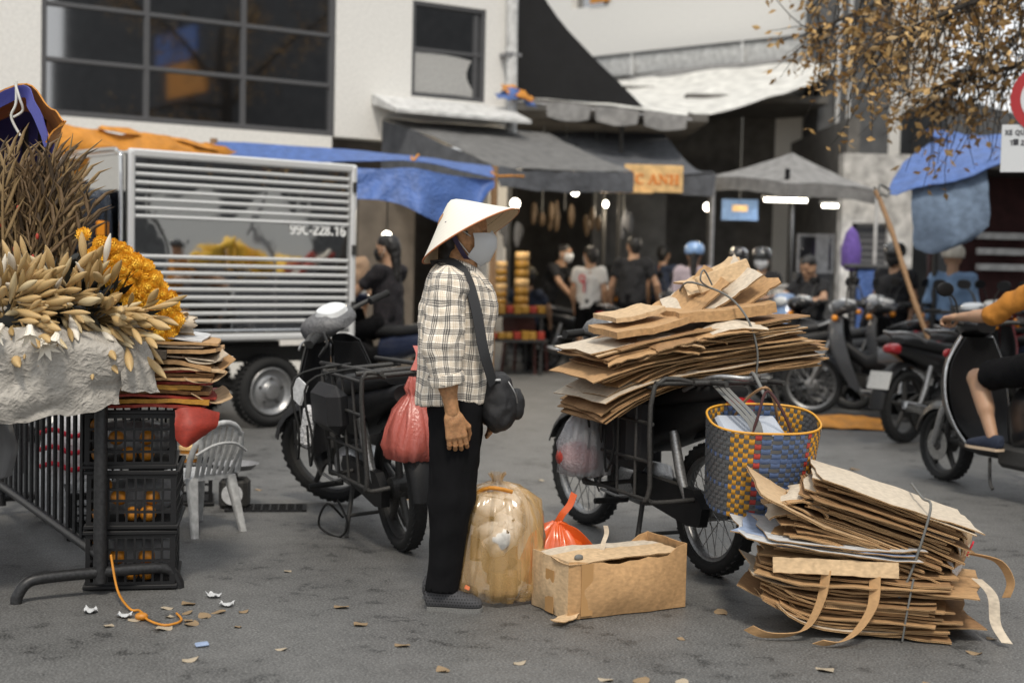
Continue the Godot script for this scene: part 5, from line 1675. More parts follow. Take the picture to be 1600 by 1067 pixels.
func person(label: String, at: Vector3, turn: float, o := {}) -> Node3D:
	# facing +z; o overrides joints and clothes
	var p := thing("person", label, "person", at, turn, "people in the market street")
	var H: float = o.get("h", 1.62) / 1.62
	var sit: bool = o.get("sit", false)
	var J := {}
	var by: float = (o.get("seat_y", 0.80) - 0.80) if sit else 0.0
	var lean: float = o.get("lean", 0.0)
	J.pel = V(0, 0.88, 0)
	J.che = V(0, 1.18, 0.02 + lean * 0.3)
	J.nek = V(0, 1.35, 0.0 + lean * 0.47)
	J.hed = V(0, 1.50, 0.03 + lean * 0.6)
	J.sl = V(0.165, 1.305, lean * 0.43)
	J.el = V(0.215, 1.06, -0.02 + lean * 0.4)
	J.wl = V(0.21, 0.84, 0.06 + lean * 0.4)
	J.hl = V(0.085, 0.86, 0)
	J.kl = V(0.095, 0.47, 0.03)
	J.al = V(0.095, 0.075, -0.02)
	if sit:
		for k in ["pel", "che", "nek", "hed", "sl", "el", "wl", "hl"]:
			J[k] = J[k] + V(0, by, 0)
		J.hl = V(0.09, 0.86 + by, 0.02)
		J.kl = V(0.17, 0.68 + by * 0.5, 0.40)
		J.al = V(0.15, 0.30 + by * 0.3, 0.30)
	for k in ["s", "e", "w", "h", "k", "a"]:
		J[k + "r"] = J[k + "l"] * V(-1, 1, 1)
	var ov: Dictionary = o.get("j", {})
	for k in J:
		J[k] = ov.get(k, J[k]) * (H if not sit else 1.0)
	var cell: float = o.get("cell", 0.022)
	var lo := V(9, 9, 9)
	var hi := -lo
	for k in J:
		lo = lo.min(J[k])
		hi = hi.max(J[k])
	lo -= Vector3.ONE * 0.24
	hi += Vector3.ONE * 0.2
	var ns := noise(7.0, 2, FastNoiseLite.TYPE_SIMPLEX, int(absf(at.x * 100)))
	# skin
	var f := Field.new(lo, hi, minf(cell, 0.022))
	var legs: bool = o.get("bare_legs", false)
	for s in ["l", "r"]:
		f.bone(J["s" + s], J["e" + s], 0.045, 0.038, 0.02)
		f.bone(J["e" + s], J["w" + s], 0.039, 0.026, 0.02)
		f.bone(J["e" + s].lerp(J["w" + s], 0.25), J["e" + s].lerp(J["w" + s], 0.5), 0.039, 0.035, 0.02)
		f.bone(J.nek - V(0, 0.06, 0), J["s" + s], 0.05, 0.045, 0.03)
		if legs:
			f.bone(J["h" + s], J["k" + s], 0.075, 0.055, 0.02)
			f.bone(J["k" + s], J["a" + s], 0.054, 0.034, 0.02)
			f.bone(J["k" + s].lerp(J["a" + s], 0.15) - V(0, 0, 0.012), J["k" + s].lerp(J["a" + s], 0.5) - V(0, 0, 0.015), 0.05, 0.045, 0.03)
	f.bone(J.pel, J.che, 0.09, 0.10, 0.04)
	f.bone(J.che, J.nek, 0.10, 0.05, 0.04)
	f.bone(J.nek - V(0, 0.02, 0), J.hed - V(0, 0.06, 0.01), 0.052, 0.052, 0.02)
	var g := G.new()
	f.net(g)
	var hb := Basis.from_euler(V(o.get("nod", 0.0), o.get("face", 0.0), 0))
	var hx := Transform3D(hb, J.hed)
	g.add(head_g, hx)
	var grip: bool = o.get("grip", false)
	g.add(hand_grip if grip else hand_rest, hand_xf(J.wr, J.er, true, o.get("palm_r", V(1, 0, 0) if not grip else V(0, -1, 0.2))))
	g.add(hand_grip if grip else hand_rest, hand_xf(J.wl, J.el, false, o.get("palm_l", V(-1, 0, 0) if not grip else V(0, -1, 0.2))))
	part(g, "body", M.skin, p)
	# shirt
	f = Field.new(lo, hi, cell)
	var fat: float = o.get("fat", 1.0)
	f.bone(J.pel - V(0, 0.02 if not sit else 0.06, 0), J.che, 0.128 * fat, 0.135 * fat, 0.03, V(0.80, 1, 1.08))
	f.bone(J.che, J.nek - V(0, 0.06, 0), 0.13 * fat, 0.07, 0.03, V(0.82, 1, 1.1))
	var sv: float = o.get("sleeve", 0.62)
	for s in ["l", "r"]:
		f.bone(J.nek - V(0, 0.05, 0), J["s" + s], 0.06, 0.06, 0.03)
		if sv <= 1.0:
			f.bone(J["s" + s], J["s" + s].lerp(J["e" + s], sv), 0.066, 0.062, 0.03, Vector3.ONE, true)
		else:
			f.bone(J["s" + s], J["e" + s], 0.066, 0.055, 0.03)
			f.bone(J["e" + s], J["e" + s].lerp(J["w" + s], sv - 1.0), 0.055, 0.042, 0.02, Vector3.ONE, true)
	if not sit:
		f.clip(V(0, J.pel.y - 0.04, 0), V(0, -1, 0))
	f.wrinkle(ns, 0.016, V(1, 0.8, 1))
	g = G.new()
	f.net(g)
	part(g, "shirt", o.get("shirt", M.cl_black), p)
	# trousers
	f = Field.new(lo, hi, cell)
	f.bone(J.pel + V(0, 0.04, 0), J.pel - V(0, 0.04, 0), 0.118 * fat, 0.122 * fat, 0.03, V(0.80, 1, 1.05))
	for s in ["l", "r"]:
		if legs:
			f.bone(J["h" + s], J["h" + s].lerp(J["k" + s], 0.82), 0.095, 0.088, 0.03, Vector3.ONE, true)
		else:
			f.bone(J["h" + s], J["k" + s], 0.092, 0.068, 0.03)
			f.bone(J["k" + s], J["a" + s], 0.068, 0.058, 0.03, Vector3.ONE, true)
	f.wrinkle(ns, 0.012, V(1, 0.6, 1))
	g = G.new()
	f.net(g)
	part(g, "trousers", o.get("pants", M.trousers), p)
	for s in ["l", "r"]:
		var fw := Basis.from_euler(V(0, 0.12 if s == "l" else -0.12, 0)) * V(0, 0, 1)
		shoe(p, J["a" + s], fw, o.get("shoe_m", M.black_plastic), o.get("sole_m", M.rubber))
	# hair / helmet / mask
	if o.has("helmet"):
		g = G.new()
		g.lathe([Vector2(0.104, 0.005), Vector2(0.112, 0.02), Vector2(0.118, 0.05), Vector2(0.112, 0.09), Vector2(0.09, 0.125), Vector2(0.055, 0.145), Vector2(0.001, 0.152)], 20, hx * Transform3D(Basis.from_scale(V(1, 1, 1.12)), V(0, 0.0, -0.008)))
		var hm := part(g, "helmet", o.helmet, p)
		g = G.new()
		g.sheet([PackedVector3Array([hx * V(-0.075, 0.03, 0.09), hx * V(-0.03, 0.038, 0.118), hx * V(0.03, 0.038, 0.118), hx * V(0.075, 0.03, 0.09)]), PackedVector3Array([hx * V(-0.06, 0.018, 0.135), hx * V(-0.025, 0.02, 0.16), hx * V(0.025, 0.02, 0.16), hx * V(0.06, 0.018, 0.135)])], 0.006)
		part(g, "peak", M.black_plastic, hm)
	if not o.has("helmet") or o.get("hair", "") == "long":
		f = Field.new(V(-0.13, -0.36, -0.15), V(0.13, 0.16, 0.12), 0.01)
		f.bone(V(0, 0.045, -0.03), V(0, 0.055, 0.015), 0.088, 0.078, 0.02, V(1.05, 1, 1))
		if o.get("hair", "") == "long":
			f.bone(V(0, 0.0, -0.08), V(0, -0.25, -0.11), 0.055, 0.03, 0.04)
		else:
			f.bone(V(0, 0.0, -0.06), V(0, -0.05, -0.055), 0.062, 0.05, 0.03)
		f.bone(V(0, -0.06, 0.12), V(0, 0.0, 0.115), 0.075, 0.055, 0.01, Vector3.ONE, false, true)
		f.wrinkle(noise(30, 2), 0.008, V(1, 0.5, 1))
		g = G.new()
		f.net(g)
		var gg := G.new()
		gg.add(g, hx)
		part(gg, "hair", M.hair, p)
	if o.get("cap", false):
		g = G.new()
		g.lathe([Vector2(0.15, 0.06), Vector2(0.10, 0.075), Vector2(0.098, 0.10), Vector2(0.08, 0.135), Vector2(0.001, 0.148)], 20, hx)
		part(g, "sun_hat", M.cl_olive, p)
	if o.has("mask"):
		face_mask(p, hx, o.mask)
	return p


func face_mask(p: Node, hx: Transform3D, m: Material) -> Node:
	var rows := []
	for r in [[V(-0.077, 0.004, 0.040), V(-0.052, 0.006, 0.088), V(-0.018, 0.006, 0.106), V(0, 0.016, 0.114)], [V(-0.078, -0.018, 0.046), V(-0.056, -0.018, 0.098), V(-0.020, -0.014, 0.126), V(0, -0.012, 0.134)], [V(-0.076, -0.046, 0.046), V(-0.052, -0.048, 0.098), V(-0.018, -0.048, 0.126), V(0, -0.048, 0.134)], [V(-0.066, -0.072, 0.026), V(-0.042, -0.084, 0.076), V(-0.018, -0.096, 0.100), V(0, -0.100, 0.106)], [V(-0.058, -0.084, 0.016), V(-0.036, -0.104, 0.050), V(-0.016, -0.118, 0.066), V(0, -0.121, 0.068)]]:
		var row := PackedVector3Array()
		for q in r:
			row.append(hx * q)
		for k in [2, 1, 0]:
			row.append(hx * (r[k] * V(-1, 1, 1)))
		rows.append(row)
	var g := G.new()
	g.sheet(rows, -0.003)
	var mk := part(g, "face_mask", m, p)
	for s in [-1.0, 1.0]:
		pipe(curve([hx * V(s * 0.07, -0.008, 0.03), hx * V(s * 0.084, 0.012, -0.005), hx * V(s * 0.086, -0.005, -0.03), hx * V(s * 0.08, -0.04, -0.005), hx * V(s * 0.064, -0.074, 0.024)], 4), 0.0022, "ear_loop", M.canvas_white, mk, 5)
	return mk


func build_woman() -> void:
	mat("strap", Color(0.03, 0.031, 0.034), 0.85, {"tex": "grain", "tri": 20.0})
	mat("bag_cloth", Color(0.012, 0.012, 0.014), 0.6, {"tex": "grain", "tri": 10.0, "bump": "crumple", "bs": 0.3})
	mat("shoe_knit", Color(0.055, 0.055, 0.06), 0.8, {"tex": "knit", "tri": 45.0})
	mat("sole_grey", Color(0.20, 0.198, 0.19), 0.8, {"tex": "dirt", "tri": 8.0})
	mat("straw_out", Color(0.95, 0.95, 0.95), 0.7, {"tex": "straw", "uvs": Vector3(6, 1, 1)})
	mat("straw_in", Color(0.80, 0.65, 0.48), 0.85, {"tex": "straw", "uvs": Vector3(6, 1, 1)})
	mat("hat_rim", Color(0.40, 0.14, 0.05), 0.6)
	mat("plaid_uv", Color(1, 1, 1), 0.9, {"tex": "plaid"})
	mat("tag_orange", Color(0.55, 0.15, 0.06), 0.7)
	mat("chin_band", Color(0.035, 0.025, 0.06), 0.8)
	var p := thing("person", "woman in plaid shirt, black trousers, face mask and conical straw hat standing", "person", V(-0.21, 0, -5.39), 90)
	var ns := noise(9.0, 3, FastNoiseLite.TYPE_SIMPLEX, 5)
	# skin: forearms, hands, neck, head, feet
	var er := V(-0.215, 0.985, -0.045)
	var wr := V(-0.205, 0.758, -0.002)
	var el := V(0.205, 0.99, 0.03)
	var wl := V(0.13, 0.785, 0.105)
	var hx := Transform3D(Basis.from_euler(V(-0.02, 0.0, 0.0)).scaled(Vector3.ONE * 0.90), V(0, 1.412, 0.018))
	var f := Field.new(V(-0.3, 0.68, -0.16), V(0.3, 1.42, 0.2), 0.011)
	f.bone(V(-0.18, 1.22, -0.03), er, 0.04, 0.037, 0.02)
	f.bone(er, wr, 0.04, 0.0255, 0.02)
	f.bone(er.lerp(wr, 0.2), er.lerp(wr, 0.55), 0.040, 0.034, 0.02)
	f.bone(V(0.18, 1.22, 0), el, 0.04, 0.037, 0.02)
	f.bone(el, wl, 0.04, 0.0255, 0.02)
	f.bone(V(-0.18, 1.22, -0.03), V(0.18, 1.22, 0), 0.05, 0.05, 0.02)
	f.bone(V(0, 0.9, 0), V(0, 1.2, 0.0), 0.08, 0.09, 0.02)
	f.bone(V(0, 1.2, 0.0), V(0, 1.35, 0.03), 0.06, 0.048, 0.03)
	var g := G.new()
	f.net(g)
	g.add(head_g, hx)
	g.add(make_hand(0.38, 0.003), hand_xf(wr, er, true, V(1.0, 0, -0.12), 0.98))
	g.add(make_hand(0.1, 0.0035), hand_xf(wl, el, false, V(-0.2, 0, -1), 0.95))
	part(g, "body", M.skin_woman, p)
	# shirt
	f = Field.new(V(-0.32, 0.74, -0.22), V(0.32, 1.34, 0.22), 0.009)
	f.bone(V(0, 0.74, -0.016), V(0, 1.0, -0.004), 0.138, 0.139, 0.03, V(0.80, 1, 1))
	f.bone(V(0, 1.0, -0.004), V(0, 1.15, 0.014), 0.139, 0.134, 0.03, V(0.80, 1, 1))
	f.bone(V(0, 1.15, 0.014), V(0, 1.255, 0.012), 0.132, 0.058, 0.03, V(0.82, 1, 1))
	f.bone(V(-0.15, 1.225, -0.022), V(0.15, 1.225, 0.0), 0.064, 0.064, 0.05)
	f.bone(V(0, 1.235, -0.055), V(0, 1.1, -0.06), 0.07, 0.08, 0.05)
	f.clip(V(0, 0.778, 0), V(0, -1, 0.05).normalized())
	f.wrinkle(ns, 0.012, V(1, 0.55, 1))
	g = G.new()
	f.net(g)
	var warp := noise(5.0, 2, FastNoiseLite.TYPE_SIMPLEX, 61)
	for i in g.v.size():
		var q := g.v[i]
		g.uv[i] = Vector2(atan2(q.z, -q.x) * 0.165 + 0.008 * warp.get_noise_3dv(q), q.y + 0.010 * warp.get_noise_3dv(q + V(3, 1, 2))) * 20.0
	var shirt := part(g, "shirt", M.plaid_uv, p)
	for a in [[V(-0.182, 1.215, -0.028), V(-0.216, 1.0, -0.042), V(-0.212, 0.872, -0.026)], [V(0.182, 1.215, 0), V(0.205, 1.0, 0.028), V(0.175, 0.89, 0.068)]]:
		f = Field.new(V(a[0].x - 0.13, 0.80, -0.16), V(a[0].x + 0.13, 1.32, 0.20), 0.009)
		f.bone(a[0], a[1], 0.074, 0.070, 0.022)
		f.bone(a[1], a[2], 0.071, 0.058, 0.02, Vector3.ONE, true)
		f.wrinkle(ns, 0.014, V(1, 0.5, 1))
		f.wrinkle(noise(16.0, 2), 0.006, V(0.6, 1.2, 0.6))
		g = G.new()
		f.net(g)
		for i in g.v.size():
			var q: Vector3 = g.v[i]
			var t := clampf((a[0].y - q.y) / (a[0].y - a[2].y), 0, 1)
			var c: Vector3 = a[0].lerp(a[1], minf(t * 1.6, 1.0)).lerp(a[2], maxf(0.0, t - 0.62) / 0.38)
			var sgn := -1.0 if a[0].x < 0 else 1.0
			g.uv[i] = Vector2(atan2(q.z - c.z, (q.x - c.x) * sgn) * 0.07 + 0.008 * warp.get_noise_3dv(q * 1.3), q.y + 0.03 * (q.z - c.z) + 0.012 * warp.get_noise_3dv(q + V(5, 1, 2))) * 20.0
		part(g, "sleeve", M.plaid_uv, shirt)
	# rolled cuff
	g = G.new()
	var ca := V(-0.214, 0.905, -0.032)
	var cb := V(-0.211, 0.866, -0.024)
	var prof := [[0.0, 0.063], [0.15, 0.068], [0.6, 0.069], [0.95, 0.067], [1.02, 0.063], [0.9, 0.055]]
	var pts := []
	var rr := []
	for q in prof:
		pts.append(ca.lerp(cb, q[0]))
		rr.append(q[1])
	g.lathe(prof.map(func(q): return Vector2(q[1], q[0] * 0.042)), 24, Transform3D(look(cb - ca, V(0, 0, 1)), ca))
	part(g, "cuff", M.plaid, p)
	# collar: a folded band rising round the neck, open at the front
	var rows := []
	for k in 5:
		var row := PackedVector3Array()
		for j in 21:
			var a := lerpf(-2.75, 2.75, j / 20.0)
			var r: float = [0.050, 0.055, 0.068, 0.086, 0.106][k]
			var y: float = [1.310, 1.330, 1.325, 1.302, 1.266][k]
			var fr := absf(a) / 2.75
			y -= 0.055 * fr * fr * (1.0 if k < 2 else 1.15)
			row.append(V(sin(a) * r * 1.12, y, 0.012 - cos(a) * r * 1.0 + 0.028 * fr))
		rows.append(row)
	g = G.new()
	g.sheet(rows, 0.004)
	part(g, "collar", M.plaid, p)
	# trousers
	f = Field.new(V(-0.24, -0.02, -0.18), V(0.24, 0.9, 0.18), 0.012)
	f.bone(V(0, 0.86, 0.0), V(0, 0.76, 0.0), 0.112, 0.112, 0.03, V(0.78, 1, 1))
	for s in [-1.0, 1.0]:
		var zo := -0.006 if s < 0 else -0.002
		f.bone(V(s * 0.07, 0.76, 0.006 + zo), V(s * 0.075, 0.42, 0.004 + zo), 0.102, 0.084, 0.02, V(1.05, 1, 1))
		f.bone(V(s * 0.075, 0.42, 0.004 + zo), V(s * 0.078, 0.072, -0.030 + zo), 0.084, 0.062, 0.02, V(1.0, 1, 1), true)
	f.wrinkle(noise(8.0, 3, FastNoiseLite.TYPE_SIMPLEX, 8), 0.012, V(1, 0.45, 1))
	g = G.new()
	f.net(g)
	part(g, "trousers", M.trousers, p)
	# slip-on shoes
	for s in [-1.0, 1.0]:
		shoe(p, V(s * 0.08, 0.075, -0.025 if s < 0 else -0.045), V(s * 0.08, 0, 1), M.shoe_knit, M.sole_grey, 0.205)
	block(V(-0.084, 0.086, 0.062), V(0.03, 0.006, 0.02), "shoe_tag", M.tag_orange, p, 0.002, Basis.from_euler(V(0.45, 0, 0.2)))
	# hair at the nape and temples
	f = Field.new(V(-0.12, -0.16, -0.15), V(0.12, 0.15, 0.12), 0.009)
	f.bone(V(0, -0.004, -0.02), V(0, 0.0, 0.005), 0.076, 0.076, 0.02, V(1.05, 1, 1))
	f.bone(V(0, -0.04, -0.06), V(0, -0.10, -0.066), 0.046, 0.04, 0.03)
	f.bone(V(0, -0.07, 0.13), V(0, 0.01, 0.12), 0.08, 0.055, 0.01, Vector3.ONE, false, true)
	f.wrinkle(noise(30, 2), 0.008, V(1, 0.5, 1))
	g = G.new()
	f.net(g)
	var gg := G.new()
	gg.add(g, hx)
	part(gg, "hair", M.hair, p)
	face_mask(p, hx * Transform3D(Basis.from_scale(V(1.04, 1.12, 1.05)), V(0, 0.004, 0)), M.mask)
	# eyes and brow on the near side
	for s in [-1.0, 1.0]:
		g = G.new()
		g.ball(hx * V(s * 0.032, 0.0085, 0.0825), Vector3(0.009, 0.004, 0.006) * 0.95, 8, 6)
		part(g, "eye", M.hair, p)
		pipe(curve([hx * V(s * 0.016, 0.027, 0.094), hx * V(s * 0.034, 0.031, 0.088), hx * V(s * 0.052, 0.025, 0.073)], 4), 0.003, "eyebrow", M.hair, p, 5)
	# conical hat
	var hat := thing("conical_hat", "pale conical straw hat tilted back on the woman's head", "hat", V(-0.21, 0, -5.39), 90)
	var ax := V(0.13, 0.86, -0.50).normalized()
	var hxf := Transform3D(look(ax, V(0, 0, 1)), V(0.0, 1.41, 0.045))
	g = G.new()
	var pr := []
	for k in 15:
		var u := k / 14.0
		pr.append(Vector2(maxf(0.207 * (1.0 - u), 0.0005) + (0.006 * u if u < 0.95 else 0.003 * (1 - u)), 0.170 * u - 0.012 * pow(u, 8.0) - 0.004 * sin(PI * u)))
	g.lathe(pr, 64, hxf)
	part(g, "cone", M.straw_out, hat)
	g = G.new()
	g.lathe([Vector2(0.001, 0.155), Vector2(0.203, -0.003)], 64, hxf)
	part(g, "lining", M.straw_in, hat)
	for k in 7:
		g = G.new()
		var ring := []
		var r := 0.19 - 0.026 * k
		for j in 40:
			var a := TAU * j / 40.0
			ring.append(hxf * V(cos(a) * r, 0.155 * (1 - r / 0.2065) - 0.002, sin(a) * r))
		g.tube(ring, 0.0022, 5, false, true)
		part(g, "hoop", M.hair, hat)
	var ring := []
	for j in 64:
		var a := TAU * j / 64.0
		ring.append(hxf * V(cos(a) * 0.207, -0.001, sin(a) * 0.207))
	g = G.new()
	g.tube(ring, 0.0032, 6, false, true)
	part(g, "rim", M.hat_rim, hat)
	for s in [-1.0, 1.0]:
		g = G.new()
		var c := curve([V(s * 0.09, 1.46, -0.04), V(s * 0.083, 1.40, -0.012), V(s * 0.068, 1.345, 0.018), V(s * 0.03, 1.308, 0.045), V(0, 1.30, 0.052)], 5)
		var rw := []
		for q in c:
			rw.append(PackedVector3Array([q + V(0, 0, 0.010), q - V(0, 0, 0.010)]))
		g.sheet(rw, 0.002)
		part(g, "chin_band", M.chin_band, hat)
	# shoulder bag with its strap
	var bag := thing("shoulder_bag", "black shoulder bag hanging on the woman's hip by a wide strap", "bag", V(-0.21, 0, -5.39), 90)
	f = Field.new(V(-0.2, 0.62, 0.02), V(0.16, 0.96, 0.34), 0.009)
	f.bone(V(-0.05, 0.78, 0.165), V(0.06, 0.78, 0.165), 0.075, 0.075, 0.02, V(1, 0.80, 1.15))
	f.bone(V(-0.055, 0.84, 0.16), V(0.06, 0.84, 0.16), 0.05, 0.05, 0.02, V(1, 0.9, 1.0))
	f.bone(V(-0.06, 0.74, 0.165), V(0.07, 0.74, 0.165), 0.065, 0.065, 0.02, V(1, 1.0, 1.1))
	f.wrinkle(noise(14, 2), 0.009, Vector3.ONE)
	g = G.new()
	f.net(g)
	part(g, "bag_body", M.bag_cloth, bag)
	f = Field.new(V(-0.14, 0.64, 0.12), V(0.14, 0.92, 0.34), 0.009)
	f.bone(V(-0.03, 0.775, 0.232), V(0.05, 0.775, 0.232), 0.036, 0.036, 0.02, V(1, 0.62, 1.2))
	f.wrinkle(noise(16, 2), 0.006, Vector3.ONE)
	g = G.new()
	f.net(g)
	part(g, "front_pocket", M.bag_cloth, bag)
	var sp := curve([V(0.10, 1.285, -0.075), V(0.0, 1.315, -0.085), V(-0.075, 1.318, -0.035), V(-0.135, 1.268, 0.030), V(-0.182, 1.15, 0.074), V(-0.19, 1.0, 0.105), V(-0.158, 0.92, 0.128), V(-0.118, 0.86, 0.145)], 5)
	rows = []
	for k in sp.size():
		var u := k / float(sp.size() - 1)
		var d: Vector3 = (sp[mini(k + 1, sp.size() - 1)] - sp[maxi(k - 1, 0)]).normalized()
		var nn := V(-1.0, 0.2, 0.35 + 0.3 * u).lerp(V(0, 1, 0), clampf(1.0 - u * 2.4, 0, 1)).normalized()
		var s := d.cross(nn).normalized() * 0.021
		rows.append(PackedVector3Array([sp[k] - s, sp[k], sp[k] + s]))
	g = G.new()
	g.sheet(rows, 0.004)
	part(g, "strap", M.strap, bag)
	rod(V(-0.118, 0.875, 0.125), V(-0.108, 0.875, 0.17), 0.006, "buckle", M.alloy, bag)
	pipe(curve([V(-0.10, 0.87, 0.2), V(-0.11, 0.83, 0.225), V(-0.09, 0.79, 0.235)], 4), 0.003, "zip_cord", M.alloy, bag, 5)


func build_people() -> void:
	for q in [["cl_black", Color(0.014, 0.014, 0.016)], ["cl_navy", Color(0.018, 0.026, 0.05)], ["cl_white", Color(0.70, 0.70, 0.69)], ["cl_lilac", Color(0.40, 0.33, 0.36)], ["cl_denim", Color(0.20, 0.31, 0.48)], ["cl_olive", Color(0.10, 0.085, 0.06)], ["cl_tan", Color(0.42, 0.28, 0.18)], ["cl_orange", Color(0.46, 0.18, 0.02)]]:
		mat(q[0], q[1], 0.9, {"tex": "grain", "tri": 7.0, "bump": "soft", "bs": 0.15})
	mat("cl_floral", Color(0.16, 0.14, 0.15), 0.9, {"tex": "floral", "tri": 5.0, "sharp": 10.0})
	mat("mask_white", Color(0.68, 0.69, 0.70), 0.8)
	mat("mask_black", Color(0.02, 0.02, 0.02), 0.8)
	mat("helm_blue", Color(0.20, 0.33, 0.56), 0.25, {"coat": 0.7})
	mat("helm_black", Color(0.02, 0.02, 0.02), 0.2, {"coat": 0.8})
	mat("helm_cream", Color(0.62, 0.57, 0.48), 0.35, {"coat": 0.4})
	mat("print_red", Color(0.55, 0.02, 0.04), 0.8)
	mat("shoe_sole", Color(0.55, 0.42, 0.30), 0.7)
	head_g = make_head(0.006)
	hand_rest = make_hand(0.25, 0.0045)
	hand_grip = make_hand(1.0, 0.0045)
	build_woman()
	var bars := {"el": V(0.26, 1.02, 0.22), "wl": V(0.30, 1.02, 0.44), "er": V(-0.26, 1.02, 0.22), "wr": V(-0.30, 1.02, 0.44)}
	# rider at the truck's rear, facing left
	person("rider in a dark floral shirt and black mask behind the truck", V(-1.08, 0, -12.40), -118, {"sit": true, "grip": true, "j": bars, "shirt": M.cl_floral, "mask": M.mask_black, "hair": "long", "seat_y": 0.72})
	person("person in a tan shirt half hidden by the truck's rear edge", V(-1.56, 0, -13.1), 200, {"shirt": M.cl_tan, "sleeve": 1.6, "h": 1.6, "pants": M.cl_tan})
	# people before the shop
	person("seated man in a wide olive hat and navy shirt facing the shop", V(0.16, 0, -17.4), 160, {"sit": true, "seat_y": 0.46, "cap": true, "shirt": M.cl_navy, "mask": M.mask_white, "face": 0.9, "j": {"kl": V(0.12, 0.5, 0.42), "kr": V(-0.12, 0.5, 0.42), "al": V(0.12, 0.08, 0.42), "ar": V(-0.12, 0.08, 0.42), "el": V(0.24, 0.80, 0.15), "wl": V(0.2, 0.6, 0.35), "er": V(-0.24, 0.80, 0.15), "wr": V(-0.2, 0.6, 0.35)}})
	person("person in black leaning forward beside the seated man in the hat", V(0.42, 0, -19.2), 60, {"shirt": M.cl_black, "mask": M.mask_white, "lean": 0.45, "j": {"er": V(-0.2, 1.1, 0.35), "wr": V(-0.1, 0.9, 0.5), "el": V(0.2, 1.1, 0.35), "wl": V(0.12, 0.9, 0.5)}, "h": 1.6})
	var wt := person("woman in a white tee with a red print seen from behind", V(0.94, 0, -17.6), 160, {"shirt": M.cl_white, "mask": M.mask_white, "face": 0.75, "h": 1.56, "bare_legs": true, "fat": 0.95})
	# the red print on the back of the tee
	pipe(curve([V(0.02, 1.20, -0.150), V(0.07, 1.205, -0.145), V(0.08, 1.16, -0.147), V(0.04, 1.12, -0.152), V(0.02, 1.16, -0.152)], 4), 0.011, "print", M.print_red, wt, 6)
	pipe([V(0.02, 1.20, -0.15), V(0.02, 1.0, -0.148)], 0.011, "print", M.print_red, wt, 6)
	person("man in a plain black tee with short hair standing before the shop", V(1.44, 0, -17.2), 165, {"shirt": M.cl_black, "h": 1.70, "face": 0.55, "fat": 1.06, "j": {"el": V(0.24, 1.04, 0.0), "wl": V(0.27, 0.83, 0.12), "er": V(-0.28, 1.06, 0.02), "wr": V(-0.30, 0.85, 0.12)}})
	person("rider in a pale blue helmet and lilac top seen from behind", V(2.07, 0, -16.35), 170, {"sit": true, "shirt": M.cl_lilac, "sleeve": 1.7, "helmet": M.helm_blue, "hair": "long", "seat_y": 0.78})
	person("person in dark blue further back left of the blue helmet", V(2.05, 0, -19.6), 150, {"shirt": M.cl_navy, "h": 1.62})
	person("person in black helmet half hidden behind the raised cardboard flap", V(2.72, 0, -17.3), 10, {"shirt": M.cl_black, "helmet": M.helm_black, "h": 1.56, "mask": M.mask_white})
	person("person in black with a black helmet and white mask beside the tent post", V(2.86, 0, -16.4), -20, {"shirt": M.cl_black, "helmet": M.helm_black, "mask": M.mask_white, "h": 1.55, "sleeve": 0.9, "j": {"er": V(-0.24, 1.0, 0.1), "wr": V(-0.1, 0.98, 0.32), "el": V(0.24, 1.0, 0.1), "wl": V(0.1, 0.98, 0.32)}})
	person("rider in black reaching forward on the pale blue scooter", V(3.30, 0, -15.65), -42, {"sit": true, "grip": true, "j": bars, "shirt": M.cl_black, "seat_y": 0.66, "nod": 0.4, "lean": 0.15})
	person("rider in black with a dark helmet and black mask left of the bamboo pole", V(4.02, 0, -15.0), -40, {"sit": true, "shirt": M.cl_black, "helmet": M.helm_black, "mask": M.mask_black, "seat_y": 0.80, "fat": 1.1})
	person("rider in a cream helmet and pale denim shirt right of the bamboo pole", V(4.38, 0, -14.2), 165, {"sit": true, "shirt": M.cl_denim, "sleeve": 1.8, "helmet": M.helm_cream, "seat_y": 0.78})
	person("scooter rider in orange shirt and black shorts at the right edge", V(3.10, 0, -8.05), 199.4, {"sit": true, "grip": true, "cell": 0.016, "shirt": M.cl_orange, "sleeve": 1.15, "bare_legs": true, "seat_y": 0.74, "helmet": M.helm_black, "shoe_m": M.cl_navy, "sole_m": M.shoe_sole, "palm_l": V(0, -1, 0.3), "j": {"el": V(0.29, 1.08, 0.22), "wl": V(0.31, 1.06, 0.50), "er": V(-0.29, 1.08, 0.22), "wr": V(-0.31, 1.06, 0.50), "kl": V(0.20, 0.70, 0.45), "kr": V(-0.17, 0.66, 0.42), "al": V(0.22, 0.37, 0.26), "ar": V(-0.15, 0.39, 0.36), "hl": V(0.11, 0.80, 0.02), "hr": V(-0.11, 0.80, 0.02)}})


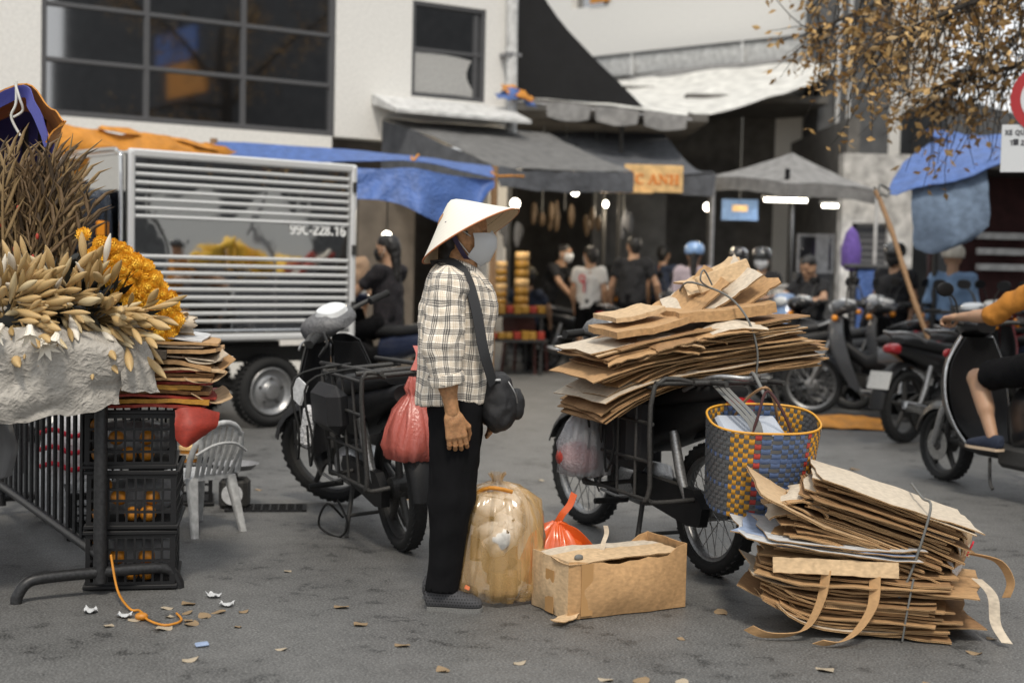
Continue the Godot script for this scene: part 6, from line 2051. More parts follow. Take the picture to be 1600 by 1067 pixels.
func board(w: float, d: float, th: float, bend: float, sd: int, torn := 0.012, droop := 0.0) -> G:
	# a flattened carton: bent sheet with an uneven outline, centre at the origin, long along x
	var ns := noise(2.2, 2, FastNoiseLite.TYPE_SIMPLEX, sd)
	var ne := noise(14.0, 3, FastNoiseLite.TYPE_SIMPLEX, sd + 50)
	var rows := []
	var nx := 15
	var nz := 5
	for i in nz:
		var row := PackedVector3Array()
		for j in nx:
			var u := j / float(nx - 1) * 2 - 1
			var v := i / float(nz - 1) * 2 - 1
			var x := u * w / 2
			var z := v * d / 2
			if j == 0 or j == nx - 1:
				x += ne.get_noise_1d(z * 2 + sd) * torn
			if i == 0 or i == nz - 1:
				z += ne.get_noise_1d(x - sd) * torn * 0.6
			var y := bend * u * u + 0.006 * ns.get_noise_2d(x * 1.2, z * 1.5 + sd) + 0.002 * ns.get_noise_2d(x * 4.0, z * 5.0)
			if droop != 0.0 and u < -0.3:
				y += droop * pow((-u - 0.3) / 0.7, 2.0)
			row.append(V(x, y, z))
		rows.append(row)
	rows.reverse()
	var g := G.new()
	g.sheet(rows, th)
	return g


func sack(r: float, h: float, sd: int, prof: Array, seg := 40, wr := 0.10) -> G:
	# a tied plastic bag: lathe with creases that run to the knot
	var ns := noise(1.0, 3, FastNoiseLite.TYPE_SIMPLEX, sd)
	var rows := []
	for q in prof:
		var row := PackedVector3Array()
		for j in seg:
			var a := TAU * j / seg
			var k: float = 1.0 + wr * (1.6 - q.x) * ns.get_noise_3d(cos(a + q.y * 0.9) * 3.0, q.y * 2.2, sin(a + q.y * 0.9) * 3.0) + wr * 0.6 * ns.get_noise_3d(cos(a - q.y) * 7.0, q.y * 6.0, sin(a - q.y) * 7.0)
			row.append(V(cos(a) * q.x * r * k, q.y * h + 0.02 * h * ns.get_noise_2d(cos(a) * 3, sin(a) * 3 + q.y * 4), -sin(a) * q.x * r * k))
		rows.append(row)
	var g := G.new()
	g.grid(rows, true)
	return g


func crate(label: String, at: Vector3, turn: float, s: Vector3, group: String) -> void:
	var t := thing("fruit_crate", label, "crate", at, turn, group)
	for k in 4:
		var w := s.x if k % 2 == 0 else s.z
		var off := (s.z if k % 2 == 0 else s.x) / 2
		var holes := []
		var nx := int(w / 0.036)
		var px := (w - 0.03) / nx
		var ys := [[0.028, 0.062], [0.072, 0.106], [0.116, 0.150], [0.160, s.y - 0.036]]
		for i in nx:
			for y in ys:
				holes.append([-w / 2 + 0.018 + i * px, -w / 2 + 0.015 + (i + 1) * px - 0.006, y[0], y[1]])
		var g := G.new()
		wall_holes(g, -w / 2 + (0.005 if k % 2 == 1 else 0.0), w / 2 - (0.005 if k % 2 == 1 else 0.0), 0, s.y - 0.003, -0.004, 0.0, holes)
		var m := part(g, "wall", M.crate, t)
		m.transform = Transform3D(Basis.from_euler(V(0, PI / 2 * k, 0)), Basis.from_euler(V(0, PI / 2 * k, 0)) * V(0, 0, off))
	for y in [0.008, s.y - 0.012]:
		for q in [[V(0, y, s.z / 2 + 0.004), V(s.x + 0.02, 0.016, 0.012)], [V(0, y, -s.z / 2 - 0.004), V(s.x + 0.02, 0.016, 0.012)], [V(s.x / 2 + 0.004, y + 0.001, 0), V(0.012, 0.016, s.z - 0.006)], [V(-s.x / 2 - 0.004, y + 0.001, 0), V(0.012, 0.016, s.z - 0.006)]]:
			block(q[0], q[1], "rim", M.crate, t, 0.003)
	block(V(0, 0.012, 0), V(s.x - 0.012, 0.006, s.z - 0.012), "floor", M.crate, t)


func fruit(at: Vector3, r: float, label: String, group: String) -> void:
	var t := inst(fruit_mesh, "orange", M.orange_peel, self, Transform3D(Basis.from_euler(V(R(-3, 3), R(-3, 3), 0)).scaled(Vector3.ONE * r), at))
	meta(t, label, "orange", group)

var fruit_mesh: Mesh


func build_stall() -> void:
	mat("crate", Color(0.008, 0.008, 0.009), 0.5, {"spec": 0.4})
	mat("orange_peel", Color(0.62, 0.24, 0.02), 0.45, {"tex": "speck", "tri": 1.5, "bump": "grain", "bs": 0.1})
	mat("barrier_steel", Color(0.045, 0.045, 0.047), 0.45, {"metal": 0.5, "tex": "dirt", "tri": 3.0})
	mat("stall_cloth", Color(0.48, 0.45, 0.405), 0.75, {"tex": "blotch", "tri": 2.0, "bump": "crumple", "bs": 0.9})
	mat("wood_table", Color(0.10, 0.08, 0.06), 0.85, {"tex": "dirt", "tri": 2.0})
	mat("bud", Color(0.64, 0.44, 0.20), 0.5, {"tex": "speck", "tri": Vector3(40, 9, 40), "sss": 0.05})
	mat("bud_pale", Color(0.74, 0.60, 0.36), 0.5, {"tex": "speck", "tri": Vector3(40, 9, 40)})
	mat("bud_olive", Color(0.46, 0.31, 0.13), 0.5, {"tex": "speck", "tri": Vector3(40, 9, 40)})
	mat("petal_white", Color(0.74, 0.69, 0.60), 0.6, {"back": Color(0.3, 0.28, 0.22)})
	mat("leaf_dark", Color(0.016, 0.017, 0.013), 0.5, {"tex": "speck", "tri": 6.0})
	mat("stalk_brown", Color(0.20, 0.125, 0.06), 0.6, {"tex": "dirt", "tri": Vector3(25, 4, 25)})
	mat("stalk_dark", Color(0.09, 0.06, 0.035), 0.65, {"tex": "dirt", "tri": Vector3(25, 4, 25)})
	mat("stalk_tip", Color(0.36, 0.24, 0.11), 0.6, {"tex": "dirt", "tri": Vector3(25, 4, 25)})
	mat("bud_red", Color(0.36, 0.04, 0.02), 0.6)
	mat("gold", Color(0.86, 0.53, 0.05), 0.6, {"back": Color(0.3, 0.15, 0.01)})
	mat("gold_deep", Color(0.80, 0.45, 0.03), 0.6, {"back": Color(0.3, 0.13, 0.01)})
	mat("red_board", Color(0.36, 0.035, 0.018), 0.6, {"tex": "card", "tri": 3.0})
	mat("yellow_board", Color(0.55, 0.27, 0.03), 0.6, {"tex": "card", "tri": 3.0})
	mat("chair_plastic", Color(0.56, 0.565, 0.565), 0.55, {"tex": "blotch", "tri": 3.0})
	mat("film_grey", Color(0.36, 0.36, 0.37, 0.72), 0.3)
	var g: G

	# crowd barrier
	var b := thing("crowd_barrier", "dark steel crowd barrier with upright bars under the flower table", "barrier", V(-1.565, 0, -5.41), 120.7)
	rod(V(0, 0.05, 0), V(0, 1.02, 0), 0.026, "post", M.barrier_steel, b, 12)
	rod(V(1.9, 0.05, 0), V(1.9, 1.02, 0), 0.026, "post", M.barrier_steel, b, 12)
	rod(V(0, 0.155, 0), V(1.9, 0.155, 0), 0.021, "rail", M.barrier_steel, b, 10)
	rod(V(0, 1.0, 0), V(1.9, 1.0, 0), 0.021, "rail", M.barrier_steel, b, 10)
	rod(V(0.07, 0.16, 0), V(0.07, 1.0, 0), 0.006, "bar", M.bamboo, b)
	for k in 15:
		rod(V(0.17 + 0.115 * k, 0.15, 0), V(0.17 + 0.115 * k, 1.0, 0), 0.0095, "bar", M.barrier_steel, b)
	for x in [0.0, 1.9]:
		pipe(curve([V(x, 0.0, -0.31), V(x, 0.03, -0.305), V(x, 0.075, -0.27), V(x, 0.088, -0.2), V(x, 0.09, 0), V(x, 0.088, 0.2), V(x, 0.075, 0.27), V(x, 0.03, 0.305), V(x, 0.0, 0.31)], 4), 0.022, "foot", M.barrier_steel, b, 10)
		g = G.new()
		g.prism([Vector2(0.0, 0.09), Vector2(0.12, 0.16), Vector2(0.0, 0.24)], -0.006, 0.006, Transform3D(Basis.IDENTITY, V(x, 0, 0)))
		part(g, "gusset", M.barrier_steel, b)

	# table under the flowers with its crumpled cover
	var tb := thing("flower_table", "wooden trestle table under the lilies, hidden by a grey cover", "table")
	block(V(-2.25, 0.93, -5.72), V(1.7, 0.03, 0.95), "tabletop", M.wood_table, tb, 0.0, Basis.from_euler(V(0, 0.2, 0)))
	for p in [V(-2.95, 0, -5.5), V(-2.9, 0, -6.1), V(-1.62, 0, -6.1), V(-1.66, 0, -5.62)]:
		rod(p, p + V(0, 0.92, 0), 0.02, "leg", M.barrier_steel, tb)
	var cv := thing("table_cover", "crumpled grey white cover hanging over the front of the flower table", "cover")
	cloth([[V(-2.6, 1.0, -5.2), V(-2.1, 1.01, -5.35), V(-1.7, 1.03, -5.5), V(-1.5, 1.03, -5.65)], [V(-2.6, 1.0, -4.95), V(-2.1, 1.0, -5.02), V(-1.72, 1.02, -5.18), V(-1.47, 1.0, -5.32)], [V(-2.6, 0.83, -4.86), V(-2.1, 0.83, -4.95), V(-1.72, 0.86, -5.14), V(-1.44, 0.9, -5.31)], [V(-2.6, 0.66, -4.88), V(-2.1, 0.655, -4.96), V(-1.74, 0.69, -5.16), V(-1.48, 0.745, -5.33)]], 12, "sheet", M.stall_cloth, cv, 0.03, 4.0, 31, 0.004)
	cloth([[V(-1.5, 1.02, -5.32), V(-1.44, 1.0, -5.36), V(-1.40, 0.98, -5.42)], [V(-1.47, 0.9, -5.30), V(-1.41, 0.9, -5.33), V(-1.36, 0.90, -5.38)], [V(-1.46, 0.80, -5.31), V(-1.41, 0.79, -5.33), V(-1.33, 0.80, -5.37)]], 7, "corner", M.stall_cloth, cv, 0.02, 6.0, 33, 0.004)

	# lily buds
	var buds := []
	for k in 4:
		g = G.new()
		var secs := []
		var L := 1.0
		for i in 9:
			var u := i / 8.0
			var r: float = 0.17 * pow(sin(PI * pow(u, 1.25) * 0.97 + 0.04), 0.9) * (1.0 - 0.1 * k) + 0.012
			var cx := 0.06 * sin(u * 2.2) * (k - 1.5)
			secs.append([V(cx, u * L, 0), V(r, 0, 0), V(0, 0, -r), 1.72])
		g.loft(secs, 9)
		buds.append(g.mesh())
	var mats := [M.bud, M.bud, M.bud_pale, M.bud_olive, M.bud]
	var bunches := [["bunch of pale brown lily buds at the front right of the flower table", V(-1.66, 1.07, -5.42), 175, 0.27], ["bunch of lily buds with open white blooms at the left picture edge", V(-1.90, 1.08, -5.24), 135, 0.26], ["bunch of upright lily buds between the other two lily bunches", V(-1.80, 1.10, -5.36), 110, 0.24]]
	for bi in 3:
		var q: Array = bunches[bi]
		var t := thing("lily_bunch", q[0], "flowers", q[1], 0, "bunches of cut lilies on the stall")
		for k in q[2]:
			var a := R(-PI, PI)
			var dr := V(cos(a), sin(a) * 0.8, R(0.05, 1.0)).normalized()
			if dr.y > 0.2 and bi == 0 and dr.x > 0.6:
				dr.y *= 0.5
			var r0: float = q[3] * R(0.35, 1.0) * (1.15 if dr.x > 0.3 and bi == 0 else 0.9)
			var p := V(dr.x * r0 * 1.1, maxf(dr.y * r0 * 0.85, -0.13), dr.z * r0 * 0.55)
			var ax := (dr + V(R(-0.45, 0.45), R(-0.5, 0.35), R(-0.2, 0.4))).normalized()
			var L := R(0.105, 0.16)
			inst(buds[k % 4], "bud", mats[rng.randi() % 5] if k % 11 else M.petal_white, t, Transform3D(look(ax, V(R(-1, 1), R(-1, 1), R(-1, 1))).scaled_local(V(L * 0.66, L, L * 0.66)), p))
			if k % 2 == 0:
				pipe([p, p * 0.45 - V(0, 0.02, 0.05), V(0, -0.02, -0.12)], 0.0028, "stem", M.bud_olive, t, 4)
		var lf := G.new()
		for k in 90:
			var a := R(-PI, PI)
			var d := V(cos(a), sin(a) * 0.8, R(-0.1, 0.5)).normalized()
			var p: Vector3 = d * q[3] * R(0.2, 0.8) * V(1.1, 0.85, 0.4) - V(0, 0, 0.06)
			var ax := (d + V(R(-0.5, 0.5), R(-0.5, 0.5), R(-0.3, 0.3))).normalized()
			var s := ax.cross(V(R(-1, 1), R(-1, 1), R(-1, 1))).normalized()
			var L := R(0.07, 0.14)
			lf.face([p, p + ax * L * 0.4 + s * 0.013, p + ax * L, p + ax * L * 0.4 - s * 0.013])
		part(lf, "leaves", M.leaf_dark, t).set_meta("kind", "stuff")
		# a core so that the bunch is not hollow
		g = G.new()
		g.ball(V(-0.02, -0.03, -0.10), V(q[3] * 0.6, q[3] * 0.4, 0.06), 14, 8)
		part(g, "stem_bundle", M.leaf_dark, t)
		if bi == 1:
			for fp in [V(0.22, -0.08, 0.16), V(0.27, -0.05, 0.14), V(0.18, -0.03, 0.18), V(0.08, -0.03, 0.18)]:
				var d := V(R(-0.2, 0.5), R(-1, -0.3), 0.5).normalized()
				var fb := look(d)
				g = G.new()
				for i in 6:
					var a := TAU * i / 6.0
					var o := V(cos(a), 0, sin(a))
					var s := V(-sin(a), 0, cos(a))
					var rows := []
					for u in 5:
						var y := u / 4.0
						var c := o * (0.008 + 0.04 * y * y * y) + V(0, 0.075 * y - 0.012 * y * y * y, 0)
						var w := 0.012 * sin(PI * clampf(y, 0.08, 0.97)) + 0.001
						rows.append(PackedVector3Array([fp + fb * (c - s * w), fp + fb * (c + o * 0.004), fp + fb * (c + s * w)]))
					g.grid(rows)
				part(g, "bloom", M.petal_white, t)

	# tall stalks behind
	var st := thing("gladiolus_stalks", "tall upright bundle of brown leafy flower stalks behind the lilies", "flowers", V(-2.02, 1.0, -5.85), 0)
	var stalks := []
	for k in 6:
		g = G.new()
		var top := 0.66 + 0.03 * k
		var bx := 0.06 * (k - 2.5) / 2.5
		var pts := []
		for i in 7:
			var u := i / 6.0
			pts.append(V(bx * u * u, top * u, 0.02 * sin(u * 3 + k)))
		g.tube(pts, [0.007, 0.007, 0.0065, 0.006, 0.005, 0.004, 0.002], 5)
		for i in 7:
			var u := 0.50 + 0.075 * i
			var o := V(bx * u * u, top * u, 0)
			var sd := 1.0 if i % 2 == 0 else -1.0
			var ax := V(sd * 0.34 + bx, 1.0, R(-0.2, 0.2)).normalized()
			var L := 0.21 - 0.012 * i
			var sx := ax.cross(V(0, 0, 1)).normalized()
			g.loft([[o, sx * 0.004, V(0, 0, 0.004)], [o + ax * L * 0.35, sx * 0.0085, V(0, 0, 0.004)], [o + ax * L * 0.7, sx * 0.006, V(0, 0, 0.003)], [o + ax * L + V(0.02 * sd, 0.0, 0.02), sx * 0.0008, V(0, 0, 0.0008)]], 6)
		stalks.append(g.mesh())
	for k in 105:
		var x := R(-0.34, 0.20)
		var lean := (x + 0.1) * 0.55 + R(-0.13, 0.13)
		var sc := R(0.72, 0.94) * (1.0 - maxf(0.0, x - 0.05) * 0.5)
		inst(stalks[rng.randi() % 6], "stalk", [M.stalk_brown, M.stalk_dark, M.stalk_brown, M.stalk_tip][rng.randi() % 4], st, Transform3D(Basis.from_euler(V(R(-0.06, 0.10), R(-0.9, 0.9), -lean)).scaled_local(V(1.1, sc, 1.1)), V(x * 0.72, 0.0, R(-0.16, 0.14))))
	for k in 9:
		var a := V(R(0.1, 0.2), 0.50 + 0.02 * k, R(-0.05, 0.1))
		var e := a + V(R(0.03, 0.16), R(0.08, 0.18), 0.02)
		pipe(curve([a - V(0.03, 0.1, 0), a, e], 4), [0.004, 0.0045, 0.005, 0.005, 0.0055, 0.005, 0.004, 0.003, 0.0012], "leaf_blade", M.stalk_tip, st, 5)
	for k in 12:
		g = G.new()
		g.ball(V(R(-0.25, 0.12), R(0.15, 0.5), 0.17), V(0.007, 0.013, 0.006), 7, 5)
		part(g, "red_bud", M.bud_red, st)

	# chrysanthemums
	var heads := []
	for k in 3:
		g = G.new()
		g.ball(Vector3.ZERO, Vector3.ONE * 0.020, 10, 6)
		for i in 95:
			var y := 1.0 - 1.75 * (i + 0.5) / 95.0
			var a := 2.39996 * i + k
			var rr := sqrt(maxf(0.0, 1 - y * y))
			var d := V(cos(a) * rr, y, sin(a) * rr)
			var s := d.cross(V(0.1, 1, 0.2)).normalized()
			var up := s.cross(d)
			var L := 0.031 + R(-0.004, 0.004)
			var w := 0.0045
			var b0 := d * 0.016
			var m := d * L * 0.8 - up * 0.002
			var e := d * L + up * 0.006
			g.face([b0 - s * w * 0.6, b0 + s * w * 0.6, m + s * w, m - s * w])
			g.face([m - s * w, m + s * w, e + s * w * 0.4, e - s * w * 0.4])
		heads.append(g.mesh())
	var ch := thing("chrysanthemum_bunch", "dense arc of golden chrysanthemum heads beside the lilies", "flowers")
	var arc := curve([V(-1.60, 1.34, -5.50), V(-1.53, 1.32, -5.51), V(-1.45, 1.26, -5.52), V(-1.385, 1.18, -5.53), V(-1.335, 1.10, -5.54), V(-1.32, 1.05, -5.55)], 4)
	for i in arc.size():
		for k in 7:
			var n2 := V(0.62, 0.78, 0)
			var off := lerpf(-0.10, 0.012, k / 6.0) * (0.75 + 0.45 * sin(PI * i / (arc.size() - 1.0)))
			var p: Vector3 = arc[i] + n2 * off + V(R(-0.012, 0.012), R(-0.012, 0.012), R(-0.02, 0.03) - 0.03 * (k / 6.0))
			var ax := V(R(-0.1, 0.5), R(-0.1, 0.5), 0.8).normalized()
			inst(heads[(i + k) % 3], "flower_head", M.gold if (i * 3 + k) % 4 else M.gold_deep, ch, Transform3D(look(ax, V(R(-1, 1), R(-1, 1), 0)).scaled_local(Vector3.ONE * R(0.85, 1.05)), p))
	inst(heads[1], "flower_head", M.gold, ch, Transform3D(look(V(0, 0.8, 0.5)).scaled_local(Vector3.ONE * 0.95), V(-1.67, 1.385, -5.52)))
	pipe(curve([V(-1.685, 1.37, -5.62), V(-1.69, 1.28, -5.63), V(-1.66, 1.1, -5.68)], 4), 0.004, "stem", M.leaf_dark, ch, 5)
	g = G.new()
	for k in 110:
		var p: Vector3 = arc[rng.randi() % arc.size()] + V(R(-0.17, -0.04), R(-0.20, -0.04), R(-0.08, 0.0))
		var ax := V(R(-1, 1), R(-1, 1), R(-0.4, 0.8)).normalized()
		var s := ax.cross(V(R(-1, 1), R(-1, 1), R(-1, 1))).normalized()
		var L := R(0.05, 0.09)
		g.face([p, p + ax * L * 0.3 + s * 0.02, p + ax * L * 0.55 + s * 0.008, p + ax * L * 0.75 + s * 0.016, p + ax * L, p + ax * L * 0.7 - s * 0.014, p + ax * L * 0.3 - s * 0.02])
	part(g, "leaves", M.leaf_dark, ch).set_meta("kind", "stuff")
	for k in 14:
		var p: Vector3 = arc[1 + k % (arc.size() - 1)]
		pipe(curve([p - V(0.02, 0.02, 0.03), p - V(0.12, 0.12, 0.06), V(-1.66, 1.0, -5.75)], 4), 0.004, "stem", M.leaf_dark, ch, 5)

	# crates of oranges
	g = G.new()
	g.ball(Vector3.ZERO, V(1, 0.93, 1), 14, 10)
	fruit_mesh = g.mesh()
	var cg := "stacked black fruit crates"
	var names := ["lowest", "middle", "top"]
	for k in 3:
		var at := V(-1.515 + [0.0, 0.008, -0.01][k], 0.006 + 0.236 * k, -5.72)
		crate("black slatted fruit crate, %s of the stack beside the barrier post" % ["lowest", "second", "topmost"][k], at, [11.0, 9.5, 12.0][k], V(0.34, 0.234, 0.44), cg)
		for i in [0, 2, 3, 6, 8, 10]:
			fruit(at + Basis.from_euler(V(0, deg_to_rad(11.0), 0)) * V(-0.12 + 0.06 * (i % 5) + R(-0.008, 0.008), 0.052 + (0.06 if i >= 5 else 0.0) + (0.05 if i == 10 else 0.0), 0.175 - R(0, 0.012) - (0.03 if i >= 5 else 0.0)), R(0.029, 0.034), "orange behind the slats of the %s black crate" % names[k], "oranges in the %s crate" % names[k])
		var wrap := inst(sack(0.15, 0.13, 60 + k, [Vector2(0.3, 0.0), Vector2(0.9, 0.1), Vector2(1.0, 0.5), Vector2(0.8, 0.9), Vector2(0.2, 1.0)], 30, 0.3).mesh(), "plastic_liner", M.film_grey, self, Transform3D(Basis.IDENTITY, at + V(0, 0.03, -0.06)))
		meta(wrap, "clear plastic liner bag inside the %s black crate" % names[k], "plastic bag", "crate liners")
	crate("low black crate on the ground behind the small plastic chair", V(-1.80, 0.004, -7.55), 12, V(0.42, 0.22, 0.30), "single black crates")
	var jar := thing("yellow_tub", "small orange yellow plastic tub on the low crate", "tub", V(-1.70, 0.228, -7.5), 0)
	g = G.new()
	g.lathe([Vector2(0.001, 0), Vector2(0.045, 0), Vector2(0.05, 0.06), Vector2(0.05, 0.065)], 20, Transform3D.IDENTITY, true)
	part(g, "tub_body", M.orange_peel, jar)
	g = G.new()
	g.lathe([Vector2(0.054, 0.065), Vector2(0.054, 0.082), Vector2(0.001, 0.084)], 20, Transform3D.IDENTITY, true)
	part(g, "lid", M.sign_orange, jar)
	g = G.new()
	g.lathe([Vector2(0.0512, 0.02), Vector2(0.052, 0.045)], 20)
	part(g, "band", M.card_white, jar)

	# papers, boards and rolls stacked on the crates
	var pk := thing("paper_stack", "untidy stack of papers, red and yellow boards and curled cartons on the crates", "paper stack", V(-1.40, 0.716, -5.70), 4)
	var y := 0.004
	var seq := [[M.red_board, 0.40, 0.012], [M.yellow_board, 0.44, 0.016], [M.red_board, 0.42, 0.010], [M.card_dark, 0.36, 0.014], [M.yellow_board, 0.33, 0.018], [M.red_board, 0.36, 0.012], [M.card, 0.40, 0.010], [M.card_dark, 0.36, 0.012], [M.red_board, 0.34, 0.012], [M.card_light, 0.40, 0.008], [M.card, 0.38, 0.014], [M.card_white, 0.42, 0.006], [M.card, 0.36, 0.014], [M.card_white, 0.34, 0.008], [M.card, 0.36, 0.010], [M.paper_white, 0.33, 0.006]]
	for k in seq.size():
		var q: Array = seq[k]
		var gg := board(q[1], R(0.30, 0.40), q[2], R(-0.006, 0.004) if k < 9 else R(-0.03, 0.015), 200 + k)
		inst(gg.mesh(), "board", q[0], pk, Transform3D(Basis.from_euler(V(R(-0.01, 0.02), R(-0.16, 0.16), R(-0.02, 0.01))), V((0.0 if k < 6 else 0.03) + R(-0.025, 0.025), y + q[2], R(-0.01, 0.02))))
		y += q[2] + R(0.003, 0.006) + (0.0 if k < 9 else 0.006)
	for k in 5:
		var c := V(0.03 + R(-0.05, 0.06), y + 0.016 + 0.018 * (k / 2), 0.03 * k - 0.04)
		var rows := []
		for i in 2:
			var row := PackedVector3Array()
			for j in 16:
				var a := -0.6 + j * 0.34
				var r := 0.018 + 0.0012 * j
				row.append(c + V((i - 0.5) * R(0.20, 0.26), sin(a) * r, cos(a) * r))
			rows.append(row)
		g = G.new()
		g.sheet(rows, 0.003)
		part(g, "roll", [M.card_white, M.card_light, M.card][k % 3], pk)
	for q in [[V(0.17, 0.115, 0.06), 0.25, M.card_light], [V(0.19, 0.155, 0.03), 0.4, M.card], [V(0.18, 0.035, 0.02), -0.12, M.card_light], [V(0.16, 0.19, 0.05), 0.2, M.card_white]]:
		inst(board(0.16, 0.26, 0.004, 0.03, 240 + int(q[0].y * 100)).mesh(), "loose_sheet", q[2], pk, Transform3D(Basis.from_euler(V(0.1, 0.3, q[1] * 0.7)), q[0]))
	var rp := thing("red_paper_bag", "glossy red and orange paper bag hanging over the crate corner", "paper bag")
	cloth([[V(-1.30, 0.715, -5.48), V(-1.24, 0.72, -5.50), V(-1.15, 0.70, -5.58)], [V(-1.29, 0.66, -5.45), V(-1.22, 0.66, -5.45), V(-1.16, 0.645, -5.55)], [V(-1.285, 0.60, -5.46), V(-1.255, 0.575, -5.45), V(-1.22, 0.60, -5.5)]], 6, "sheet", M.red_board, rp, 0.01, 8.0, 41)

	# child-size plastic chair seen from behind
	var c := thing("plastic_chair", "low grey plastic chair with a slatted rounded back", "chair", V(-1.51, 0, -6.80), 139)
	# local: seat faces +x, back at -x
	g = G.new()
	g.loft([[V(0.16, 0.262, 0), V(0, 0, 0.14), V(0, 0.012, 0), 4.0], [V(0.12, 0.268, 0), V(0, 0, 0.15), V(0, 0.014, 0), 4.0], [V(-0.10, 0.262, 0), V(0, 0, 0.14), V(0, 0.014, 0), 4.0], [V(-0.14, 0.27, 0), V(0, 0, 0.12), V(0, 0.014, 0), 4.0]], 20)
	part(g, "seat", M.chair_plastic, c)
	for p in [[V(0.13, 0.26, 0.12), V(0.17, 0.0, 0.15)], [V(0.13, 0.26, -0.12), V(0.17, 0.0, -0.15)], [V(-0.12, 0.27, 0.11), V(-0.19, 0.0, 0.14)], [V(-0.12, 0.27, -0.11), V(-0.19, 0.0, -0.14)]]:
		g = G.new()
		g.loft([[p[0], V(0.022, 0, 0), V(0, 0, 0.028), 4.0], [p[0].lerp(p[1], 0.5), V(0.018, 0, 0), V(0, 0, 0.022), 4.0], [p[1], V(0.014, 0, 0), V(0, 0, 0.017), 4.0]], 12)
		part(g, "leg", M.chair_plastic, c)
	var hoop := []
	for k in 17:
		var a := PI * k / 16.0
		hoop.append(V(-0.135 - 0.085 * sin(a), 0.28 + 0.255 * pow(sin(a), 0.75), -0.145 * cos(a) * (1.0 + 0.12 * sin(a))))
	pipe(hoop, 0.014, "back_hoop", M.chair_plastic, c, 8)
	for k in 7:
		var z := -0.114 + 0.038 * k
		var top := 0.28 + 0.255 * pow(sqrt(maxf(0.0, 1 - pow(z / 0.165, 2))), 0.75)
		g = G.new()
		g.loft([[V(-0.137, 0.275, z * 0.85), V(0.004, 0, 0), V(0, 0, 0.012), 3.0], [V(-0.19, lerpf(0.28, top, 0.55), z * 1.0), V(0.004, 0, 0), V(0, 0, 0.013), 3.0], [V(-0.135 - 0.085 * (top - 0.28) / 0.255, top, z * 1.04), V(0.004, 0, 0), V(0, 0, 0.012), 3.0]], 10)
		part(g, "back_slat", M.chair_plastic, c)
	pipe(curve([V(-0.20, 0.39, -0.145), V(-0.222, 0.43, -0.07), V(-0.228, 0.44, 0), V(-0.222, 0.43, 0.07), V(-0.20, 0.39, 0.145)], 4), 0.007, "back_rib", M.chair_plastic, c, 6)
	var sc := thing("weighing_scale", "small grey dial scale with a metal pan behind the plastic chair", "scale", V(-1.44, 0, -7.42), 0)
	block(V(0, 0.08, 0), V(0.15, 0.16, 0.13), "housing", M.iron, sc, 0.02)
	rod(V(0, 0.16, 0), V(0, 0.20, 0), 0.015, "stem", M.alloy, sc)
	g = G.new()
	g.lathe([Vector2(0.001, 0.20), Vector2(0.09, 0.205), Vector2(0.12, 0.235), Vector2(0.125, 0.235)], 24)
	part(g, "pan", M.grey_metal, sc)
	g = G.new()
	g.lathe([Vector2(0.055, 0), Vector2(0.055, 0.008), Vector2(0.001, 0.008)], 20, axle(V(0, 0.08, 0.066)), true)
	part(g, "dial", M.paper_white, sc)
	var mm := thing("mesh_mat", "black plastic mesh mat lying on the road by the chair", "mat", V(-1.27, 0.004, -7.4), 8)
	g = G.new()
	var holes := []
	for i in 9:
		for j in 4:
			holes.append([-0.19 + 0.043 * i, -0.156 + 0.043 * i, -0.088 + 0.045 * j, -0.052 + 0.045 * j])
	wall_holes(g, -0.21, 0.21, -0.10, 0.10, 0.0, 0.008, holes)
	part(g, "grid", M.crate, mm).rotation_degrees.x = -90
	# bags under the table
	var wb := thing("printed_sack", "white plastic sack with red print behind the barrier bars", "sack", V(-2.1, 0.0, -6.9), 0)
	mat("sack_white", Color(0.62, 0.62, 0.63), 0.45, {"bump": "crumple", "bs": 1.0, "tri": 2.0})
	part(sack(0.2, 0.55, 71, [Vector2(0.5, 0.0), Vector2(0.95, 0.08), Vector2(1.0, 0.4), Vector2(0.85, 0.75), Vector2(0.5, 0.95), Vector2(0.35, 1.0)]), "sack_body", M.sack_white, wb)
	for k in 3:
		pipe(curve([V(-0.13, 0.46 - 0.08 * k, 0.19), V(-0.05, 0.48 - 0.08 * k, 0.212), V(0.03, 0.45 - 0.08 * k, 0.215), V(0.11, 0.47 - 0.08 * k, 0.19)], 4), 0.012, "print_stroke", M.print_red, wb, 6)
	var gb := thing("grey_plastic_bag", "dusty translucent grey plastic bag hanging below the table at left edge", "plastic bag", V(-2.13, 0.38, -5.72), 0)
	part(sack(0.13, 0.34, 73, [Vector2(0.25, 0.0), Vector2(0.8, 0.08), Vector2(1.0, 0.4), Vector2(0.8, 0.7), Vector2(0.3, 0.95), Vector2(0.2, 1.55)], 40, 0.2), "bag_body", M.film_grey, gb)
	crate("black crate on the ground behind the barrier bars", V(-1.86, 0.004, -6.65), 20, V(0.42, 0.22, 0.30), "single black crates")


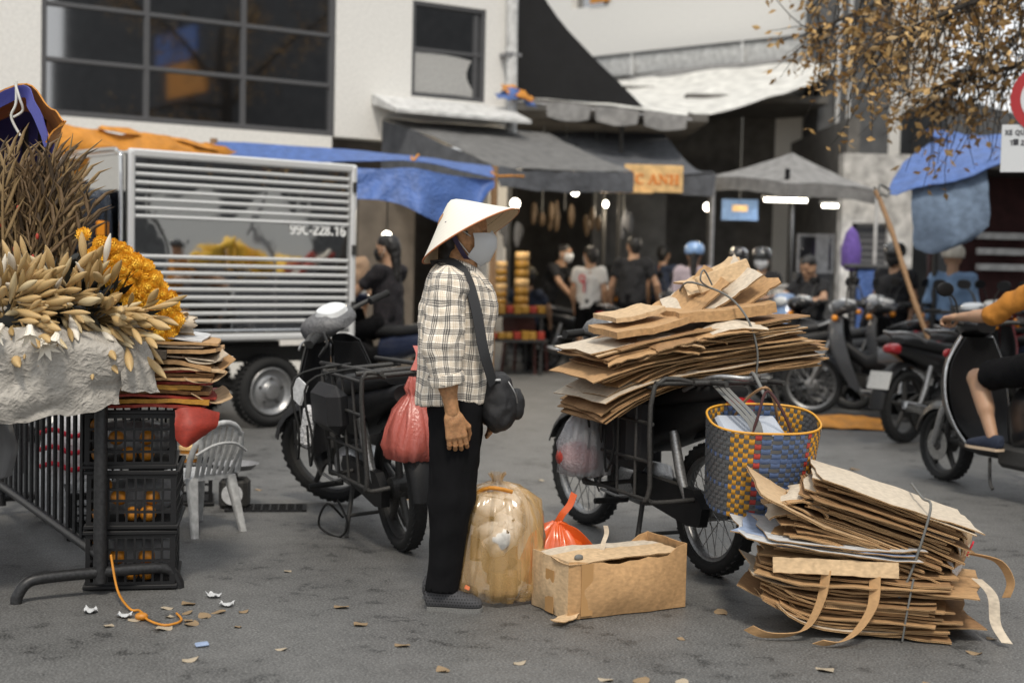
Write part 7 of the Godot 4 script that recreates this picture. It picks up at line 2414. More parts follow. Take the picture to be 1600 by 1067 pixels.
func leaf_litter() -> void:
	mat("dry_leaf", Color(0.34, 0.235, 0.13), 0.8, {"tex": "dirt", "tri": 12.0})
	mat("dry_leaf_pale", Color(0.52, 0.43, 0.31), 0.8, {"tex": "dirt", "tri": 12.0})
	var ms := []
	for k in 4:
		var g := G.new()
		var rows := []
		for i in 7:
			var u := i / 6.0
			var w := 0.36 * sin(PI * pow(u, 0.8)) + 0.01
			rows.append(PackedVector3Array([V(u - 0.5, 0.05 + 0.12 * sin(u * 5 + k), -w), V(u - 0.5, 0.02 + 0.04 * k * u, 0), V(u - 0.5, 0.06 + 0.10 * cos(u * 4 + k), w)]))
		rows.reverse()
		g.sheet(rows, 0.02)
		ms.append(g.mesh())
	var px := [[-1.33, -5.05], [-1.40, -4.95], [-1.2, -4.93], [-1.12, -5.0], [-0.97, -5.2], [-0.92, -5.9], [-0.62, -5.3], [-0.52, -5.05], [-0.35, -4.78], [0.05, -4.6], [0.32, -4.43], [0.43, -4.42], [0.56, -4.42], [0.50, -4.36], [0.62, -4.95], [0.82, -5.35], [1.75, -5.05], [1.62, -4.85], [1.80, -4.55], [1.35, -4.45], [-1.55, -6.5], [-1.42, -8.0], [-0.9, -8.3], [-0.55, -7.8], [-1.02, -8.9], [0.2, -8.6], [1.5, -8.9], [1.9, -7.6], [-0.2, -4.5], [-0.75, -4.7], [1.05, -4.6], [-1.02, -4.55], [2.3, -9.4], [-1.22, -5.1], [-1.17, -5.16], [-1.14, -5.05], [-1.1, -5.12], [-1.26, -5.22], [-1.06, -5.18], [-1.2, -5.3], [-0.95, -4.98], [0.55, -10.2]]
	for q in px:
		var s := R(0.035, 0.075)
		var l := inst(ms[rng.randi() % 4], "dry_leaf", M.dry_leaf if rng.randf() < 0.6 else M.dry_leaf_pale, self, Transform3D(Basis.from_euler(V(0, R(-3, 3), 0)).scaled_local(V(s, s * 0.7, s)), V(q[0], 0.002, q[1])))
		var where := "on the road far behind the motorbikes"
		if q[1] > -6.0:
			where = "among the scraps before the crates" if q[0] < -0.9 else ("on the road before the woman and box" if q[0] < 0.58 else "on the road around the cardboard pile")
		elif q[1] > -8.2:
			where = "on the road near the plastic chair" if q[0] < -1.2 else "on the road around the loaded motorbikes"
		meta(l, "small dry leaf " + where, "leaf", "dry leaves " + where)
	for q in [[-1.52, -5.14, 0.05, "crumpled pale paper scrap by the barrier foot"], [-1.38, -5.08, 0.045, "torn white paper scrap beside the yellow string"], [-1.13, -5.42, 0.05, "white paper scrap at the foot of the crates"], [-1.05, -5.28, 0.045, "bent white paper scrap right of the crates"]]:
		var g := G.new()
		g.sheet(patch([[V(-1, 0.5, -0.6), V(0, 0.1, -0.8), V(1, 0.6, -0.5)], [V(-1, 0.05, 0), V(0, 0.3, 0), V(0.9, 0.1, 0)], [V(-0.7, 0.6, 0.6), V(0.1, 0.1, 0.8), V(1, 0.5, 0.6)]], 4, 0.2, 2.0, int(q[2] * 1000)), 0.04)
		var l := inst(g.mesh(), "paper_scrap", M.paper_white, self, Transform3D(Basis.from_euler(V(0, R(-3, 3), 0)).scaled_local(Vector3.ONE * q[2] * 0.6), V(q[0], 0.004, q[1])))
		meta(l, q[3], "scrap", "paper scraps by the barrier")
	var bp := inst(fruit_mesh, "orange_peel_scrap", M.orange_peel, self, Transform3D(Basis.from_scale(V(0.024, 0.016, 0.02)), V(-1.31, 0.014, -5.05)))
	meta(bp, "small bright orange peel scrap near the yellow string", "scrap")
	var bw := block(V(-1.02, 0.008, -4.72), V(0.045, 0.008, 0.03), "blue_wrapper", M.paper_blue, self, 0.003, Basis.from_euler(V(0.1, 0.4, 0.05)))
	meta(bw, "tiny blue and white wrapper on the road in front of the crates", "wrapper")
	var sg := pipe(curve([V(-1.52, 0.16, -5.40), V(-1.46, 0.05, -5.28), V(-1.38, 0.012, -5.16), V(-1.34, 0.012, -5.14), V(-1.28, 0.01, -5.02), V(-1.20, 0.01, -4.95), V(-1.16, 0.01, -5.02), V(-1.2, 0.01, -5.12)], 5), 0.005, "yellow_string", M.tarp_orange, self, 5)
	meta(sg, "yellow string trailing from the barrier foot onto the road", "string")
	var om := thing("orange_mat", "flattened orange sheet lying by the parked motorbikes", "mat")
	cloth([[V(2.45, 0.03, -12.35), V(2.9, 0.05, -12.4), V(3.25, 0.03, -12.3)], [V(2.5, 0.07, -12.05), V(2.9, 0.09, -12.05), V(3.2, 0.06, -12.0)], [V(2.5, 0.01, -11.85), V(2.9, 0.012, -11.8), V(3.2, 0.01, -11.75)]], 6, "sheet", M.tarp_orange, om, 0.02, 4.0, 51)


func carton(g: G, called: String, m: Material, parent: Node, xf: Transform3D) -> MeshInstance3D:
	var o := inst(g.mesh2(m, M.card_edge), called, null, parent, xf)
	return o


func ribbon(ps: Array, w: Vector3, th: float, called: String, m: Material, parent: Node) -> MeshInstance3D:
	var rows := []
	for p in ps:
		rows.append(PackedVector3Array([p - w, p + w]))
	var g := G.new()
	g.sheet(rows, th)
	return part(g, called, m, parent)


func build_load() -> void:
	var cm := [M.card, M.card_light, M.card_dark, M.card, M.card_white, M.card_dark, M.card]
	var g: G
	# ---- bundle on the motorbike
	var b := thing("cardboard_bundle", "tilted bundle of flattened cartons tied across the motorbike seat", "cardboard", V(0.80, 0.835, -6.28), 17.0, "bundles of flattened cardboard")
	b.rotation_degrees.z = 8.5
	var y := 0.0
	for k in 31:
		var w := R(0.93, 1.06) if k < 12 else R(0.82, 1.0)
		if k > 24:
			w = R(0.75, 0.92)
		var th: float = R(0.003, 0.0065)
		var dr := -0.11 * (1.0 - k / 32.0) if k < 20 else -0.02
		var ox := R(-0.05, 0.04) + (0.04 if k > 8 and k < 16 else -0.02)
		var o := carton(board(w, R(0.48, 0.6), th, R(-0.012, 0.0), 300 + k, 0.02, dr * R(0.7, 1.0)), "carton_sheet", cm[rng.randi() % 7] if k % 5 else M.card_dark, b, Transform3D(Basis.from_euler(V(R(-0.015, 0.015), R(-0.05, 0.05), R(-0.012, 0.012))), V(ox, y, R(-0.025, 0.025))))
		y += th + R(0.001, 0.0035)
	# thicker folded cartons on top
	for q in [[V(-0.24, y + 0.03, 0.06), V(0.36, 0.028, 0.36), 0.03, 0.06, M.card], [V(0.12, y + 0.045, 0.03), V(0.44, 0.045, 0.40), -0.06, -0.01, M.card], [V(-0.25, y + 0.08, -0.02), V(0.24, 0.02, 0.26), 0.08, 0.05, M.card_light]]:
		inst(board(q[1].x, q[1].z, q[1].y, 0.008, 380 + int(q[1].x * 100), 0.02).mesh(), "folded_carton", q[4], b, Transform3D(Basis.from_euler(V(0.03, q[2], q[3])), q[0] + V(0, q[1].y / 2, 0)))
	for q in [[V(0.05, y + 0.11, -0.05), 0.34, 0.30, 0.52, M.card], [V(0.14, y + 0.13, -0.02), 0.40, 0.34, 0.42, M.card_white], [V(0.24, y + 0.09, 0.04), 0.34, 0.22, 0.36, M.card], [V(0.19, y + 0.18, -0.08), 0.28, 0.20, 0.30, M.card_light]]:
		var bs := Basis.from_euler(V(0.25, -0.1, q[3]))
		carton(board(q[1], q[2], 0.008, 0.02, 350 + int(q[1] * 100), 0.03), "raised_flap", q[4], b, Transform3D(bs, q[0]))
	block(V(0.19, y + 0.19, 0.03), V(0.26, 0.08, 0.02), "raised_carton", M.card_light, b, 0.006, Basis.from_euler(V(-0.25, -0.1, 0.22)))
	for k in 5:
		carton(board(R(0.25, 0.4), 0.12, 0.005, -0.03, 370 + k, 0.03), "torn_strip", cm[k], b, Transform3D(Basis.from_euler(V(0.2, R(-0.3, 0.3), R(-0.1, 0.1))), V(-0.3 + 0.09 * k, y - 0.05 + 0.012 * k, 0.28)))
	pipe(curve([V(0.16, -0.02, 0.30), V(0.17, 0.1, 0.325), V(0.15, y, 0.32), V(0.12, y + 0.1, 0.245), V(0.06, y + 0.16, 0.15), V(0.05, y + 0.17, -0.1), V(0.1, y, -0.32), V(0.15, -0.03, -0.3)], 5), 0.005, "twine", M.twine, b, 5)
	pipe(curve([V(0.06, y + 0.16, 0.15), V(0.0, y + 0.20, 0.2), V(0.03, y + 0.24, 0.18), V(0.07, y + 0.17, 0.16)], 4), 0.004, "twine", M.twine, b, 5)
	# ---- pile on the road at the right
	var p := thing("cardboard_pile", "lower stack of flattened cartons on the road at right, sagging at its left end", "cardboard", V(1.31, 0.008, -5.26), -9.0, "bundles of flattened cardboard")
	y = 0.004
	for k in 20:
		var th: float = R(0.004, 0.0075)
		var w := R(0.56, 0.80)
		var lift := (0.085 - 0.0027 * k) if k < 20 else 0.0
		carton(board(w, R(0.44, 0.54), th, 0.0, 400 + k, 0.02, lift), "carton_sheet", M.card_dark if k % 3 == 0 else cm[rng.randi() % 7], p, Transform3D(Basis.from_euler(V(R(-0.012, 0.012), R(-0.13, 0.13), R(-0.012, 0.012))), V(R(-0.05, 0.05), y + th, R(-0.02, 0.03))))
		y += th + R(0.003, 0.009)
	var y1 := y
	for k in 4:
		carton(board(R(0.5, 0.66), R(0.4, 0.5), 0.004, 0.012, 440 + k, 0.03), "poster_sheet", [M.paper_blue, M.paper_white, M.paper_blue, M.paper_white][k], p, Transform3D(Basis.from_euler(V(0.0, R(-0.15, 0.15), -0.12 + 0.02 * k)), V(-0.15 + 0.02 * k, y + 0.065 + 0.009 * k, R(-0.02, 0.03))))
	inst(board(0.44, 0.055, 0.012, 0.004, 445, 0.004).mesh(), "folded_edge", M.card_light, p, Transform3D(Basis.from_euler(V(1.25, 0.03, -0.03)), V(-0.10, y + 0.022, 0.262)))
	carton(board(0.36, 0.02, 0.02, 0.0, 460, 0.0), "red_strip", M.red_board, p, Transform3D(Basis.from_euler(V(0, -0.02, -0.03)), V(0.05, 0.115, 0.255)))
	for k in 6:
		carton(board(R(0.4, 0.6), 0.42, 0.006, -0.01, 470 + k, 0.03), "carton_sheet", cm[k], p, Transform3D(Basis.from_euler(V(0, R(-0.1, 0.1), -0.10 - 0.03 * k)), V(-0.08 + 0.02 * k, y + 0.028 + 0.016 * k, R(-0.03, 0.01))))
	# straps that hang onto the road
	ribbon(curve([V(-0.13, y, 0.26), V(-0.15, y - 0.1, 0.30), V(-0.21, 0.03, 0.34), V(-0.33, 0.012, 0.36), V(-0.40, 0.03, 0.34)], 5), V(0.016, 0.012, 0.012), 0.003, "paper_strap", M.card, p)
	ribbon(curve([V(0.04, y - 0.01, 0.26), V(0.03, y - 0.1, 0.31), V(-0.03, 0.04, 0.36), V(-0.10, 0.008, 0.40), V(-0.16, 0.01, 0.40)], 5), V(0.018, 0.010, 0.010), 0.003, "paper_strap", M.card, p)
	ribbon(curve([V(0.41, y - 0.02, 0.12), V(0.46, y - 0.07, 0.16), V(0.47, 0.06, 0.19), V(0.50, 0.008, 0.25)], 5), V(0.018, 0.0, 0.006), 0.003, "paper_strap", M.card_white, p)
	ribbon(curve([V(0.40, y + 0.05, 0.0), V(0.50, y + 0.03, 0.02), V(0.545, y - 0.04, 0.03), V(0.53, y - 0.10, 0.04)], 5), V(0.012, 0.004, 0.012), 0.003, "paper_strap", M.card, p)
	pipe(curve([V(0.14, 0.0, 0.27), V(0.15, 0.1, 0.285), V(0.17, y, 0.275)], 4), 0.004, "twine", M.twine, p, 5)
	# upper bundle, tilted down to the right
	var u := thing("cardboard_pile", "upper bundle of flattened cartons sloping down to the right on the pile", "cardboard", V(1.365, 0.30, -5.30), -9.0, "bundles of flattened cardboard")
	u.rotation_degrees.z = -17.0
	y = 0.0
	for k in 24:
		var th: float = R(0.0035, 0.008)
		var w := R(0.44, 0.61) if k < 23 else 0.60
		carton(board(w, R(0.44, 0.52), th, R(-0.012, 0.004), 500 + k, 0.016, -0.02 if k < 8 else 0.0), "carton_sheet", (M.card_dark if k % 3 == 0 else cm[rng.randi() % 7]) if k < 22 else M.card_white, u, Transform3D(Basis.from_euler(V(R(-0.015, 0.015), R(-0.10, 0.10), R(-0.014, 0.014))), V(R(-0.045, 0.045) - (0.06 if k < 8 else 0.0), y + th - 0.02, R(-0.02, 0.02))))
		y += th + R(0.0015, 0.006)
	carton(board(0.46, 0.42, 0.008, 0.02, 530, 0.02), "sliding_sheet", M.card_light, u, Transform3D(Basis.from_euler(V(0.05, 0.12, -0.10)), V(-0.26, 0.045, 0.06)))
	for k in 5:
		carton(board(R(0.16, 0.24), 0.3, 0.006, -0.03, 540 + k, 0.03), "torn_flap", [M.card_white, M.card_light, M.card][k % 3], u, Transform3D(Basis.from_euler(V(R(-0.1, 0.1), R(-0.3, 0.3), R(-0.1, 0.3))), V(-0.33 + 0.02 * k, 0.03 + 0.024 * k, R(0.0, 0.08))))
	for k in 4:
		carton(board(0.14, 0.2, 0.004, -0.05, 560 + k, 0.03), "torn_flap", [M.card_light, M.card_white, M.card, M.sack_white][k], u, Transform3D(Basis.from_euler(V(0.1, -0.3, -0.7 - 0.2 * k)), V(0.32, 0.15 - 0.045 * k, -0.02 + 0.03 * k)))
	block(V(0.345, 0.10, 0.02), V(0.006, 0.05, 0.05), "red_print", M.print_red, u, 0.0, Basis.from_euler(V(0.1, -0.2, -0.1)))
	pipe(curve([V(0.12, -0.12, 0.27), V(0.13, 0.0, 0.275), V(0.12, y + 0.0, 0.265), V(0.11, y + 0.008, 0.1), V(0.11, y + 0.01, -0.25)], 5), 0.005, "twine", M.twine, u, 5)
	# ---- collapsed box at the woman's feet
	var x := thing("cardboard_box", "dented brown cardboard box with a rising corner beside the yellow bag", "box", V(0.395, 0.004, -5.42), 28.6)
	box_parts(x)
	# ---- yellow bag
	mat("film_yellow", Color(0.90, 0.57, 0.22, 0.30), 0.16, {"spec": 0.8})
	mat("film_orange", Color(0.80, 0.13, 0.02, 0.75), 0.25, {"spec": 0.6})
	mat("film_red", Color(0.52, 0.13, 0.10, 0.72), 0.3, {"spec": 0.6, "bump": "crumple", "bs": 0.2, "tri": 3.0})
	mat("film_white", Color(0.60, 0.62, 0.65, 0.40), 0.25, {"spec": 0.6, "bump": "crumple", "bs": 0.6, "tri": 4.0})
	mat("foam", Color(0.80, 0.77, 0.72), 0.8, {"tex": "blotch", "tri": 4.0})
	mat("cans", Color(0.26, 0.15, 0.06), 0.45, {"tex": "dirt", "tri": 6.0})
	mat("meat_red", Color(0.52, 0.06, 0.04), 0.5, {"tex": "blotch", "tri": 7.0})
	var pr := [Vector2(0.55, 0.0), Vector2(0.86, 0.03), Vector2(1.0, 0.14), Vector2(1.02, 0.3), Vector2(0.98, 0.5), Vector2(0.92, 0.68), Vector2(0.80, 0.80), Vector2(0.55, 0.88), Vector2(0.24, 0.915), Vector2(0.09, 0.925), Vector2(0.11, 0.96), Vector2(0.17, 1.0)]
	var yb := thing("rubbish_bag", "full translucent yellow plastic bag standing between the woman and the box", "plastic bag", V(-0.045, 0.004, -5.52), 0)
	for k in 44:
		var a := R(0, TAU)
		var hh := R(0.04, 0.34)
		var rr := R(0.02, 0.082)
		g = G.new()
		if hh < 0.2:
			g.tube([V(cos(a) * rr, hh, sin(a) * rr) - V(0, 0.05, 0).rotated(V(1, 0, 0), R(-1.4, 1.4)), V(cos(a) * rr, hh, sin(a) * rr) + V(0, 0.045, 0).rotated(V(1, 0, 0), R(-1.4, 1.4))], 0.033, 12)
			part(g, "can", M.cans, yb)
		else:
			g.add(sack(R(0.05, 0.07), R(0.09, 0.13), 900 + k, [Vector2(0.1, 0.0), Vector2(0.9, 0.1), Vector2(1.0, 0.4), Vector2(0.9, 0.8), Vector2(0.1, 1.0)], 14, 0.9), Transform3D(Basis.from_euler(V(R(-1.4, 1.4), R(-2, 2), 0)), V(cos(a) * rr, hh, sin(a) * rr)))
			part(g, "foam_piece", M.foam, yb)
	part(sack(0.186, 0.49, 81, pr, 96, 0.26), "bag_film", M.film_yellow, yb)
	pipe(curve([V(-0.11, 0.40, 0.06), V(-0.03, 0.445, 0.10), V(0.06, 0.43, 0.09)], 4), 0.008, "drawstring", M.tarp_orange, yb, 6)
	var ob := thing("orange_bag", "small bright orange plastic bag behind the cardboard box", "plastic bag", V(0.20, 0.004, -5.72), 0)
	part(sack(0.13, 0.27, 83, [Vector2(0.5, 0.0), Vector2(0.95, 0.1), Vector2(1.0, 0.4), Vector2(0.75, 0.75), Vector2(0.3, 0.95), Vector2(0.12, 1.0)], 64, 0.45), "bag_film", M.film_orange, ob)
	ribbon(curve([V(0.0, 0.26, 0.0), V(0.02, 0.30, 0.01), V(0.05, 0.34, 0.01), V(0.065, 0.385, 0.01)], 4), V(0.012, -0.006, 0.004), 0.004, "bag_handle", M.film_orange, ob)
	ribbon(curve([V(0.0, 0.25, 0.02), V(0.07, 0.23, 0.05), V(0.14, 0.16, 0.05), V(0.2, 0.08, 0.04)], 4), V(0.01, 0.02, 0.01), 0.004, "bag_handle", M.film_orange, ob)
	g = G.new()
	g.ball(V(0, 0.10, 0), V(0.10, 0.085, 0.09), 12, 8)
	part(g, "contents", M.foam, ob)
	var wp := thing("white_packet", "white plastic packet on the road behind the orange bag", "packet", V(0.26, 0.0, -6.2), 20)
	part(sack(0.08, 0.06, 85, [Vector2(0.3, 0.0), Vector2(1.0, 0.2), Vector2(1.0, 0.6), Vector2(0.5, 1.0), Vector2(0.01, 1.05)], 24, 0.3), "packet_film", M.sack_white, wp)
	# ---- bags hanging on the motorbikes
	var rb := thing("red_carrier_bag", "tied red plastic carrier bag hanging on the motorbike behind the woman", "plastic bag", V(-0.425, 0.44, -6.16), 0)
	part(sack(0.125, 0.29, 87, [Vector2(0.35, 0.0), Vector2(0.9, 0.06), Vector2(1.0, 0.25), Vector2(0.95, 0.5), Vector2(0.7, 0.78), Vector2(0.32, 0.96), Vector2(0.2, 1.02), Vector2(0.3, 1.12), Vector2(0.15, 1.28)], 64, 0.38), "bag_film", M.film_red, rb)
	g = G.new()
	g.ball(V(0, 0.12, 0), V(0.10, 0.10, 0.10), 12, 8)
	part(g, "contents", M.meat_red, rb)
	ribbon(curve([V(0, 0.4, 0), V(0.02, 0.46, -0.04), V(0.0, 0.5, -0.12)], 4), V(0.014, 0, 0.004), 0.004, "bag_handle", M.film_red, rb)
	var wg := thing("clear_carrier_bag", "clear plastic carrier bag with red contents hanging left of the cardboard bundle", "plastic bag", V(0.335, 0.365, -6.36), 0)
	part(sack(0.125, 0.31, 89, [Vector2(0.35, 0.0), Vector2(0.9, 0.05), Vector2(1.0, 0.22), Vector2(0.92, 0.5), Vector2(0.65, 0.78), Vector2(0.3, 0.97), Vector2(0.2, 1.02), Vector2(0.22, 1.15)], 56, 0.2), "bag_film", M.film_white, wg)
	g = G.new()
	g.ball(V(-0.02, 0.085, 0.0), V(0.108, 0.075, 0.105), 12, 8)
	part(g, "contents", M.meat_red, wg)
	g = G.new()
	g.ball(V(0.03, 0.16, -0.02), V(0.06, 0.05, 0.06), 10, 7)
	part(g, "contents", M.foam, wg)
	ribbon(curve([V(0, 0.34, 0), V(0.02, 0.40, -0.03), V(0.06, 0.44, -0.08)], 4), V(0.014, 0, 0.004), 0.004, "bag_handle", M.film_white, wg)
	var bb := thing("blue_carrier_bag", "crumpled blue and white plastic bag hanging beside the clear carrier bag", "plastic bag", V(0.50, 0.45, -6.45), 0)
	part(sack(0.09, 0.28, 91, [Vector2(0.3, 0.0), Vector2(0.9, 0.1), Vector2(1.0, 0.5), Vector2(0.6, 0.85), Vector2(0.25, 1.0), Vector2(0.2, 1.2)], 40, 0.25), "bag_film", M.tarp_blue, bb)
	racks()
	basket()


func box_parts(x: Node3D) -> void:
	# local: front along x (right end at +x), depth -z; corners follow the dents of the carton
	var w := 0.53
	var d := 0.27
	var h := 0.215
	var A := V(-w / 2, 0, d / 2)
	var wob := noise(5.0, 2, FastNoiseLite.TYPE_SIMPLEX, 77)
	for s in 4:
		var rows := []
		for i in 7:
			var row := PackedVector3Array()
			for j in 13:
				var u := j / 12.0
				var v := i / 6.0
				var p: Vector3
				var nn: Vector3
				match s:
					0:
						p = V(-w / 2 + w * u, h * v, d / 2); nn = V(0, 0, 1)
					1:
						p = V(w / 2, h * v, d / 2 - d * u); nn = V(1, 0, 0)
					2:
						p = V(w / 2 - w * u, h * v, -d / 2); nn = V(0, 0, -1)
					3:
						p = V(-w / 2, h * v, -d / 2 + d * u); nn = V(-1, 0, 0)
				var mid := sin(PI * u)
				p += nn * ((0.026 * (1.0 - absf(v - 0.42) / 0.58) if s == 0 else 0.0) * sin(PI * clampf(u * 1.1, 0.0, 1.0)) + 0.014 * mid * sin(PI * v) + 0.012 * wob.get_noise_3dv(p * 2.0) * mid)
				# sagging top, raised right corner
				if v > 0.5:
					var hi := 0.032 * smoothstep(0.17, 0.25, p.x) - 0.02 * sin(PI * clampf((p.x + w / 2) / w, 0, 1)) * (0.7 + 0.6 * wob.get_noise_1d(p.x * 30))
					p.y += hi * (v - 0.5) * 2.0
				row.append(p)
			rows.append(row)
		var g := G.new()
		g.sheet(rows, 0.005)
		part(g, "side", M.card if s != 3 else M.card_light, x)
	# top flaps, bent inwards
	for q in [[V(-0.015, h + 0.006, 0.064), 0.51, 0.145, 0.05, M.card_light], [V(-0.01, h + 0.002, -0.066), 0.51, 0.145, -0.05, M.card_white]]:
		carton(board(q[1], q[2], 0.004, -0.006, 600 + int(q[1] * 100), 0.01), "top_flap", q[4], x, Transform3D(Basis.from_euler(V(q[3], 0.02, 0.02)), q[0]))
	for q in [[V(-w / 2 + 0.075, h * 0.5, d / 2 + 0.012), V(0.05, h * 0.9, 0.002)], [V(-w / 2 - 0.012, h * 0.4, 0.02), V(0.002, h * 0.75, 0.06)]]:
		block(q[0], q[1], "packing_tape", M.tape, x)
	carton(board(0.16, 0.05, 0.003, 0.01, 620, 0.01), "bottom_flap", M.card_light, x, Transform3D(Basis.from_euler(V(0.1, 0.5, 0.1)), V(-w / 2 - 0.01, 0.016, d / 2 + 0.012)))
	var g2 := G.new()
	g2.ball(V(-w / 2 + 0.07, h + 0.004, 0.09), V(0.02, 0.012, 0.012), 8, 6)
	part(g2, "knot", M.twine, x)
	ribbon(curve([V(-0.05, h - 0.01, 0.02), V(-0.045, h + 0.03, 0.02), V(-0.03, h + 0.07, 0.02), V(-0.035, h + 0.10, 0.02)], 4), V(0.008, 0, 0.004), 0.003, "torn_strip", M.card_white, x)


func racks() -> void:
	# steel side racks welded to the two loaded motorbikes; parts of them
	for q in [[bike_a, -0.30], [bike_b, -0.12]]:
		var t: Node3D = q[0]
		var sx: float = q[1]
		var z0 := -0.11
		var z1 := -0.215 if t == bike_a else -0.34
		pipe(curve([V(0.08 + sx, 0.80, z0), V(0.08 + sx, 0.80, z1), V(0.06 + sx, 0.40, z1), V(0.04 + sx, 0.33, z1), V(0.04 + sx, 0.33, z0)], 4), 0.011, "rack_frame", M.iron, t)
		pipe(curve([V(-0.55 + sx, 0.82, z0), V(-0.55 + sx, 0.82, z1), V(-0.53 + sx, 0.40, z1), V(-0.51 + sx, 0.33, z1), V(-0.51 + sx, 0.33, z0)], 4), 0.011, "rack_frame", M.iron, t)
		for y in [0.34, 0.50, 0.66, 0.81]:
			rod(V(0.07 + sx, y, z1), V(-0.54 + sx, y, z1), 0.008, "rack_bar", M.iron, t)
		for x in [-0.08, -0.24, -0.40]:
			rod(V(x + sx, 0.33, z1), V(x + sx, 0.81, z1), 0.007, "rack_bar", M.iron, t)
		rod(V(0.08 + sx, 0.81, 0.17), V(0.08 + sx, 0.81, z1), 0.011, "rack_bar", M.iron, t)
		rod(V(-0.55 + sx, 0.83, 0.2), V(-0.55 + sx, 0.83, z1), 0.011, "rack_bar", M.iron, t)
		rod(V(-0.78, 0.84, 0.18), V(-0.78, 0.84, -0.22), 0.011, "rack_bar", M.iron, t)
		for s in [-0.14, 0.14]:
			rod(V(0.08, 0.82, s), V(-0.9, 0.845, s), 0.011, "rack_bar", M.iron, t)
		# rubber straps looped over it
		for k in 2:
			var x := 0.0 - R(0.2, 0.3) * k + sx
			pipe(curve([V(x, 0.84, -0.1), V(x - 0.03, 0.80, -0.38), V(x - 0.06, 0.55, -0.385), V(x + 0.02, 0.42, -0.38), V(x + 0.05, 0.60, -0.375)], 5), 0.006, "rubber_strap", M.rubber, t, 5)
	pipe(curve([V(-0.2, 0.10, -0.16), V(-0.22, 0.18, -0.24), V(-0.12, 0.06, -0.26), V(-0.25, 0.02, -0.2), V(-0.34, 0.10, -0.18), V(-0.26, 0.2, -0.2)], 6), 0.006, "rubber_strap", M.rubber, bike_a, 5)
	pipe(curve([V(0.0, 0.92, -0.1), V(-0.08, 0.98, -0.16), V(-0.2, 0.93, -0.18), V(-0.12, 0.87, -0.2), V(0.0, 0.9, -0.14)], 6), 0.007, "rubber_strap", M.rubber, bike_a, 5)
	block(V(-0.16, 0.72, -0.32), V(0.12, 0.10, 0.012), "white_card", M.paper_white, bike_a, 0.0, Basis.from_euler(V(0.3, 0.2, 0.3)))
	block(V(-0.24, 0.56, -0.31), V(0.08, 0.20, 0.05), "white_packet", M.sack_white, bike_a, 0.02, Basis.from_euler(V(0.1, 0.3, 0.2)))
	block(V(-0.25, 0.60, -0.26), V(0.42, 0.34, 0.14), "black_pannier", M.bag_cloth, bike_b, 0.05)
	block(V(-0.42, 0.66, -0.25), V(0.36, 0.22, 0.10), "black_pannier", M.bag_cloth, bike_a, 0.045)


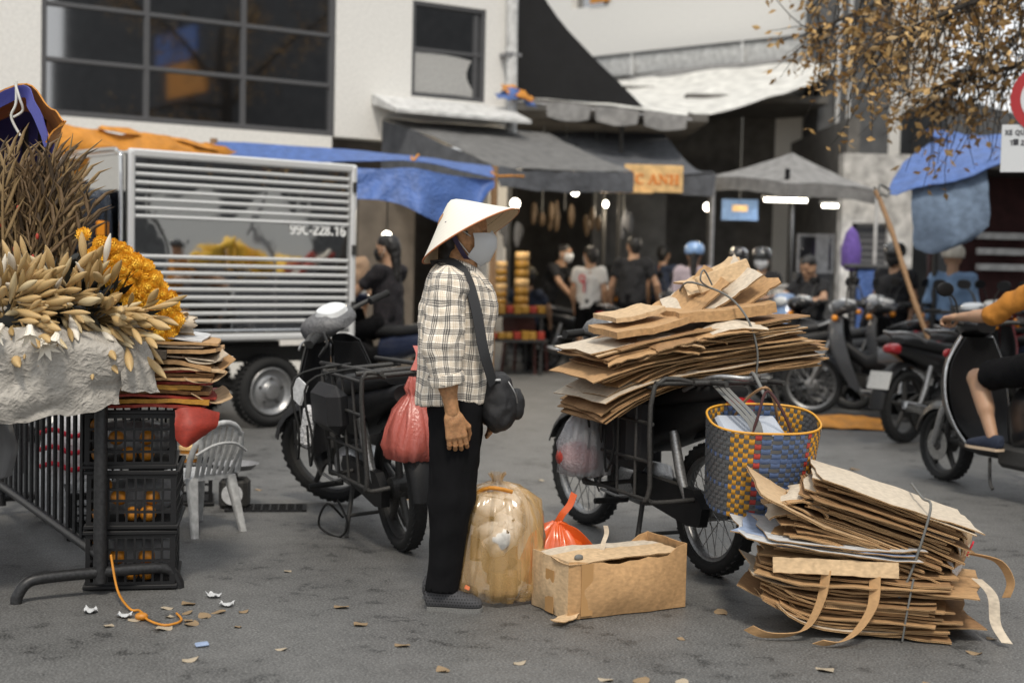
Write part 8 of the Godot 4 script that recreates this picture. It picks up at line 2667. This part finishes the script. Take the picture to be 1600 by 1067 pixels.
func basket() -> void:
	var t := thing("woven_basket", "woven plastic basket in yellow, blue and grey checks hanging behind the motorbike", "basket", V(1.0, 0.365, -5.72), 4)
	t.rotation_degrees.x = 15
	mat("weave_yellow", Color(0.62, 0.30, 0.03), 0.4)
	mat("weave_blue", Color(0.085, 0.135, 0.27), 0.4)
	mat("weave_grey", Color(0.10, 0.105, 0.11), 0.45)
	mat("weave_red", Color(0.42, 0.05, 0.04), 0.4)
	mat("foam_blue", Color(0.46, 0.50, 0.57), 0.7, {"tex": "grain", "tri": 3.0})
	var H := 0.36
	var nw := 64
	var nr := 18
	var ring := func(u: float, yy: float, off: float) -> Vector3:
		var a := u * TAU
		var k := 0.90 + 0.10 * yy
		var e := 0.72
		var c := cos(a)
		var s := sin(a)
		var x := 0.222 * signf(c) * pow(absf(c), e) * k
		var z := 0.165 * signf(s) * pow(absf(s), e) * k
		var n2 := V(c * 0.165, 0, s * 0.222).normalized()
		return V(x, yy * H, z) + n2 * off
	for w in nw:
		var u := (w + 0.5) / nw
		var du := 0.47 / nw
		# front faces +z: u = 0.25 is the middle of the front, u = 0.5 the left end
		var m: Material = M.weave_yellow
		if u > 0.365 and u < 0.60: m = M.weave_grey
		elif u > 0.155 and u < 0.272: m = M.weave_blue
		elif u > 0.675 and u < 0.80: m = M.weave_blue
		elif u > 0.90 or u < 0.03: m = M.weave_grey if u > 0.90 else M.weave_yellow
		elif absf(u - 0.148) < 0.008 or absf(u - 0.280) < 0.008: m = M.weave_red
		var rows := []
		for i in nr * 2 + 1:
			var yy := i / float(nr * 2)
			var off := 0.0035 * cos(PI * (yy * nr - 0.5 + w))
			rows.append(PackedVector3Array([ring.call(u + du, yy, off), ring.call(u - du, yy, off)]))
		var g := G.new()
		g.sheet(rows, 0.0016)
		part(g, "upright_strip", m, t)
	for r in nr:
		var yy := (r + 0.5) / nr
		var dy := 0.36 / nr
		var rows := [PackedVector3Array(), PackedVector3Array()]
		for j in nw * 2 + 1:
			var u := (j + 0.0) / (nw * 2)
			var off := -0.0035 * cos(PI * (u * nw - 0.5 + r))
			rows[0].append(ring.call(u, yy + dy, off))
			rows[1].append(ring.call(u, yy - dy, off))
		var g := G.new()
		g.sheet(rows, 0.0016)
		part(g, "cross_strip", M.weave_grey if r % 6 else M.weave_blue, t)
	var rim := []
	for j in 48:
		rim.append(ring.call(j / 48.0, 1.0, 0.0) + V(0, 0.006, 0))
	var g := G.new()
	g.tube(rim, 0.005, 6, false, true)
	part(g, "rim", M.weave_yellow, t)
	g = G.new()
	var bt := []
	for j in 32:
		bt.append(ring.call(-j / 32.0, 0.0, -0.004))
	g.face(bt)
	part(g, "bottom", M.weave_grey, t)
	for s in [-1.0, 1.0]:
		pipe(curve([V(-0.09, H - 0.06, s * 0.15), V(-0.05, H + 0.05, s * 0.10), V(0.0, H + 0.13, s * 0.02), V(0.06, H + 0.05, s * 0.10), V(0.10, H - 0.06, s * 0.15)], 5), 0.006, "handle", M.maroon if s > 0 else M.bamboo, t, 6)
	var fb := thing("foam_box", "pale blue grey foam box inside the woven basket", "box", V(1.0, 0.365, -5.72), 4)
	fb.rotation_degrees.x = 15
	block(V(-0.05, 0.20, 0.0), V(0.25, 0.28, 0.22), "box_body", M.foam_blue, fb, 0.012)
	var ss := thing("tie_straps", "grey green straps tying the woven basket to the motorbike", "strap")
	for k in 3:
		var o := 0.022 * k
		ribbon(curve([V(0.83 + o, 0.85, -6.02), V(0.86 + o, 0.80, -5.78), V(0.91 + o, 0.74, -5.58), V(0.945 + o * 0.7, 0.68, -5.50), V(0.96 + o * 0.5, 0.54, -5.525), V(0.955 + o * 0.5, 0.36, -5.565)], 5), V(0.008, 0.001, 0.0), 0.003, "strap", M.twine, ss)
	pipe(curve([V(1.0, 0.85, -5.95), V(1.0, 0.88, -5.85), V(1.02, 0.80, -5.68)], 4), 0.008, "knot", M.twine, ss, 6)


func build_goods() -> void:
	mat("offer_gold", Color(0.46, 0.24, 0.03), 0.5, {"tex": "blotch", "tri": 6.0})
	mat("offer_red", Color(0.40, 0.04, 0.02), 0.5, {"tex": "blotch", "tri": 6.0})
	mat("goods_brown", Color(0.07, 0.04, 0.015), 0.7, {"tex": "dirt", "tri": 6.0})
	mat("chair_red", Color(0.075, 0.02, 0.015), 0.5)
	mat("purple_cloth", Color(0.17, 0.10, 0.42), 0.8, {"tex": "blotch", "tri": 3.0})
	mat("banner_blue", Color(0.14, 0.24, 0.42), 0.6, {"tex": "blotch", "tri": 2.5})
	var g: G
	lamp(V(0.0, 2.03, -16.6), V(0.11, 0.11, 0.11), "lit white lamp just above the tip of the conical hat", 0.35, 0.3)
	lamp(V(-1.27, 1.57, -14.2), V(0.10, 0.10, 0.10), "lit lamp above the head of the rider behind the truck", 0.3, 0.6)
	lamp(V(0.75, 2.25, -17.9), V(0.10, 0.10, 0.10), "lit lamp hanging left of the orange sign", 0.3, 0.55)
	lamp(V(1.2, 2.15, -18.9), V(0.07, 0.09, 0.07), "small dim lamp deep in the dark shop", 0.2, 0.9)
	lamp(V(2.42, 2.10, -17.9), V(0.11, 0.10, 0.11), "lit lamp right of the orange sign", 0.35, 0.4)
	# offerings table with gold paper towers
	var t := thing("offering_table", "dark table of gold packets beside the brown post", "table", V(-0.08, 0, -17.1), 20)
	block(V(0, 0.72, 0), V(0.8, 0.04, 0.6), "tabletop", M.iron, t)
	for p in [V(-0.36, 0, -0.26), V(0.36, 0, -0.26), V(-0.36, 0, 0.26), V(0.36, 0, 0.26)]:
		rod(p, p + V(0, 0.71, 0), 0.02, "leg", M.iron, t)
	for q in [[V(0.10, 0.74, -17.05), 0.085, 0.74, "tall golden paper tower on the offerings table"], [V(-0.16, 0.74, -17.0), 0.08, 0.62, "shorter golden tower left on the offerings table"]]:
		var tw := thing("gold_tower", q[3], "offering", q[0], 0, "golden towers in the shop")
		for k in 7:
			var h0: float = q[2] * k / 7.0
			g = G.new()
			g.lathe([Vector2(0.001, h0), Vector2(q[1], h0 + 0.004), Vector2(q[1] * 1.03, h0 + q[2] / 14.0), Vector2(q[1] * 0.97, h0 + q[2] / 7.0 - 0.006), Vector2(0.001, h0 + q[2] / 7.0 - 0.004)], 14)
			part(g, "tier", M.offer_gold if k % 3 else M.sign_orange, tw)
	for k in 16:
		var gx := -0.36 + 0.1 * (k % 8)
		var bx := block(V(0, 0, 0), V(0.085, 0.06 + 0.05 * rng.randf(), 0.12), "gold_packet", M.offer_gold if k % 3 else M.offer_red, self, 0.01)
		bx.transform = Transform3D(Basis.from_euler(V(0, 0.35 + R(-0.2, 0.2), 0)), V(-0.08, 0.79 if k < 8 else 0.48, -17.1) + Basis.from_euler(V(0, 0.35, 0)) * V(gx, 0, 0.27))
		meta(bx, "golden packet in the upper row of the offerings table" if k < 8 else "golden packet in the lower row of the offerings table", "packet", "packets upper row" if k < 8 else "packets lower row")
	var sh := thing("low_shelf", "low shelf under the offerings table", "shelf", V(-0.08, 0, -17.1), 20)
	block(V(0, 0.42, 0.22), V(0.82, 0.03, 0.3), "shelf_board", M.iron, sh)
	for x in [-0.38, 0.38]:
		rod(V(x, 0, 0.22), V(x, 0.41, 0.22), 0.018, "leg", M.iron, sh)
	for k in 5:
		var hb := thing("hanging_goods", ["pale bunch of bags hung left under the awning", "dark golden bunch hung under the awning behind the lamp", "brown bunch of packets hung deep in the shop", "grey bag bunch hung beside the shop partition", "golden garland hung in the middle of the shop"][k], "goods", [V(-0.05, 1.75, -17.4), V(0.65, 1.95, -18.6), V(1.05, 1.9, -18.8), V(1.45, 1.85, -19.0), V(0.35, 1.9, -18.3)][k], 0)
		for j in 5:
			g = G.new()
			g.ball(V(R(-0.12, 0.12), R(-0.1, 0.12), R(-0.1, 0.1)), V(R(0.025, 0.05), R(0.09, 0.16), R(0.025, 0.05)), 9, 7)
			part(g, "packet", [M.canvas_slate, M.goods_brown, M.goods_brown, M.canvas_slate, M.goods_brown][k], hb)
		rod(V(0, 0.1, 0), V(0, 1.2, 0), 0.006, "cord", M.twine, hb, 5)
	# the seated man's chair
	var c := thing("plastic_armchair", "dark red plastic chair under the seated man in the olive hat", "chair", V(0.16, 0, -17.42), 160)
	block(V(0, 0.40, 0.02), V(0.42, 0.03, 0.40), "seat", M.chair_red, c, 0.01)
	shell([[V(-0.20, 0.41, -0.20), V(0, 0.41, -0.23), V(0.20, 0.41, -0.20)], [V(-0.21, 0.62, -0.24), V(0, 0.62, -0.28), V(0.21, 0.62, -0.24)], [V(-0.17, 0.83, -0.28), V(0, 0.85, -0.31), V(0.17, 0.83, -0.28)]], 5, "backrest", M.chair_red, c, 0.012)
	for p in [V(-0.19, 0, -0.2), V(0.19, 0, -0.2), V(-0.19, 0, 0.2), V(0.19, 0, 0.2)]:
		rod(p * V(1.15, 1, 1.15), p + V(0, 0.4, 0), 0.02, "leg", M.chair_red, c)
	var sb := thing("blue_shop_banner", "small blue banner hanging in the dark hall left of the tent", "banner", V(2.93, 2.1, -18.6), 0)
	block(V(0, 0, 0), V(0.47, 0.27, 0.02), "cloth", M.banner_blue, sb)
	block(V(0, 0.02, 0.013), V(0.2, 0.08, 0.004), "yellow_print", M.sign_orange, sb)
	rod(V(0, 0.13, 0), V(0, 1.2, 0), 0.006, "cord", M.twine, sb, 5)
	var cb := thing("glass_cabinet", "white framed glass cabinet under the tent", "cabinet", V(3.68, 0, -17.5), 0)
	block(V(0, 0.65, 0), V(0.44, 1.3, 0.3), "base", M.concrete_dark, cb, 0.01)
	block(V(0, 1.54, -0.02), V(0.42, 0.44, 0.24), "glass_case", M.glass_dark, cb)
	for x in [-0.21, 0.08, 0.21]:
		block(V(x, 1.54, 0.11), V(0.03 if x != 0.08 else 0.16, 0.48, 0.02), "white_frame", M.white_metal, cb)
	for y in [1.32, 1.76]:
		block(V(0, y, 0.105), V(0.45, 0.03, 0.02), "white_frame", M.white_metal, cb)
	var pu := thing("folded_parasol", "folded purple parasol standing between the cabinet and the shutter", "parasol", V(3.93, 0, -16.6), 0)
	g = G.new()
	g.lathe([Vector2(0.06, 1.34), Vector2(0.115, 1.40), Vector2(0.12, 1.6), Vector2(0.07, 1.78), Vector2(0.02, 1.84), Vector2(0.001, 1.85)], 9)
	part(g, "canopy", M.purple_cloth, pu)
	rod(V(0, 0, 0), V(0, 1.36, 0), 0.018, "pole", M.iron, pu)
	var bc := thing("blue_covered_table", "table draped with a plain blue cover beside the purple parasol", "table", V(4.05, 0, -16.15), 0)
	cloth([[V(-0.17, 1.38, 0.1), V(0.0, 1.40, 0.12), V(0.18, 1.38, 0.1)], [V(-0.18, 1.1, 0.14), V(0.0, 1.1, 0.12), V(0.19, 1.1, 0.14)], [V(-0.18, 0.5, 0.14), V(0.0, 0.5, 0.16), V(0.19, 0.5, 0.14)]], 5, "cover", M.tarp_blue, bc, 0.02, 4.0, 61)
	block(V(0, 1.39, 0.0), V(0.55, 0.05, 0.3), "tabletop", M.concrete_dark, bc, 0.01)
	for x in [-0.15, 0.15]:
		rod(V(x, 0, 0), V(x, 1.37, 0), 0.02, "leg", M.iron, bc)
	var fc := thing("foam_container", "grey white foam container on a stand behind the pale blue scooter", "container", V(3.15, 0, -15.95), 6)
	block(V(0, 0.98, 0), V(0.52, 0.30, 0.3), "container_body", M.foam, fc, 0.02)
	block(V(0, 1.145, 0), V(0.54, 0.04, 0.32), "lid", M.plaster_old, fc, 0.01)
	for x in [-0.2, 0.2]:
		rod(V(x, 0, 0), V(x, 0.83, 0), 0.02, "leg", M.iron, fc)
	# flower seller across, outside the picture: mirrored in the truck's steel
	var fs := thing("facing_flower_stall", "flower stall across the road, outside the picture", "stall", V(5.6, 0, -8.2), -70)
	block(V(0, 0.6, 0), V(2.2, 1.2, 0.6), "counter", M.canvas_slate, fs)
	for k in 22:
		g = G.new()
		g.ball(V(-1.0 + 0.095 * k, 1.30 + 0.1 * sin(k * 2.1), R(-0.2, 0.25)), V(0.12, 0.11, 0.12), 10, 7)
		part(g, "flower_clump", M.gold if k > 6 else (M.petal_white if k % 2 else M.offer_red), fs)


func _ready() -> void:
	rng.seed = 20240611
	look_and_light()
	make_textures()
	make_materials()
	build_setting()
	build_truck()
	build_bikes()
	build_people()
	build_stall()
	build_load()
	build_goods()
	leaf_litter()
	build_tree()
	build_across()
